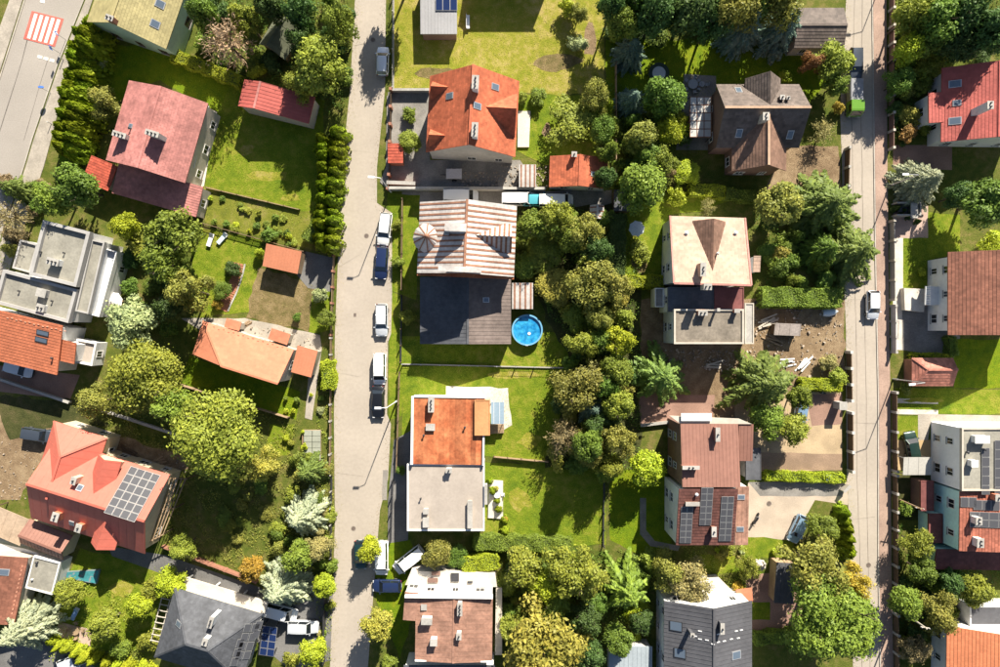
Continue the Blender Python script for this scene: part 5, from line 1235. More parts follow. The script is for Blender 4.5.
TREES = [
 ('bare', 228, 43, 29, 9, 'pink', 'pinkish brown dry crowned tree beside the grey green shed'),
 ('shrub', 99, 62, 8, 2.5, 'pale', 'pale green shrub behind the thuja row'),
 ('rag', 104, 106, 15, 4.5, 'olive', 'thin yellowish tree beside the faded red roof'),
 ('mid', 246, 20, 17, 7, 'ygreen', 'yellow green tree above the pinkish dry tree'),
 ('mid', 203, 14, 14, 7, 'green', 'green tree beside the straw roof house'),
 ('mid', 270, 6, 16, 8, 'dark', 'dark green tree behind the grey green shed'),
 ('mid', 300, 14, 18, 8, 'dark', 'dark tree between the felt shed and the street trees'),
 ('mid', 302, 44, 15, 7, 'dark', 'dark leafy tree below the felt shed'),
 ('rag', 340, 28, 17, 8, 'leafy', 'loose green tree by the top of the side street'),
 ('mid', 320, 66, 28, 8.5, 'ygreen', 'broad yellow green tree overhanging the side street'),
 ('rag', 302, 84, 14, 5, 'ygreen', 'small yellow green tree beside the red shed'),
 ('shrub', 256, 70, 9, 2.5, 'lime', 'lime shrub above the red shed'),
 ('spruce', 19, 189, 16, 7, 'spruce', 'dark spruce by the wide road corner'),
 ('mid', 76, 187, 25, 7.5, 'green', 'dark green broad tree above the modern flat roof'),
 ('mid', 52, 200, 17, 6.5, 'leafy', 'leafy green tree beside the dark broad tree'),
 ('bare', 9, 217, 19, 6, 'brown', 'brown dry bush by the modern flat roof house'),
 ('mid', 125, 226, 15, 5, 'lime', 'bright yellow green tree beside the shaded lawn'),
 ('shrub', 140, 244, 14, 3.5, 'ygreen', 'round yellow green shrub below the bright tree'),
 ('mid', 174, 236, 27, 8.5, 'leafy', 'big leafy green tree beside the garden loungers'),
 ('mid', 165, 262, 22, 8, 'leafy', 'leafy green tree below the big garden tree'),
 ('rag', 190, 292, 21, 7, 'olive', 'olive brown loose tree above the long salmon roof'),
 ('mid', 170, 310, 16, 6, 'dark', 'dark tree between the pale round tree and salmon roof'),
 ('mid', 131, 322, 25, 7, 'pale', 'pale green round tree beside the white parasol'),
 ('shrub', 117, 305, 8, 3, 'brown', 'reddish brown shrub beside the white parasol'),
 ('big', 144, 378, 43, 10, 'ygreen', 'huge yellow green tree above the coral house'),
 ('mid', 174, 405, 20, 8, 'leafy', 'greener tree at the edge of the huge yellow green tree'),
 ('rag', 94, 402, 16, 5, 'olive', 'small olive red tree beside the huge yellow green tree'),
 ('big', 217, 436, 49, 11.5, 'ygreen', 'huge round yellow green tree above the rough meadow'),
 ('rag', 266, 464, 16, 4.5, 'yellow', 'orange tinged small tree beside the round tree'),
 ('spruce', 310, 470, 20, 7, 'spruce', 'green spruce near the small lawn patch'),
 ('dense', 303, 515, 24, 8, 'silver', 'silver blue spruce beside the side street'),
 ('mid', 298, 556, 17, 6, 'leafy', 'green tree between the two silver spruces'),
 ('dense', 284, 585, 28, 9, 'silver', 'large silver spruce above the shaded drive'),
 ('mid', 252, 569, 14, 5, 'orange', 'orange yellow tree beside the dark lane'),
 ('rag', 318, 545, 13, 4, 'tan', 'reddish tan shrub tree beside the street edge'),
 ('mid', 325, 585, 12, 4, 'lime', 'lime green shrub tree above the shaded drive'),
 ('mid', 313, 652, 16, 4.5, 'lime', 'bright green tree at the end of the shaded drive'),
 ('shrub', 293, 660, 9, 2.5, 'ygreen', 'yellow green shrub beside the blue carport'),
 ('dense', 27, 627, 30, 9, 'silver', 'big silver spruce with brown centre beside the rust roof'),
 ('mid', 70, 592, 13, 4.5, 'ygreen', 'small yellow reddish tree beside the olive garage'),
 ('mid', 105, 624, 17, 4.5, 'ygreen', 'yellow green tree beside the garden patio'),
 ('mid', 138, 606, 14, 4, 'lime', 'bright tree at the edge of the tarp lawn'),
 ('mid', 170, 583, 16, 4, 'lime', 'bright bushy tree beside the dark grey hip roof'),
 ('shrub', 152, 590, 11, 3, 'ygreen', 'yellow shrub between two bright trees'),
 ('shrub', 148, 640, 12, 2.5, 'ygreen', 'shrub below the pergola of the hip roof house'),
 ('shrub', 120, 648, 11, 2.5, 'leafy', 'green shrub above the golden thujas'),
 ('rag', 185, 545, 12, 4, 'ygreen', 'pale shrub tree at the foot of the pergola'),
 ('shrub', 578, 43, 9, 2.5, 'pale', 'lone round shrub on the dry yellow lawn'),
 ('shrub', 568, 7, 10, 3, 'lime', 'lime shrub at the top of the dry lawn'),
 ('rag', 579, 14, 9, 3.5, 'olive', 'olive shrub beside the lime shrub on the dry lawn'),
 ('rag', 576, 118, 27, 3.9, 'ygreen', 'broad yellowish bushy tree beside the orange garage'),
 ('rag', 594, 98, 14, 5, 'olive', 'olive bush behind the broad bushy tree'),
 ('shrub', 537, 98, 9, 2, 'leafy', 'low shrub at the corner of the green lawn'),
 ('shrub', 522, 97, 6, 2, 'ygreen', 'small shrub at the lawn edge by the orange roof'),
 ('shrub', 410, 114, 8, 1.8, 'leafy', 'low round shrub in the concrete yard'),
 ('mid', 409, 142, 13, 3.5, 'ygreen', 'bushy yellow green shrub beside the tiny terracotta shed'),
 ('mid', 531, 226, 17, 6, 'leafy', 'green tree beside the striped roof'),
 ('rag', 556, 218, 16, 6, 'ygreen', 'yellow green tree below the parked vans'),
 ('mid', 545, 252, 21, 3.9, 'ygreen', 'rounded yellow green tree among the garden trees'),
 ('mid', 524, 265, 13, 3.8, 'leafy', 'green tree touching the striped roof eave'),
 ('mid', 556, 287, 22, 3.9, 'yellow', 'bright yellow leaved tree above the round pool'),
 ('rag', 582, 232, 17, 6, 'olive', 'olive loose tree above the shady bed'),
 ('mid', 596, 250, 16, 6, 'dark', 'dark tree beside the dark hedge of the narrow lawn'),
 ('rag', 590, 285, 22, 6, 'olive', 'broad olive grey tree beside the yellow tree'),
 ('mid', 577, 318, 15, 3.8, 'leafy', 'green tree beside the pool lawn'),
 ('mid', 600, 318, 15, 5.5, 'olive', 'olive tree beside the column of garden trees'),
 ('rag', 582, 346, 14, 5, 'ygreen', 'pale loose tree at the end of the lawn fence'),
 ('rag', 576, 388, 22, 5.5, 'olive', 'tan olive tree at the edge of the bright lawn'),
 ('bare', 563, 436, 23, 5, 'brown', 'brown dry tree above the lower lawn'),
 ('dense', 593, 408, 17, 6, 'blue', 'blue spruce between the olive and brown trees'),
 ('bare', 592, 372, 15, 5, 'tan', 'tan dry tree behind the blue spruce'),
 ('rag', 590, 448, 16, 5, 'olive', 'olive tree beside the brown dry tree'),
 ('shrub', 557, 466, 8, 2, 'yellow', 'little yellow shrub at the lawn corner'),
 ('dense', 630, 52, 20, 7, 'blue', 'blue grey spruce beside the trampoline lawn'),
 ('mid', 624, 24, 17, 7, 'leafy', 'leafy tree above the blue grey spruce'),
 ('mid', 612, 6, 17, 8, 'dark', 'dark tree at the corner of the dry lawn'),
 ('mid', 655, 16, 24, 10, 'dark', 'dark tree above the trampoline lawn'),
 ('mid', 686, 14, 25, 10, 'dark', 'dark green tree in the row above the shaded lawn'),
 ('mid', 712, 22, 22, 9, 'dark', 'deep green tree beside the blue spruces'),
 ('rag', 736, 10, 24, 10, 'olive', 'olive topped tree in the row above the shaded lawn'),
 ('dense', 744, 30, 23, 9.5, 'blue', 'blue green spruce above the brown dormer'),
 ('dense', 781, 30, 26, 9.5, 'blue', 'wide blue green spruce beside the corner building'),
 ('rag', 772, 8, 22, 9, 'olive', 'olive tree behind the wide blue spruce'),
 ('dense', 632, 101, 16, 6, 'blue', 'pale blue spruce beside the garden boundary'),
 ('mid', 664, 97, 22, 6.5, 'green', 'dark leafy tree beside the glass conservatory'),
 ('mid', 640, 137, 18, 6, 'olive', 'feathery olive yellow tree below the pale blue spruce'),
 ('mid', 669, 132, 14, 4.5, 'lime', 'bright lime tree beside the conservatory'),
 ('rag', 603, 130, 12, 5, 'green', 'green tree behind the orange garage'),
 ('mid', 606, 150, 12, 5, 'leafy', 'small leafy tree at the garage corner'),
 ('mid', 641, 188, 25, 7, 'leafy', 'big green tree above the grey parasol'),
 ('mid', 648, 158, 15, 5, 'green', 'green tree between the olive tree and the big tree'),
 ('mid', 687, 173, 14, 3.2, 'lime', 'round clipped lime shrub tree beside the long hedge'),
 ('shrub', 677, 195, 12, 2.6, 'lime', 'round shrub at the end of the long hedge'),
 ('shrub', 671, 174, 6, 2.5, 'brown', 'purple brown bush beside the clipped lime tree'),
 ('bare', 708, 206, 10, 3, 'tan', 'thin bare bush above the tan roof'),
 ('shrub', 640, 252, 10, 1.8, 'ygreen', 'low shrub below the grey parasol'),
 ('rag', 611, 288, 20, 6, 'olive', 'grey olive tree beside the clipped cross hedge'),
 ('shrub', 622, 299, 8, 2.2, 'yellow', 'yellow flowering shrub below the clipped cross hedge'),
 ('mid', 618, 342, 16, 6, 'lime', 'bright green tree at the top of the tree column'),
 ('mid', 615, 372, 17, 6, 'leafy', 'leafy tree second in the column of garden trees'),
 ('mid', 619, 405, 18, 6, 'ygreen', 'reddish yellow green tree in the column of garden trees'),
 ('rag', 618, 440, 17, 6, 'olive', 'rusty olive tree at the lower end of the column'),
 ('rag', 610, 462, 14, 5, 'ygreen', 'yellowish tree at the foot of the tree column'),
 ('shrub', 623, 318, 10, 3, 'ygreen', 'yellow green bush above the tree column'),
 ('spruce', 660, 376, 35, 9, 'spruce', 'wide green spruce beside the reddish terrace'),
 ('spruce', 764, 382, 41, 11, 'spruce', 'largest green spruce beside the tan paved court'),
 ('mid', 792, 428, 19, 4.5, 'ygreen', 'yellow green round tree below the largest spruce'),
 ('mid', 768, 420, 20, 4.5, 'leafy', 'dark leafy tree under the edge of the largest spruce'),
 ('mid', 800, 398, 13, 4.5, 'leafy', 'leafy tree hiding the pale blue car'),
 ('mid', 648, 469, 18, 5, 'lime', 'bright lime round tree beside the brown roof house'),
 ('mid', 780, 206, 27, 6.5, 'olive', 'olive green broad tree beside the tan roof'),
 ('dense', 822, 205, 38, 8, 'spruce', 'broad dark green conifer overhanging the straight street'),
 ('spruce', 853, 252, 36, 8, 'spruce', 'tall olive spruce leaning over the straight street'),
 ('dense', 822, 250, 22, 7, 'green', 'green conifer behind the tall olive spruce'),
 ('shrub', 782, 254, 11, 2.4, 'yellow', 'yellow green shrub beside the tan roof'),
 ('shrub', 771, 260, 8, 2.0, 'leafy', 'green shrub next to the yellow shrub'),
 ('mid', 832, 62, 20, 5, 'ygreen', 'light green bushy tree beside the green truck'),
 ('mid', 836, 84, 13, 4, 'leafy', 'leafy bush just beside the green truck'),
 ('rag', 811, 62, 10, 4, 'red', 'reddish small tree behind the light bushy tree'),
 ('shrub', 785.5, 76, 6, 1.6, 'thuja', 'clipped round bush beside the brown dormer'),
 ('shrub', 838, 107, 7, 2, 'orange', 'orange shrub by the green truck'),
 ('bare', 824, 132, 15, 3.5, 'tan', 'tan dry bush on the sandy drive'),
 ('mid', 913, 14, 19, 7.5, 'ygreen', 'yellow green tree at the top of the garden fence'),
 ('mid', 938, 18, 25, 9, 'green', 'green tree behind the top garden fence'),
 ('mid', 966, 12, 26, 9, 'dark', 'dark tree above the red roof house'),
 ('mid', 988, 32, 24, 9, 'dark', 'dark tree at the corner of the red roof'),
 ('mid', 908, 50, 16, 6, 'lime', 'bright yellow green round tree behind the fence'),
 ('rag', 897, 82, 12, 4, 'green', 'dark bush behind the garden fence'),
 ('shrub', 905, 92, 9, 2.5, 'olive', 'olive shrub below the dark fence bush'),
 ('rag', 930, 66, 12, 3.5, 'ygreen', 'yellow green bush beside the red roof'),
 ('mid', 945, 42, 16, 5, 'leafy', 'leafy tree above the red roof'),
 ('shrub', 910, 116, 10, 2.6, 'yellow', 'bright yellow shrub behind the garden fence'),
 ('shrub', 907, 134, 10, 2.4, 'red', 'reddish orange shrub below the yellow shrub'),
 ('rag', 922, 86, 9, 2.5, 'leafy', 'small green bush beside the red roof house path'),
 ('dense', 921, 182, 28, 7.5, 'silver', 'silver grey conifer beside the bin shelter'),
 ('mid', 986, 202, 27, 7, 'green', 'dark green tree above the white walled house'),
 ('mid', 958, 196, 14, 5, 'dark', 'deep dark tree between two crowns above the front lawn'),
 ('shrub', 992, 241, 13, 3, 'lime', 'lime shrub beside the rust brown roof'),
 ('tiny', 922, 272, 5, 1.0, 'lime', 'small lime bush on the square front lawn'),
 ('shrub', 906, 389, 6, 1.6, 'leafy', 'green shrub at the corner of the tiled shed'),
 ('shrub', 827, 362, 9, 2.2, 'tan', 'tan shrub in the building yard by the gate'),
 ('shrub', 837, 376, 10, 2.2, 'ygreen', 'yellow green shrub by the street gate'),
 ('big', 830, 618, 56, 11, 'leafy', 'huge round green tree overhanging the straight street'),
 ('rag', 815, 566, 27, 8, 'olive', 'olive tan tree behind the huge round tree'),
 ('rag', 852, 580, 13, 7, 'orange', 'orange leaved branch tree beside the huge round tree'),
 ('mid', 823, 528, 17, 4, 'leafy', 'green bushy tree beside the beige court'),
 ('shrub', 905, 508, 8, 2, 'leafy', 'small shrub behind the fence by the canopy'),
 ('rag', 916, 543, 12, 4, 'ygreen', 'yellow speckled small tree beside the dark red wing'),
 ('mid', 921, 570, 14, 4, 'green', 'dark bush below the dark red wing'),
 ('mid', 907, 602, 15, 5, 'leafy', 'green tree by the wooden utility pole'),
 ('rag', 940, 610, 18, 5, 'olive', 'olive tree above the light orange roof'),
 ('mid', 975, 590, 17, 4.5, 'ygreen', 'yellow green tree below the maroon wing'),
 ('mid', 950, 583, 14, 4, 'dark', 'dark bush under the maroon wing'),
 ('rag', 915, 648, 14, 3.5, 'brown', 'brownish shrub beside the light orange house'),
 ('mid', 437, 554, 16, 4, 'olive', 'olive tree above the weathered roof'),
 ('rag', 456, 556, 11, 3, 'green', 'green bush beside the olive tree'),
 ('mid', 523, 566, 21, 5.5, 'ygreen', 'yellow green tree beside the weathered roof'),
 ('rag', 575, 570, 26, 7, 'ygreen', 'broad yellow green tree below the lower lawn'),
 ('rag', 594, 582, 14, 3.9, 'olive', 'olive tree beside the palm like spruce'),
 ('rag', 545, 648, 35, 8, 'yellow', 'big yellow autumn tree beside the weathered roof house'),
 ('mid', 514, 628, 15, 4.5, 'ygreen', 'yellow green tree beside the big yellow tree'),
 ('mid', 556, 605, 16, 5, 'leafy', 'green tree above the big yellow tree'),
 ('mid', 585, 618, 17, 5.5, 'dark', 'dark tree between yellow tree and palm like spruce'),
 ('mid', 590, 655, 16, 5, 'dark', 'dark tree at the side of the big yellow tree'),
 ('palm', 627, 588, 36, 10.5, 'leafy', 'palm like spruce with long drooping branches'),
 ('mid', 618, 640, 19, 5, 'green', 'green tree below the palm like spruce'),
 ('rag', 664, 572, 18, 4.5, 'olive', 'olive tree beside the palm like spruce and grey roof'),
 ('rag', 688, 578, 20, 5, 'tan', 'tan olive tree in front of the white gable'),
 ('rag', 748, 566, 12, 3.5, 'ygreen', 'loose green tree above the grey house'),
 ('shrub', 738, 588, 8, 2, 'orange', 'orange leaved shrub on the gable terrace side'),
 ('shrub', 722, 553, 7, 1.8, 'yellow', 'yellow shrub at the foot of the solar strip house'),
 ('mid', 370, 549, 13, 4.5, 'lime', 'bright street tree above the dark teal car'),
 ('mid', 378, 625, 16, 6, 'yellow', 'yellow orange birch by the street'),
 ('shrub', 388, 662, 8, 2.5, 'leafy', 'green shrub at the foot of the yellow birch'),
 ('shrub', 407, 318, 8, 2.4, 'ygreen', 'round shrub beside the dark annex roof'),
 ('shrub', 398, 262, 7, 2.2, 'leafy', 'shrub in the verge garden by the striped roof'),
 ('shrub', 396, 225, 6, 1.8, 'ygreen', 'yellow green shrub in the verge garden'),
 ('shrub', 400, 470, 6, 1.5, 'green', 'dark shrub beside the white house side yard'),
 ('shrub', 232, 270, 8, 2.2, 'dark', 'dark round shrub at the head of the brick path'),
 ('rag', 222, 290, 9, 2.2, 'green', 'green plants beside the curved brick path'),
 ('shrub', 217, 304, 6, 1.4, 'orange', 'orange flowers at the foot of the brick path'),
 ('shrub', 260, 253, 6, 2, 'lime', 'lime shrub beside the small salmon shed'),
 ('shrub', 269, 234, 8, 2, 'green', 'green shrub above the small salmon shed'),
 ('mid', 327, 318, 10, 3.2, 'leafy', 'leafy bush beside the street fence'),
 ('shrub', 321, 296, 8, 2.4, 'pale', 'pale bush beside the dark paved yard'),
 ('shrub', 297, 318, 5, 1.6, 'green', 'small dark bush on the dry weedy yard'),
 ('mid', 398, -28, 22, 9, 'leafy', 'tree standing beyond the top of the side street'),
 ('mid', 955, 45, 20, 6, 'dark', 'dark bushy tree against the red roof edge'),
 ('mid', 925, 42, 18, 6, 'leafy', 'leafy tree between the bright round tree and the dark trees'),
 ('mid', 640, 2, 20, 9, 'green', 'green crown behind the blue grey spruce'),
 ('mid', 700, -6, 24, 9, 'green', 'green crown behind the dark row above the shaded lawn'),
 ('mid', 755, 2, 20, 9, 'green', 'green crown between the olive topped trees'),
 ('mid', 660, 160, 14, 5, 'leafy', 'leafy bush above the big green tree'),
 ('mid', 605, 178, 13, 5, 'dark', 'dark bush beside the dark flat roof shed'),
 ('mid', 570, 235, 17, 6, 'leafy', 'leafy tree in the middle of the shady bed'),
 ('mid', 588, 446, 17, 8, 'green', 'tall green tree above the corner of the lower lawn'),
 ('mid', 600, 340, 14, 5, 'green', 'green tree beside the pale loose tree'),
 ('mid', 605, 385, 14, 5.5, 'green', 'deep green tree behind the blue spruce'),
 ('mid', 598, 425, 14, 5, 'dark', 'dark tree between the spruce and the rusty olive tree'),
 ('mid', 545, 585, 16, 5, 'lime', 'lime tree between two broad yellow green trees'),
 ('mid', 596, 606, 14, 3.8, 'green', 'green tree beside the drooping palm like branches'),
 ('mid', 642, 622, 14, 3.8, 'dark', 'dark tree beside the grey sheet roof wall'),
]
for t in TREES:
    if t[3] > 1: plant(*t)
for k in range(22):      # rows of small garden bushes on the vegetable plot
    x, y = R.choice([lerp2((206, 196), (312, 226), R.random()), lerp2((206, 208), (306, 240), R.random()), lerp2((205, 218), (300, 246), R.random())])
    plant('tiny', x, y + R.uniform(-3, 3), R.uniform(2.6, 5), R.uniform(.5, 1.3), R.choice(['leafy', 'ygreen', 'green', 'lime']), 'small bush on the grassy vegetable plot', 'garden_bush', 'bush', 'bushes on the vegetable plot')
for k in range(16):
    x, y = lerp2((285, 405), (322, 402), R.random()); y += R.uniform(-8, 60)
    plant('tiny', min(x, 300 + (y - 400) * .1) if y > 430 else x, y, R.uniform(2.5, 5), R.uniform(.6, 1.4), R.choice(['pale', 'ygreen', 'lime', 'leafy']), 'flowering bush in the beds by the glass frame', 'garden_bush', 'bush', 'bushes by the glass frame')
for k in range(14):
    plant('tiny', R.uniform(318, 333), R.uniform(480, 650), R.uniform(3.5, 6.5), R.uniform(.8, 1.8), R.choice(['ygreen', 'leafy', 'lime', 'tan']), 'low bush along the side street edge below the spruces', 'garden_bush', 'bush', 'bushes along the side street')
for k in range(14):
    plant('tiny', R.uniform(894, 905), R.uniform(20, 145), R.uniform(3, 6), R.uniform(.7, 1.6), R.choice(['green', 'olive', 'dark', 'ygreen']), 'low bush behind the garden fence of the red roof house', 'garden_bush', 'bush', 'bushes behind the garden fence')
for k in range(12):
    plant('tiny', R.uniform(700, 800), R.uniform(548, 560), R.uniform(2.8, 5.5), R.uniform(.6, 1.4), R.choice(['ygreen', 'lime', 'pale', 'tan']), 'low bush in the bed below the beige court', 'garden_bush', 'bush', 'bushes below the beige court')
for k in range(10):
    plant('tiny', R.uniform(506, 545), R.uniform(585, 615), R.uniform(4, 7), R.uniform(1, 2), R.choice(['ygreen', 'yellow', 'leafy']), 'bush between the weathered roof and the yellow tree', 'garden_bush', 'bush', 'bushes beside the weathered roof')
def understory(poly, n, label, group, mats, h=(1.5, 3.5), r=(6, 12), seed=1):
    q = random.Random(seed); xs, ys = [p[0] for p in poly], [p[1] for p in poly]; k = 0
    while k < n:
        x, y = q.uniform(min(xs), max(xs)), q.uniform(min(ys), max(ys))
        if inpoly(poly, x, y): plant('shrub', x, y, q.uniform(*r), q.uniform(*h), q.choice(mats), label, 'understory_bush', 'bush', group); k += 1
understory([(520, 212), (612, 212), (612, 330), (560, 330), (520, 270)], 26, 'wild bush under the trees between striped roof and narrow lawn', 'bushes above the pool', ['green', 'leafy', 'dark', 'ygreen', 'olive'], seed=2)
understory([(575, 335), (632, 335), (635, 480), (552, 465), (562, 400)], 34, 'wild bush under the tree belt beside the bright lawn', 'bushes in the tree belt', ['green', 'leafy', 'dark', 'ygreen', 'olive'], seed=3)
understory([(505, 552), (655, 560), (650, 660), (508, 660)], 44, 'wild bush in the thicket beside the weathered roof', 'bushes in the lower thicket', ['green', 'leafy', 'dark', 'ygreen', 'lime'], seed=4)
understory([(607, 85), (684, 112), (684, 182), (607, 186)], 26, 'wild bush in the thicket beside the conservatory', 'bushes beside the conservatory', ['green', 'leafy', 'dark', 'lime'], seed=5)
understory([(195, -8), (352, -8), (346, 105), (315, 112), (300, 88), (255, 66), (200, 55)], 30, 'wild bush in the dark trees above the red shed', 'bushes above the red shed', ['green', 'dark', 'dark', 'leafy'], seed=6)
understory([(893, -5), (1005, -5), (1005, 55), (945, 62), (925, 130), (893, 130)], 30, 'wild bush in the garden above the red roof house', 'bushes above the red roof house', ['green', 'dark', 'leafy', 'ygreen'], seed=7)
understory([(895, 575), (1000, 575), (960, 620), (940, 625), (900, 667)], 22, 'wild bush in the garden below the maroon wing', 'bushes below the maroon wing', ['green', 'dark', 'leafy'], seed=8)
understory([(760, 205), (842, 205), (842, 288), (768, 285)], 22, 'wild bush under the conifers beside the tan roof', 'bushes beside the tan roof', ['green', 'dark', 'leafy'], seed=9)
understory([(270, 460), (334, 450), (333, 590), (300, 600), (268, 560)], 26, 'wild bush among the silver spruces', 'bushes among the spruces', ['green', 'leafy', 'ygreen', 'olive'], (1.0, 2.6), (5, 10), 10)
understory([(180, 475), (275, 468), (262, 560), (185, 535)], 14, 'low bush scattered on the rough meadow', 'bushes on the rough meadow', ['olive', 'ygreen', 'leafy'], (.6, 1.6), (4, 9), 11)
understory([(608, -8), (800, -8), (798, 36), (608, 40)], 26, 'dark bush under the row above the shaded lawn', 'bushes above the shaded lawn', ['dark', 'green'], seed=12)
understory([(0, 175), (60, 180), (40, 215), (10, 262), (-8, 262)], 10, 'bush at the corner by the modern flat roof', 'bushes by the modern house', ['brown', 'green', 'olive'], (1, 2.5), (6, 10), 13)
understory([(120, 250), (200, 270), (198, 318), (150, 340), (115, 330)], 16, 'dark bush under the garden trees beside the parasol', 'bushes beside the parasol', ['dark', 'green', 'leafy'], seed=14)
understory([(60, 575), (160, 600), (150, 650), (60, 630)], 0, '', '', ['green'], seed=15)
hedge([(171, 54), (202, 66), (240, 81)], 1.6, 1.8, 'lime', 'clipped bright hedge below the straw roof house')
hedge([(690, 189), (725, 192)], 1.7, 1.5, 'lime', 'long clipped hedge above the tan roof')
hedge([(726, 193), (755, 197)], 1.5, 1.5, 'leafy', 'darker end of the clipped hedge above the tan roof')
hedge([(618, 214), (617, 275)], 2.2, 2.2, 'dark', 'dark tall hedge beside the narrow lawn')
hedge([(627, 282), (663, 281)], 1.6, 1.6, 'lime', 'clipped cross hedge at the end of the narrow lawn')
hedge([(762, 297), (842, 298)], 2.6, 2.0, 'leafy', 'wide green hedge above the building yard')
hedge([(801, 384), (842, 386)], 1.5, 1.5, 'lime', 'bright hedge above the tan court')
hedge([(766, 476), (845, 479)], 1.2, 1.0, 'lime', 'low bright hedge between the tan and beige courts')
hedge([(327, 361), (328, 389)], 1.7, 2.0, 'lime', 'clipped block hedge with reddish tint by the street fence')
hedge([(462, 566), (498, 562)], 2.0, 2.4, 'lime', 'yellow green hedge above the weathered roof')
hedge([(474, 543), (572, 546)], 1.9, 1.8, 'leafy', 'long green hedge below the lower lawn')
hedge([(912, 357), (952, 357)], .8, 1.0, 'lime', 'low hedge above the tiled shed')
hedge([(952, 337), (955, 356)], 1.0, 1.6, 'green', 'dark short hedge beside the tiled shed')
hedge([(306, 240), (318, 220)], 1.5, 1.8, 'leafy', 'leafy short hedge beside the slim thuja rows')
hedge([(755, 640), (800, 636)], 1.6, 1.4, 'leafy', 'green hedge below the reddish yard')
# loose low growth: nobody could count it
undergrowth('undergrowth', [[(176, 470), (290, 455), (335, 470), (333, 600), (290, 605), (165, 545)], [(60, 395), (185, 420), (185, 458), (105, 432)], [(180, 385), (300, 420), (290, 460), (180, 430)]], 34, .55, .10, 'olive', 'mixed wild grass and weeds on the rough meadow', 'weeds', 3, -.1)
undergrowth('undergrowth', [[(517, 210), (640, 210), (640, 470), (545, 468), (575, 365), (550, 320)], [(505, 545), (640, 550), (640, 667), (505, 667)], [(605, 80), (690, 110), (690, 185), (605, 190)]], 24, 1.0, .12, 'green', 'dark leafy undergrowth beneath the garden trees', 'undergrowth', 5, -.2)
undergrowth('undergrowth', [[(195, -10), (350, -10), (345, 110), (312, 120), (300, 90), (200, 70)], [(893, -10), (1010, -10), (1010, 60), (945, 66), (925, 140), (893, 140)], [(893, 520), (1010, 560), (1010, 610), (940, 625), (893, 667)], [(750, 205), (845, 205), (845, 300), (765, 300)], [(605, -10), (800, -10), (795, 45), (605, 45)]], 20, .9, .12, 'ivy', 'shady green undergrowth beneath the dense trees', 'undergrowth', 8, -.3)
undergrowth('undergrowth', [[(0, 180), (60, 180), (45, 215), (20, 260), (-10, 300)], [(55, 575), (160, 600), (150, 667), (50, 660)], [(640, 545), (760, 545), (760, 590), (640, 590)], [(318, 395), (334, 395), (332, 660), (316, 660)]], 22, .6, .10, 'ygreen', 'yellow green ground cover along beds and street edges', 'ground cover', 12, -.1)
def grassy(polys, dens, mat, label, seed, size=.045, h=.05):
    g = np.random.default_rng(seed); Q = np.vstack([scatter(p, dens, g) for p in polys]); n = len(Q)
    P = np.column_stack([Q, .04 + h * g.random(n)]); s = size * g.uniform(.6, 1.5, n); Nn = unit(g.normal(size=(n, 3)) * .8 + [0, 0, 1])
    tag(ob('grass', quads_mesh('grass', P, Nn, g.normal(size=(n, 3)), s * 1.5, s * .5, LM[mat])), label, 'grass', None, 'stuff')
grassy([[(238, 84), (320, 104), (320, 212), (300, 226), (206, 188), (214, 120)], [(190, 228), (258, 242), (248, 310), (202, 316)], [(404, 338), (600, 332), (572, 470), (500, 456), (490, 386), (404, 386)], [(490, 466), (600, 470), (604, 543), (490, 543)], [(904, 240), (945, 225), (935, 256), (930, 290), (904, 290)], [(898, 390), (1010, 392), (1010, 412), (898, 412)], [(388, 195), (402, 195), (402, 290), (390, 290)]], 22, 'thuja', 'short tufts of bright garden lawn grass', 21)
grassy([[(80, 42), (180, 52), (245, 80), (236, 116), (200, 103), (160, 78), (100, 108), (92, 148)], [(606, 42), (795, 42), (795, 105), (606, 105)], [(84, 550), (160, 568), (156, 618), (62, 648)], [(612, 472), (662, 472), (670, 543), (612, 538)], [(190, 357), (298, 393), (294, 418), (182, 385)]], 12, 'thuja', 'short grass tufts on the shaded lawns', 22)
grassy([[(394, -20), (604, -20), (602, 90), (520, 90), (394, 90)], [(204, 188), (316, 216), (300, 244), (206, 220)], [(260, 270), (316, 286), (306, 330), (248, 316)]], 8, 'tan', 'dry yellowed grass tufts', 23)

def rubble(polys, n, mat, label, seed, smax=.35):
    q = random.Random(seed); mb = MB()
    for P in polys:
        xs, ys = [p[0] for p in P], [p[1] for p in P]; k = 0
        while k < n:
            x, y = q.uniform(min(xs), max(xs)), q.uniform(min(ys), max(ys)); k += 1
            if not inpoly(P, x, y): continue
            s = q.uniform(.08, smax) * q.random() ** .5 + .05; p = W(x, y); mb.xbox((p.x, p.y, .0), s, s * q.uniform(.4, 1), s * q.uniform(.3, .8) + .03, q.random() * 3)
    tag(mb.build('rubble', mat), label, 'rubble', None, 'stuff')
RUB = M('rubble_stone', (.33, .27, .21), rough=.9, var=.25, island=.5)
rubble([[(104, 432), (185, 460), (186, 476), (118, 468)], [(0, 440), (50, 450), (28, 500), (-5, 505)]], 110, RUB, 'broken stones and bricks around the coral house', 4, .16)
rubble([[(752, 300), (842, 305), (842, 370), (800, 390), (745, 372)], [(650, 350), (740, 350), (735, 372), (660, 365)]], 330, RUB, 'scattered stones and scrap on the building yard', 6)
rubble([[(228, 318), (322, 336), (318, 350), (292, 348), (225, 328)], [(500, 165), (548, 165), (548, 188), (500, 188)], [(462, 172), (500, 172), (500, 188), (462, 188)]], 130, RUB, 'loose stones and pots on the terraces and yards', 9, .3)

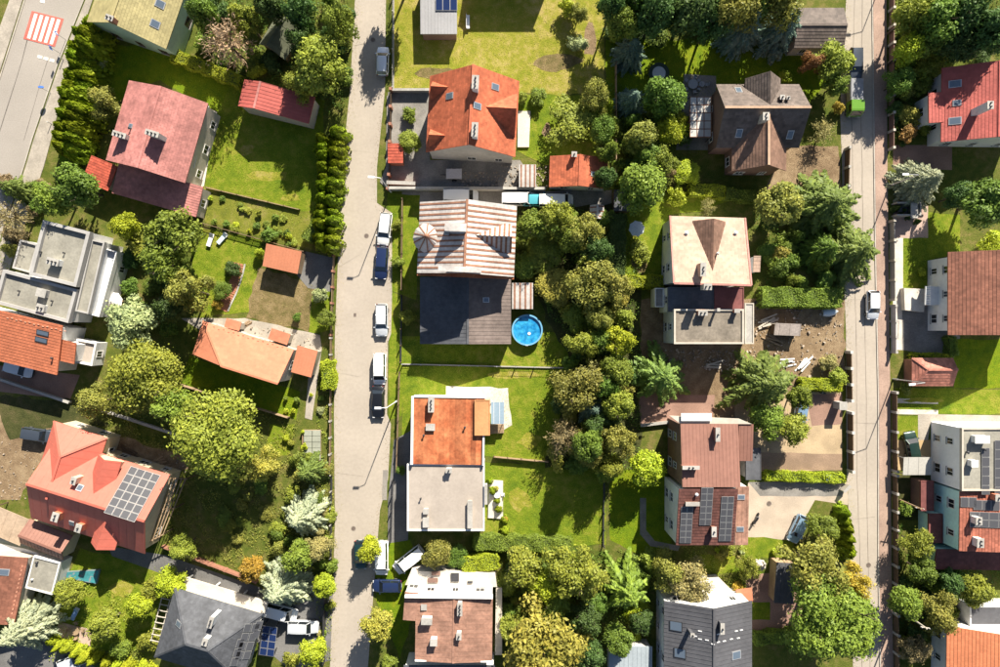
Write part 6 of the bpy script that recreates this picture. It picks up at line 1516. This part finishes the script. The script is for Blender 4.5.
g_ = np.random.default_rng(77)
def edge_leaves(line, w, dens, label, seed, mat='tan'):
    g = np.random.default_rng(seed); Q = []
    for a, b in zip(line[:-1], line[1:]):
        p, q = np.array(W(*a).xy), np.array(W(*b).xy); L = np.linalg.norm(q - p); n = int(L * dens); t = g.random(n)[:, None]; d = (q - p) / L; e = np.array([-d[1], d[0]])
        Q.append(p + (q - p) * t + e * (np.abs(g.normal(size=n)) * w * np.sign(w if False else 1))[:, None] * (1 if w > 0 else 1))
    Q = np.vstack(Q); n = len(Q); P = np.column_stack([Q, np.full(n, .055) + .02 * g.random(n)]); s = g.uniform(.03, .07, n)
    tag(ob('fallen_leaves', quads_mesh('fallen_leaves', P, unit(g.normal(size=(n, 3)) * .3 + [0, 0, 1]), g.normal(size=(n, 3)), s, s * .6, LM[mat])), label, 'leaves', None, 'stuff')
edge_leaves(CS_L, .55, 16, 'fallen leaves along the garden edge of the pale side street', 31)
edge_leaves(CS_R[::-1], .45, 12, 'fallen leaves along the verge of the pale side street', 32, 'brown')
edge_leaves(RS_L, .5, 14, 'fallen leaves along the gate side of the straight street', 33)
edge_leaves([(885, -20), (886, 167), (888, 300), (890, 420), (891, 560), (893, 690)][::-1], .35, 12, 'fallen leaves along the pillared fences', 34, 'brown')

# ---------------------------------------------------------------- fences, walls, gates
fence([(394, -60), (393.5, 90)], 1.3, 'pale wire fence between the dry lawn and the side street', 2.6, CONC, CONC, 'mesh')
fence([(392, 92), (391, 144)], 1.2, 'red brick pillared fence of the orange roof house', 2.4, BRICK, WOODD, 'rail', .4, ph=1.5)
fence([(391, 163), (389, 190)], 1.2, 'short brick pillared fence below the tiny terracotta shed', 2.0, BRICK, WOODD, 'rail', .4, ph=1.5)
wall([(393, 92), (430, 92)], 1.0, .25, CONC, 'concrete wall between the dry lawn and the concrete yard')
wall([(391, 190), (545, 190.5)], 1.5, .25, GREYW, 'long grey wall between the orange and striped roof gardens')
wall([(388, 184), (416, 185)], 1.1, .4, R_SALMON, 'short salmon capped wall beside the side street')
fence([(403, 200), (402, 290)], 1.2, 'thin brown fence of the verge garden', 2.5, WOODD, WOOD, 'rail')
fence([(402, 296), (401, 362)], 1.2, 'thin dark fence beside the dark annex', 2.5, WOODD, DMETAL, 'mesh')
fence([(403, 364), (572, 368)], 1.1, 'thin pale fence between the two bright lawns', 2.8, METAL, CONC, 'mesh')
fence([(400, 372), (397, 470)], 1.1, 'brown street fence of the rust roof house', 2.4, WOODD, WOOD, 'rail')
fence([(393, 480), (391, 540)], 1.2, 'dark street fence of the pale flat roof', 2.4, DMETAL, DMETAL, 'mesh')
fence([(494, 456), (548, 461)], .9, 'low timber fence below the bright lawn', 2.0, WOODD, WOOD, 'panel')
fence([(604, 462), (603, 545)], 1.2, 'dark wire fence at the end of the lower lawn', 2.6, DMETAL, DMETAL, 'mesh')
fence([(615, 60), (615, 185)], 1.3, 'wooden boundary fence beside the blue spruces', 2.4, WOODD, WOOD, 'panel')
fence([(342, 132), (336, 255)], 1.2, 'dark street fence hidden behind the slim thujas', 2.5, DMETAL, DMETAL, 'mesh')
fence([(335, 256), (332, 335)], 1.2, 'reddish brown street fence beside the dark paved yard', 2.4, BRICK, WOOD, 'rail', .3)
fence([(332, 338), (331, 470)], 1.1, 'weathered street fence beside the block hedge', 2.4, CONC, WOOD, 'rail', .25)
fence([(332, 474), (331, 590)], 1.1, 'street fence below the silver blue spruce', 2.4, CONC, DMETAL, 'mesh')
fence([(326, 595), (325, 660)], 1.4, 'dark gate fence of the shaded drive', 2.2, DMETAL, DMETAL, 'panel', thick=.04)
fence([(182, 384), (290, 417)], 1.2, 'brown timber fence below the long salmon roof', 2.2, WOODD, WOOD, 'panel')
fence([(207, 188), (300, 210)], .5, 'very low timber edging between lawn and vegetable plot', 2.2, WOODD, WOOD, 'panel')
fence([(204, 224), (305, 252)], .9, 'low wire fence below the vegetable plot', 2.4, WOODD, WOOD, 'rail')
fence([(166, 545), (258, 580)], 1.0, 'low brick wall fence along the dark lane', 2.4, BRICK, BRICK, 'panel', .3, thick=.2)
wall([(0, 378), (72, 402)], .8, .25, CONC, 'low concrete wall below the carport court')
wall([(105, 410), (190, 438)], .7, .25, CONC, 'low old wall between the two huge trees')
wall([(640, 425), (680, 420)], .6, .3, CREAM, 'low cream wall beside the reddish terrace')
# straight street, garden side: pillars with panels between
for a, b, lb, pm, am in [((889, -40), (888.5, 150), 'pillared dark fence in front of the red roof house', CREAM, BROWNW), ((889, 222), (890, 300), 'pillared pale fence in front of the white walled house', CREAM, CONC), ((890.5, 306), (891, 352), 'pillared grey fence in front of the grey paved yard', CONC, GREYW), ((891.5, 392), (892, 470), 'pillared dark fence in front of the white and teal building', CONC, WOODD), ((892, 474), (893, 600), 'tall dark board fence beside the dark shaded yard', CONC, WOODD), ((893, 612), (894, 690), 'dark fence in front of the light orange house', CONC, WOODD)]:
    fence([a, b], 1.35, lb, 2.5, pm, am, 'panel', .34, ph=1.55)
for a, b, lb in [((846, 352), (847, 400), 'brown board gate fence above the grey gate box'), ((847.5, 412), (848, 470), 'brown board gate fence below the grey gate box')]:
    fence([a, b], 1.5, lb, 2.6, GREYW, WOODD, 'panel', .4, ph=1.7)
fence([(845, 150), (844, 188)], 1.4, 'brown gate fence at the end of the sandy drive', 2.4, CONC, WOODD, 'panel', .35, ph=1.6)
p = W(843.5, 406, 2.2); gb = empty('gate_box', (p.x, p.y, 0), 'grey roofed gate box between brown gate fences', 'gate')
MB().xbox((p.x, p.y, 0), .9, 1.0, 2.05).build('box_body', GREYW, gb); MB().xbox((p.x, p.y, 2.052), 1.1, 1.15, .14).build('box_roof', CONC, gb)
wall([(840, 490), (846, 484)], 1.2, .3, CREAM, 'short cream gate wall of the beige court')
# bin shelter
bs = empty('bin_shelter', W(903, 210), 'open concrete bin shelter behind the brick pavement', 'bin shelter')
for x, y, a, b in ((903, 204.5, 3.4, .2), (903, 216.5, 3.4, .2), (914.5, 210.5, .2, 1.5)): MB().xbox(W(x, y), a, b, 1.5).build('shelter_wall', CONC, bs)
slab('shelter_roof', [(911, 203), (918, 203), (918, 218), (911, 218)], 1.52, 1.64, CONC, parent=bs)
BINM = M('bin_plastic', (.03, .035, .035), rough=.5, var=.1); BINB = M('blue_bin_plastic', (.10, .16, .22), rough=.5, var=.1)
def bin_(px, py, mat, label, rz=0):
    q = W(px, py, .5); o = empty('wheelie_bin', (q.x, q.y, .02), label, 'bin'); mb = MB()
    lo = [Vector((q.x + a * .22, q.y + b * .26, .08)) for a, b in ((-1, -1), (1, -1), (1, 1), (-1, 1))]; hi = [Vector((q.x + a * .29, q.y + b * .35, 1.0)) for a, b in ((-1, -1), (1, -1), (1, 1), (-1, 1))]
    mb.face(hi); mb.face(lo[::-1])
    for i in range(4): mb.face([lo[i], lo[(i + 1) % 4], hi[(i + 1) % 4], hi[i]])
    mb.build('bin_body', mat, o); MB().xbox((q.x, q.y, 1.003), .64, .78, .06).build('lid', mat, o); MB().bar((q.x - .2, q.y + .42, .95), (q.x + .2, q.y + .42, .95), .04).build('handle', mat, o)
    for s in (-1, 1): MB().tube((q.x + s * .22, q.y + .28, .1), (q.x + s * .28, q.y + .28, .1), .1, .1, 10).build('wheel', TYRE, o)
bin_(898, 210, BINM, 'black wheelie bin inside the shelter by its opening'); bin_(904, 210.5, BINM, 'black wheelie bin deeper inside the shelter'); bin_(827, 477, BINB, 'blue bin at the low bright hedge')
bin_(822, 391, BINM, 'black bin below the bright hedge of the tan court')

# ---------------------------------------------------------------- street lamps, poles, signs
def lamp(px, py, ax, ay, h, label, mat=None, arm=1.6):
    b = W(px, py); o = empty('street_lamp', b, label, 'street lamp'); m = mat or METAL; d = Vector((ax, ay, 0)).normalized()
    MB().tube(b, b + Vector((0, 0, 1.2)), .13, .12, 10).build('lamp_base', m, o)
    MB().tube(b + Vector((0, 0, 1.2)), b + Vector((0, 0, h)), .085, .055, 10).build('pole', m, o)
    t = b + Vector((0, 0, h)); e = t + d * arm + Vector((0, 0, .35)); MB().tube(t, e, .05, .04, 8).build('arm', m, o)
    s = Vector((-d.y, d.x, 0)); hd = MB().box(e + d * .3 - Vector((0, 0, .06)), d * .42, s * .15, .14).build('lamp_head', WMETAL, o)
    MB().box(e + d * .32 - Vector((0, 0, .085)), d * .32, s * .11, .022).build('lamp_glass', HEADL, hd)
lamp(391, 192, -1, .05, 9, 'white street lamp beside the brick street fence', WMETAL, .8); lamp(397, 401, -1, 0, 9, 'white street lamp with bent arm over the parked black car', WMETAL, .8)
lamp(893, 379, -1, -.1, 7.5, 'grey street lamp beside the small tiled shed'); lamp(889, -38, -1, 0, 7.5, 'grey street lamp at the top of the brick pavement'); lamp(889, 186, -1, 0, 7, 'grey street lamp beside the silver grey conifer')
def pole(px, py, h, label, mat, r=.14):
    b = W(px, py); o = empty('utility_pole', b, label, 'pole'); MB().tube(b, b + Vector((0, 0, h)), r, r * .7, 10).build('pole_shaft', mat, o)
    MB().bar(b + Vector((-.6, .1, h - .4)), b + Vector((.6, -.1, h - .4)), .10).build('cross_arm', mat, o)
    for s in (-.5, .5): MB().tube(b + Vector((s, -s * .16, h - .35)), b + Vector((s, -s * .16, h - .12)), .05, .04, 8).build('insulator', WMETAL, o)
pole(897, 608, 7, 'pale wooden utility pole by the light orange house', CREAM); pole(900, 500, 5, 'wooden utility pole beside the dark shaded yard', WOOD); pole(34, 223, 6, 'pale pole at the corner of the modern house', CREAM, .1)
SBLUE = M('sign_blue', (.03, .10, .35), var=.05, bump=0, rough=.4); SWHITE = M('sign_white', (.7, .7, .7), var=.04, bump=0, rough=.4)
def crossing_sign(px, py, label, rz):
    b = W(px, py); o = empty('crossing_sign', b, label, 'road sign'); MB().tube(b, b + Vector((0, 0, 2.6)), .035, .035, 8).build('sign_post', METAL, o)
    d = Vector((math.cos(rz), math.sin(rz), 0)); n = Vector((-d.y, d.x, 0)); MB().box(b + Vector((0, 0, 1.95)) + n * .05, d * .32, n * .01, .64).build('sign_plate', SBLUE, o)
    c = b + Vector((0, 0, 2.05)) + n * .065; mb = MB(); mb.face([c - d * .22, c + d * .22, c + Vector((0, 0, .42))]); mb.build('white_triangle', SWHITE, o)
crossing_sign(61, 54, 'blue square crossing sign post below the red crossing', 1.9); crossing_sign(66, 40, 'blue square crossing sign post beside the red crossing', -1.2); 
b = W(51, 93); o = empty('round_sign', b, 'round blue sign on a post by the wide road', 'road sign'); MB().tube(b, b + Vector((0, 0, 2.3)), .035, .035, 8).build('sign_post', METAL, o); MB().tube(b + Vector((0, .05, 2.2)), b + Vector((.012, .085, 2.23)), .36, .36, 20).build('sign_disc', SBLUE, o)
for x, y, lb in ((52, 124, 'slim marker post beside the thuja row pavement'), (64, 60, 'slim marker post near the white dashes')):
    b = W(x, y); o = tag(MB().tube(b, b + Vector((0, 0, 1.1)), .06, .05, 8).build('marker_post', METAL), lb, 'post')
    MB().tube(b + Vector((0, 0, 1.102)), b + Vector((0, 0, 1.18)), .075, .03, 8).build('post_cap', WMETAL, o)

# ---------------------------------------------------------------- vehicles
PWHITE = paint('white_paint', (.75, .75, .74), 0); PSILVER = paint('silver_paint', (.66, .68, .71), .25); PGREY = paint('grey_paint', (.30, .32, .35), .5); PBLUE = paint('navy_paint', (.02, .035, .10), .3); PBLACK = paint('black_paint', (.012, .013, .016), .2)
PTEAL = paint('teal_paint', (.015, .05, .055), .4); PLBLUE = paint('light_blue_paint', (.26, .40, .55), .4); PDGREY = paint('slate_paint', (.07, .085, .11), .4); PDGREEN = paint('dark_green_paint', (.02, .045, .035), .3); PGREEN = paint('lime_paint', (.13, .29, .03), .1); PAQUA = paint('aqua_paint', (.09, .42, .50), .2)
car(382.5, 61, 2, 'hatch', PSILVER, 'silver hatchback parked on the verge by the dry lawn'); car(384.5, 229, 187, 'estate', PWHITE, 'white estate car parked behind the dark blue car')
car(381.5, 263, 184, 'estate', PBLUE, 'dark blue car parked right behind the white estate'); car(381.5, 320, 180, 'estate', PSILVER, 'silver grey car parked alone beside the dark annex')
car(379.5, 369, 180, 'minivan', PWHITE, 'white minivan parked ahead of the black car'); car(378, 402, 180, 'sedan', PBLACK, 'black car parked under the bent street lamp')
car(360.5, 555, 178, 'hatch', PTEAL, 'dark teal car parked under the bright street tree'); car(381.5, 558, 180, 'van', PWHITE, 'white van parked in the shaded garden')
car(409, 560, 232, 'van', PWHITE, 'white van parked aslant beside the olive tree', name='van', cat='van'); car(387, 586, 270, 'hatch', PBLUE, 'navy blue car parked in shade below the white vans')
car(303, 627, 92, 'suv', PSILVER, 'silver car parked on the shaded asphalt drive'); car(873, 305, 180, 'hatch', PSILVER, 'silver car parked beside the brick pavement'); car(798, 529, 205, 'hatch', PLBLUE, 'light blue car parked on the beige court')
car(38, 435, 98, 'estate', PDGREY, 'slate grey car parked beside the coral house'); car(18, 369, 105, 'hatch', PSILVER, 'silver car half hidden under the orange roof eave'); car(912, 446, 350, 'hatch', PDGREEN, 'dark green car on the tan paved spot')
car(72, 662, 70, 'hatch', PSILVER, 'silver blue car parked beside the golden thujas'); car(856, 64, 180, 'estate', PDGREY, 'dark slate car parked above the green truck'); car(519, 199, 90, 'van', PWHITE, 'white van in the yard lane beside the aqua car')
car(537, 200, 90, 'hatch', PAQUA, 'aqua blue car squeezed between two white vans'); car(556, 200.5, 90, 'van', PWHITE, 'white van at the end of the yard lane'); car(461, 196, 90, 'van', PWHITE, 'white van partly hidden behind the striped roof')
car(801, 412, 190, 'hatch', PLBLUE, 'pale blue car half hidden under the largest spruce'); car(280, 612, 105, 'van', PWHITE, 'white van roof showing below the large silver spruce')
# green truck with grey tilt
q = W(855, 97, 1.2); tk = empty('truck', (q.x, q.y, .03), 'small lime green truck with a grey canvas box', 'truck', rz=math.radians(-90)); tl = 5.6
mb = MB(); cab = [(.65, .45), (2.62, .45), (2.7, .75), (2.66, 1.15), (2.2, 2.05), (1.95, 2.1), (.65, 2.1)]
for s in (-1, 1): mb.face([Vector((x, s * .9, z)) for x, z in (cab if s < 0 else cab[::-1])])
for i in range(len(cab)):
    a, b = cab[i], cab[(i + 1) % len(cab)]; mb.face([(a[0], -.9, a[1]), (a[0], .9, a[1]), (b[0], .9, b[1]), (b[0], -.9, b[1])])
cb = ob('cab', mb.mesh('cab', PGREEN), tk)
ws = [Vector((2.63, -.75, 1.24)), Vector((2.63, .75, 1.24)), Vector((2.24, .68, 2.0)), Vector((2.24, -.68, 2.0))]; mb = MB(); mb.solid([p + Vector((.03, 0, .02)) for p in ws], .02, d=Vector((.89, 0, .45))); ob('windscreen', mb.mesh('windscreen', CARGLASS), cb)
for s in (-1, 1):
    ob('side_window', MB().xbox((1.65, s * .905, 1.3), .9, .02, .6).mesh('side_window', CARGLASS), cb); ob('headlight', MB().xbox((2.7, s * .65, .7), .06, .28, .16).mesh('headlight', HEADL), cb); ob('wing_mirror', MB().xbox((2.3, s * 1.02, 1.4), .08, .2, .3).mesh('wing_mirror', TRIM), cb)
    for x in (2.05, -1.7): wheel(tk, x, s * .78)
ob('chassis', MB().xbox((-.6, 0, .42), 4.2, 1.0, .2).mesh('chassis', TRIM), tk)
mb = MB(); prof = [(-.92, .7), (-.92, 1.75), (-.8, 1.86), (0, 1.92), (.8, 1.86), (.92, 1.75), (.92, .7)]
for x in (-2.4, .6): mb.face([Vector((x, y, z)) for y, z in (prof if x > 0 else prof[::-1])])
for i in range(len(prof)):
    a, b = prof[i], prof[(i + 1) % len(prof)]; mb.face([(-2.4, a[0], a[1]), (.6, a[0], a[1]), (.6, b[0], b[1]), (-2.4, b[0], b[1])])
ob('canvas_box', mb.mesh('canvas_box', M('grey_canvas', (.30, .30, .32), var=.1, scale=2)), tk)
# covered trailer in the concrete yard
q = W(454, 174, 1); tr = empty('trailer', (q.x, q.y, .03), 'small trailer under a pale cover in the concrete yard', 'trailer')
ob('trailer_box', MB().xbox((0, 0, .45), 2.1, 1.3, .45).mesh('trailer_box', METAL), tr); ob('cover', MB().xbox((0, 0, .902), 2.2, 1.4, .3).mesh('cover', M('pale_cover', (.45, .43, .45), var=.08)), tr); ob('drawbar', MB().bar((-1.05, 0, .5), (-2.0, 0, .45), .1).mesh('drawbar', DMETAL), tr)
for s in (-1, 1): wheel(tr, 0, s * .78)

# ---------------------------------------------------------------- pool, parasols, trampoline, furniture
p = W(527, 330, .6); po = empty('garden_pool', (p.x, p.y, .02), 'round above ground pool with blue water on the lawn', 'pool')
PB = M('pool_liner', (.05, .24, .46), rough=.4, var=.08); c = Vector((p.x, p.y, .02))
MB().ring(c, 2.02, 2.1, 0, 1.15, 40).build('pool_wall', PB, po); MB().ring(c, 1.98, 2.2, 1.152, 1.21, 40).build('pool_rim', M('pool_rim_blue', (.14, .34, .50), rough=.35, var=.05), po)
mb = MB(); mb.face([c + Vector((2.01 * math.cos(t * math.pi / 20), 2.01 * math.sin(t * math.pi / 20), .92)) for t in range(40)]); mb.build('water', water_mat(), po)
for s in (-.22, .22): MB().tube(c + Vector((s, -2.25, 0)), c + Vector((s, -2.1, 1.7)), .03, .03, 6).build('ladder_rail', WMETAL, po)
for z in (.4, .8, 1.2): MB().bar(c + Vector((-.22, -2.2, z)), c + Vector((.22, -2.2, z)), .05).build('ladder_step', WMETAL, po)
q = c + Vector((.3, -.5, .95)); MB().tube(q, q + Vector((.0, 0, .05)), .22, .22, 10).build('skimmer_float', WHITE, po)
def parasol(px, py, r, h, mat, label, n=8):
    q = W(px, py, h); o = empty('parasol', (q.x, q.y, 0), label, 'parasol'); b = Vector((q.x, q.y, 0))
    MB().tube(b, b + Vector((0, 0, h)), .03, .03, 8).build('pole', METAL, o); MB().tube(b, b + Vector((0, 0, .12)), .35, .3, 14).build('base', CONC, o)
    for k in range(n):
        e = lambda a: b + Vector((r * math.cos(a), r * math.sin(a), h - .55)); a0, a1 = 2 * math.pi * k / n + .2, 2 * math.pi * (k + 1) / n + .2
        m = (e(a0) + e(a1)) / 2; m = b + (m - b) * .96 + Vector((0, 0, .04)); mb = MB(); top = b + Vector((0, 0, h)); mb.face([top, e(a0), m]); mb.face([top, m, e(a1)]); mb.build('canopy_gore', mat, o)
        MB().bar(b + Vector((0, 0, h - .05)), e(a0) - Vector((0, 0, .03)), .025).build('rib', METAL, o)
    MB().tube(b + Vector((0, 0, h)), b + Vector((0, 0, h + .12)), .06, .02, 8).build('finial', mat, o)
parasol(111, 301, 1.35, 2.6, WHITE, 'white eight sided parasol beside the modern house terrace'); parasol(637.5, 228, 1.15, 2.4, M('grey_cloth', (.55, .60, .65), var=.08), 'grey blue parasol on the narrow lawn'); parasol(762, 566.5, .85, 2.2, CREAM, 'small cream parasol below the beige court')
q = W(659, 73, .8); t = empty('trampoline', (q.x, q.y, .02), 'round trampoline with pale mat on the shaded lawn', 'trampoline'); c = Vector((q.x, q.y, .02))
MB().tube(c + Vector((0, 0, .78)), c + Vector((0, 0, .80)), .95, .95, 24).build('jump_mat', M('pale_mat', (.5, .52, .54), var=.08), t); MB().ring(c, .97, 1.45, .77, .84, 24).build('spring_pad', M('pad_dark', (.03, .05, .04), var=.1), t)
for k in range(6): a = k * math.pi / 3; MB().tube(c + Vector((1.4 * math.cos(a), 1.4 * math.sin(a), 0)), c + Vector((1.4 * math.cos(a), 1.4 * math.sin(a), .77)), .03, .03, 6).build('leg', METAL, t)
def lounger(px, py, rz, mat, label):
    q = W(px, py, .4); o = empty('sun_lounger', (q.x, q.y, .02), label, 'lounger', rz=rz)
    ob('frame', MB().xbox((0, 0, .28), 1.9, .62, .06).mesh('frame', WMETAL), o); ob('cushion', MB().xbox((-.3, 0, .342), 1.25, .58, .08).mesh('cushion', mat), o)
    mb = MB(); mb.box((.35, 0, .36), (0, .29, 0), (.03, 0, .06), Vector((.55, 0, .38))); ob('backrest', mb.mesh('backrest', mat), o)
    for x in (-.85, .75):
        for y in (-.26, .26): ob('leg', MB().xbox((x, y, 0), .05, .05, .28).mesh('leg', WMETAL), o)
lounger(210, 240, 1.25, WHITE, 'white sun lounger on the lawn by the big leafy tree'); lounger(222, 238.5, .85, M('pale_blue_cloth', (.50, .60, .66), var=.08), 'pale blue sun lounger on the lawn'); lounger(74.5, 614, 1.1, M('blue_cloth', (.25, .38, .58), var=.1), 'blue deck lounger beside the patio')
def table_set(px, py, label, mat, n=4, r=.55, rz=0):
    q = W(px, py, .7); o = empty('garden_table', (q.x, q.y, .02), 'round ' + label, 'table'); c = Vector((q.x, q.y, .02))
    MB().tube(c + Vector((0, 0, .70)), c + Vector((0, 0, .74)), r, r, 16).build('table_top', mat, o); MB().tube(c, c + Vector((0, 0, .7)), .05, .05, 8).build('leg', METAL, o)
    for k in range(n):
        a = rz + 2 * math.pi * k / n; d = Vector((math.cos(a), math.sin(a), 0)); e = Vector((-d.y, d.x, 0)); cc = c + d * (r + .38)
        ch = empty('garden_chair', cc, 'garden chair at the ' + label, 'chair', 'chairs at the ' + label)
        MB().box(cc + Vector((0, 0, .42)), d * .22, e * .22, .05).build('seat', mat, ch); MB().box(cc + d * .22 + Vector((0, 0, .47)), d * .025, e * .22, .42).build('backrest', mat, ch)
        for s in (-1, 1):
            for s2 in (-1, 1): MB().xbox(cc + d * s * .18 + e * s2 * .18, .035, .035, .42).build('leg', METAL, ch)
table_set(693, 84, 'table on the grey conservatory terrace', M('chair_grey', (.35, .36, .38), var=.1), 5, .7); table_set(702, 84, 'second table on the grey conservatory terrace', M('chair_grey', (.3,) * 3), 3, .4); table_set(75, 631, 'timber table on the garden patio', WOOD, 4, .6); table_set(497, 495, 'table on the pale terrace of the white house', WMETAL, 4, .45); table_set(915, 297, 'table on the raised front terrace', WMETAL, 3, .4)
slab('patio', [(58, 622), (92, 630), (90, 646), (57, 636)], 0, .12, M('patio_wood', (.42, .30, .24), var=.15), 'tan patio with timber table below the tarp lawn', 'patio')
# teal tarp over a rectangular pool frame
p0 = [(67, 572), (99, 570), (96, 584), (66, 578)]; tp = empty('covered_pool', W(82, 576), 'rectangular pool frame under a teal tarp on the lawn', 'pool')
slab('pool_frame', p0, .02, .5, M('pool_frame_grey', (.18, .22, .23), var=.1), parent=tp)
mb = MB(); n = 9; G = []
for i in range(n + 1):
    for j in range(5):
        a, b = lerp2(p0[0], p0[1], i / n), lerp2(p0[3], p0[2], i / n); x, y = lerp2(a, b, .04 + .92 * j / 4); G.append(W(x, y, .53 + .06 * math.sin(i * 2.1 + j) + .03 * math.cos(i * j)))
mb.v = [tuple(g) for g in G]; mb.f = [(i * 5 + j, i * 5 + j + 1, (i + 1) * 5 + j + 1, (i + 1) * 5 + j) for i in range(n) for j in range(4)]; mb.m = [0] * len(mb.f); mb.build('tarp', M('teal_tarp', (.05, .22, .24), rough=.45, var=.15), tp, smooth=True)
# cold frame, curved brick path, planks and odd bits
cf = empty('cold_frame', W(312, 445), 'long glass topped cold frame beside the street fence', 'cold frame')
for x, y, a, b in ((303.5, 445, .12, 4.2), (321, 445, .12, 4.2), (312, 430, 2.6, .12), (312, 460, 2.6, .12)): MB().xbox(W(x, y), a, b, .5).build('side_board', WOOD, cf)
for k in range(5):
    for j in range(2): MB().xbox(W(308 + j * 8.6, 433 + k * 6, .52), 1.15, .8, .03).build('pane', M('frame_glass', (.30, .31, .25), rough=.2, var=.1, bump=0), cf)
bp = empty('brick_path', W(230, 290), 'curved terracotta brick path with pale edge on the lawn', 'path', kind='structure')
cv = [(239, 263), (237, 272), (234, 282), (230, 293), (225, 303), (222, 310)]; BK = MB().xbox((0, 0, 0), .42, .24, .06).mesh('brick', M('path_brick', (.42, .17, .10), var=.15, scale=2))
for i in range(len(cv) - 1):
    a, b = W(*cv[i]), W(*cv[i + 1]); d = (b - a); n = int(d.length / .27); rz = math.atan2(d.y, d.x) + math.pi / 2; e = Vector((math.cos(rz), math.sin(rz), 0))
    for k in range(n):
        for j in range(3): o = ob('brick', BK, bp, a.lerp(b, (k + .5) / n) + e * ((j - 1) * .45 + (k % 2) * .1) + Vector((0, 0, .03)) - bp.location, rz + R.uniform(-.06, .06))
mb = MB()
for a, b in zip(cv[:-1], cv[1:]): mb.bar(W(a[0] + 6, a[1] + 1, .06), W(b[0] + 6, b[1] + 1, .06), .22, .12)
mb.build('path_edge', CONC, bp)
def pile(px, py, n, L, label, mat, rz, name='plank_pile'):
    q = W(px, py); o = empty(name, (q.x, q.y, 0), label, 'planks')
    for k in range(n): ob('plank', MB().xbox((0, 0, 0), L * R.uniform(.7, 1.1), .2, .06).mesh('plank', mat), o, (R.uniform(-.5, .5), R.uniform(-.6, .6), .03 + .065 * k), rz + R.uniform(-.25, .25))
pile(768, 321, 6, 3.0, 'loose pale planks heaped in the building yard', CREAM, .35); pile(712, 364, 7, 2.6, 'pale planks stacked beside the wide green spruce', CREAM, .1); pile(803, 366, 6, 2.4, 'white boards and scrap near the largest spruce', WMETAL, .8); pile(772, 340, 5, 2.4, 'timber pieces on the sandy ground of the yard', WOOD, -.5); pile(130, 452, 7, 2.2, 'rubble boards behind the coral roof', WOODD, -.4); pile(160, 463, 5, 2.0, 'scrap timber beside the pergola', WOOD, .3); pile(758, 300, 6, 1.8, 'dark scrap beside the tan house corner', DMETAL, .9)
pile(787, 362, 4, 2.0, 'white panels leaning by the largest spruce', WMETAL, .15); pile(245, 325, 5, 1.5, 'boards on the stone terrace of the salmon roof', WOOD, .4)
q = W(831, 312, .6); bt = empty('covered_boat', (q.x, q.y, .02), 'small white upturned boat beside the wide green hedge', 'boat', rz=.1); mb = MB(); rg = []
for x, w_, hh in ((-1.05, .45, .5), (-.6, .6, .62), (0, .66, .66), (.6, .5, .6), (1.0, .2, .48), (1.15, .03, .4)):
    rg.append([(x, -w_, .05), (x, -w_ * .9, hh * .6), (x, -w_ * .45, hh), (x, 0, hh * 1.05), (x, w_ * .45, hh), (x, w_ * .9, hh * .6), (x, w_, .05)])
mb.v = [v for r in rg for v in r]; mb.f = [(i * 7 + j, i * 7 + j + 1, i * 7 + j + 8, i * 7 + j + 7) for i in range(5) for j in range(6)] + [tuple(range(7))]; mb.m = [0] * len(mb.f); ob('hull', mb.mesh('hull', M('boat_white', (.62, .68, .72), rough=.35, var=.05), smooth=True), bt); ob('keel', MB().bar((-1.0, 0, .56), (1.1, 0, .45), .06).mesh('keel', WMETAL), bt)
# motorbike on the beige court
q = W(755.5, 519, .4); bk = empty('motorbike', (q.x, q.y, .03), 'dark motorbike standing on the beige court', 'motorbike', rz=1.05)
for x in (-.68, .68): w_ = ob('wheel', MB().tube((x, -.06, .31), (x, .06, .31), .31, .31, 16).mesh('tyre', TYRE), bk)
ob('frame', MB().bar((-.6, 0, .42), (.5, 0, .62), .16, .22).bar((.68, 0, .31), (.42, 0, .98), .08).mesh('frame', DMETAL), bk); ob('tank', MB().xbox((.12, 0, .68), .5, .28, .22).mesh('tank', PBLACK), bk); ob('saddle', MB().xbox((-.4, 0, .70), .62, .26, .12).mesh('saddle', TRIM), bk); ob('handlebar', MB().bar((.42, -.36, 1.0), (.42, .36, 1.0), .05).mesh('handlebar', METAL), bk)
# swing bench and pots
for x, y, lb, m in ((496, 488, 'round planter with a yellow shrub on the pale terrace', 'yellow'), (505, 519, 'orange flower pot at the corner of the pale terrace', 'orange')):
    q = W(x, y, .3); o = empty('planter', (q.x, q.y, .3 if x < 500 else .02), lb, 'planter'); ob('pot', MB().tube((0, 0, 0), (0, 0, .4), .28, .36, 12).mesh('pot', R_TERRA), o); ob('plant', PROTO['tiny'][0], o, (0, 0, .5), 0, (.5, .5, .4), LM[m])
q = W(468, 22, .4); sw = empty('garden_bench', (q.x, q.y, .02), 'pale narrow bench beside the grey outbuilding', 'bench'); ob('seat', MB().xbox((0, 0, .42), .45, 1.9, .06).mesh('seat', WMETAL), sw); ob('backrest', MB().xbox((-.22, 0, .5), .05, 1.9, .45).mesh('backrest', WMETAL), sw)
for x in (-.15, .15):
    for y in (-.85, .85): ob('leg', MB().xbox((x, y, 0), .06, .06, .42).mesh('leg', DMETAL), sw)
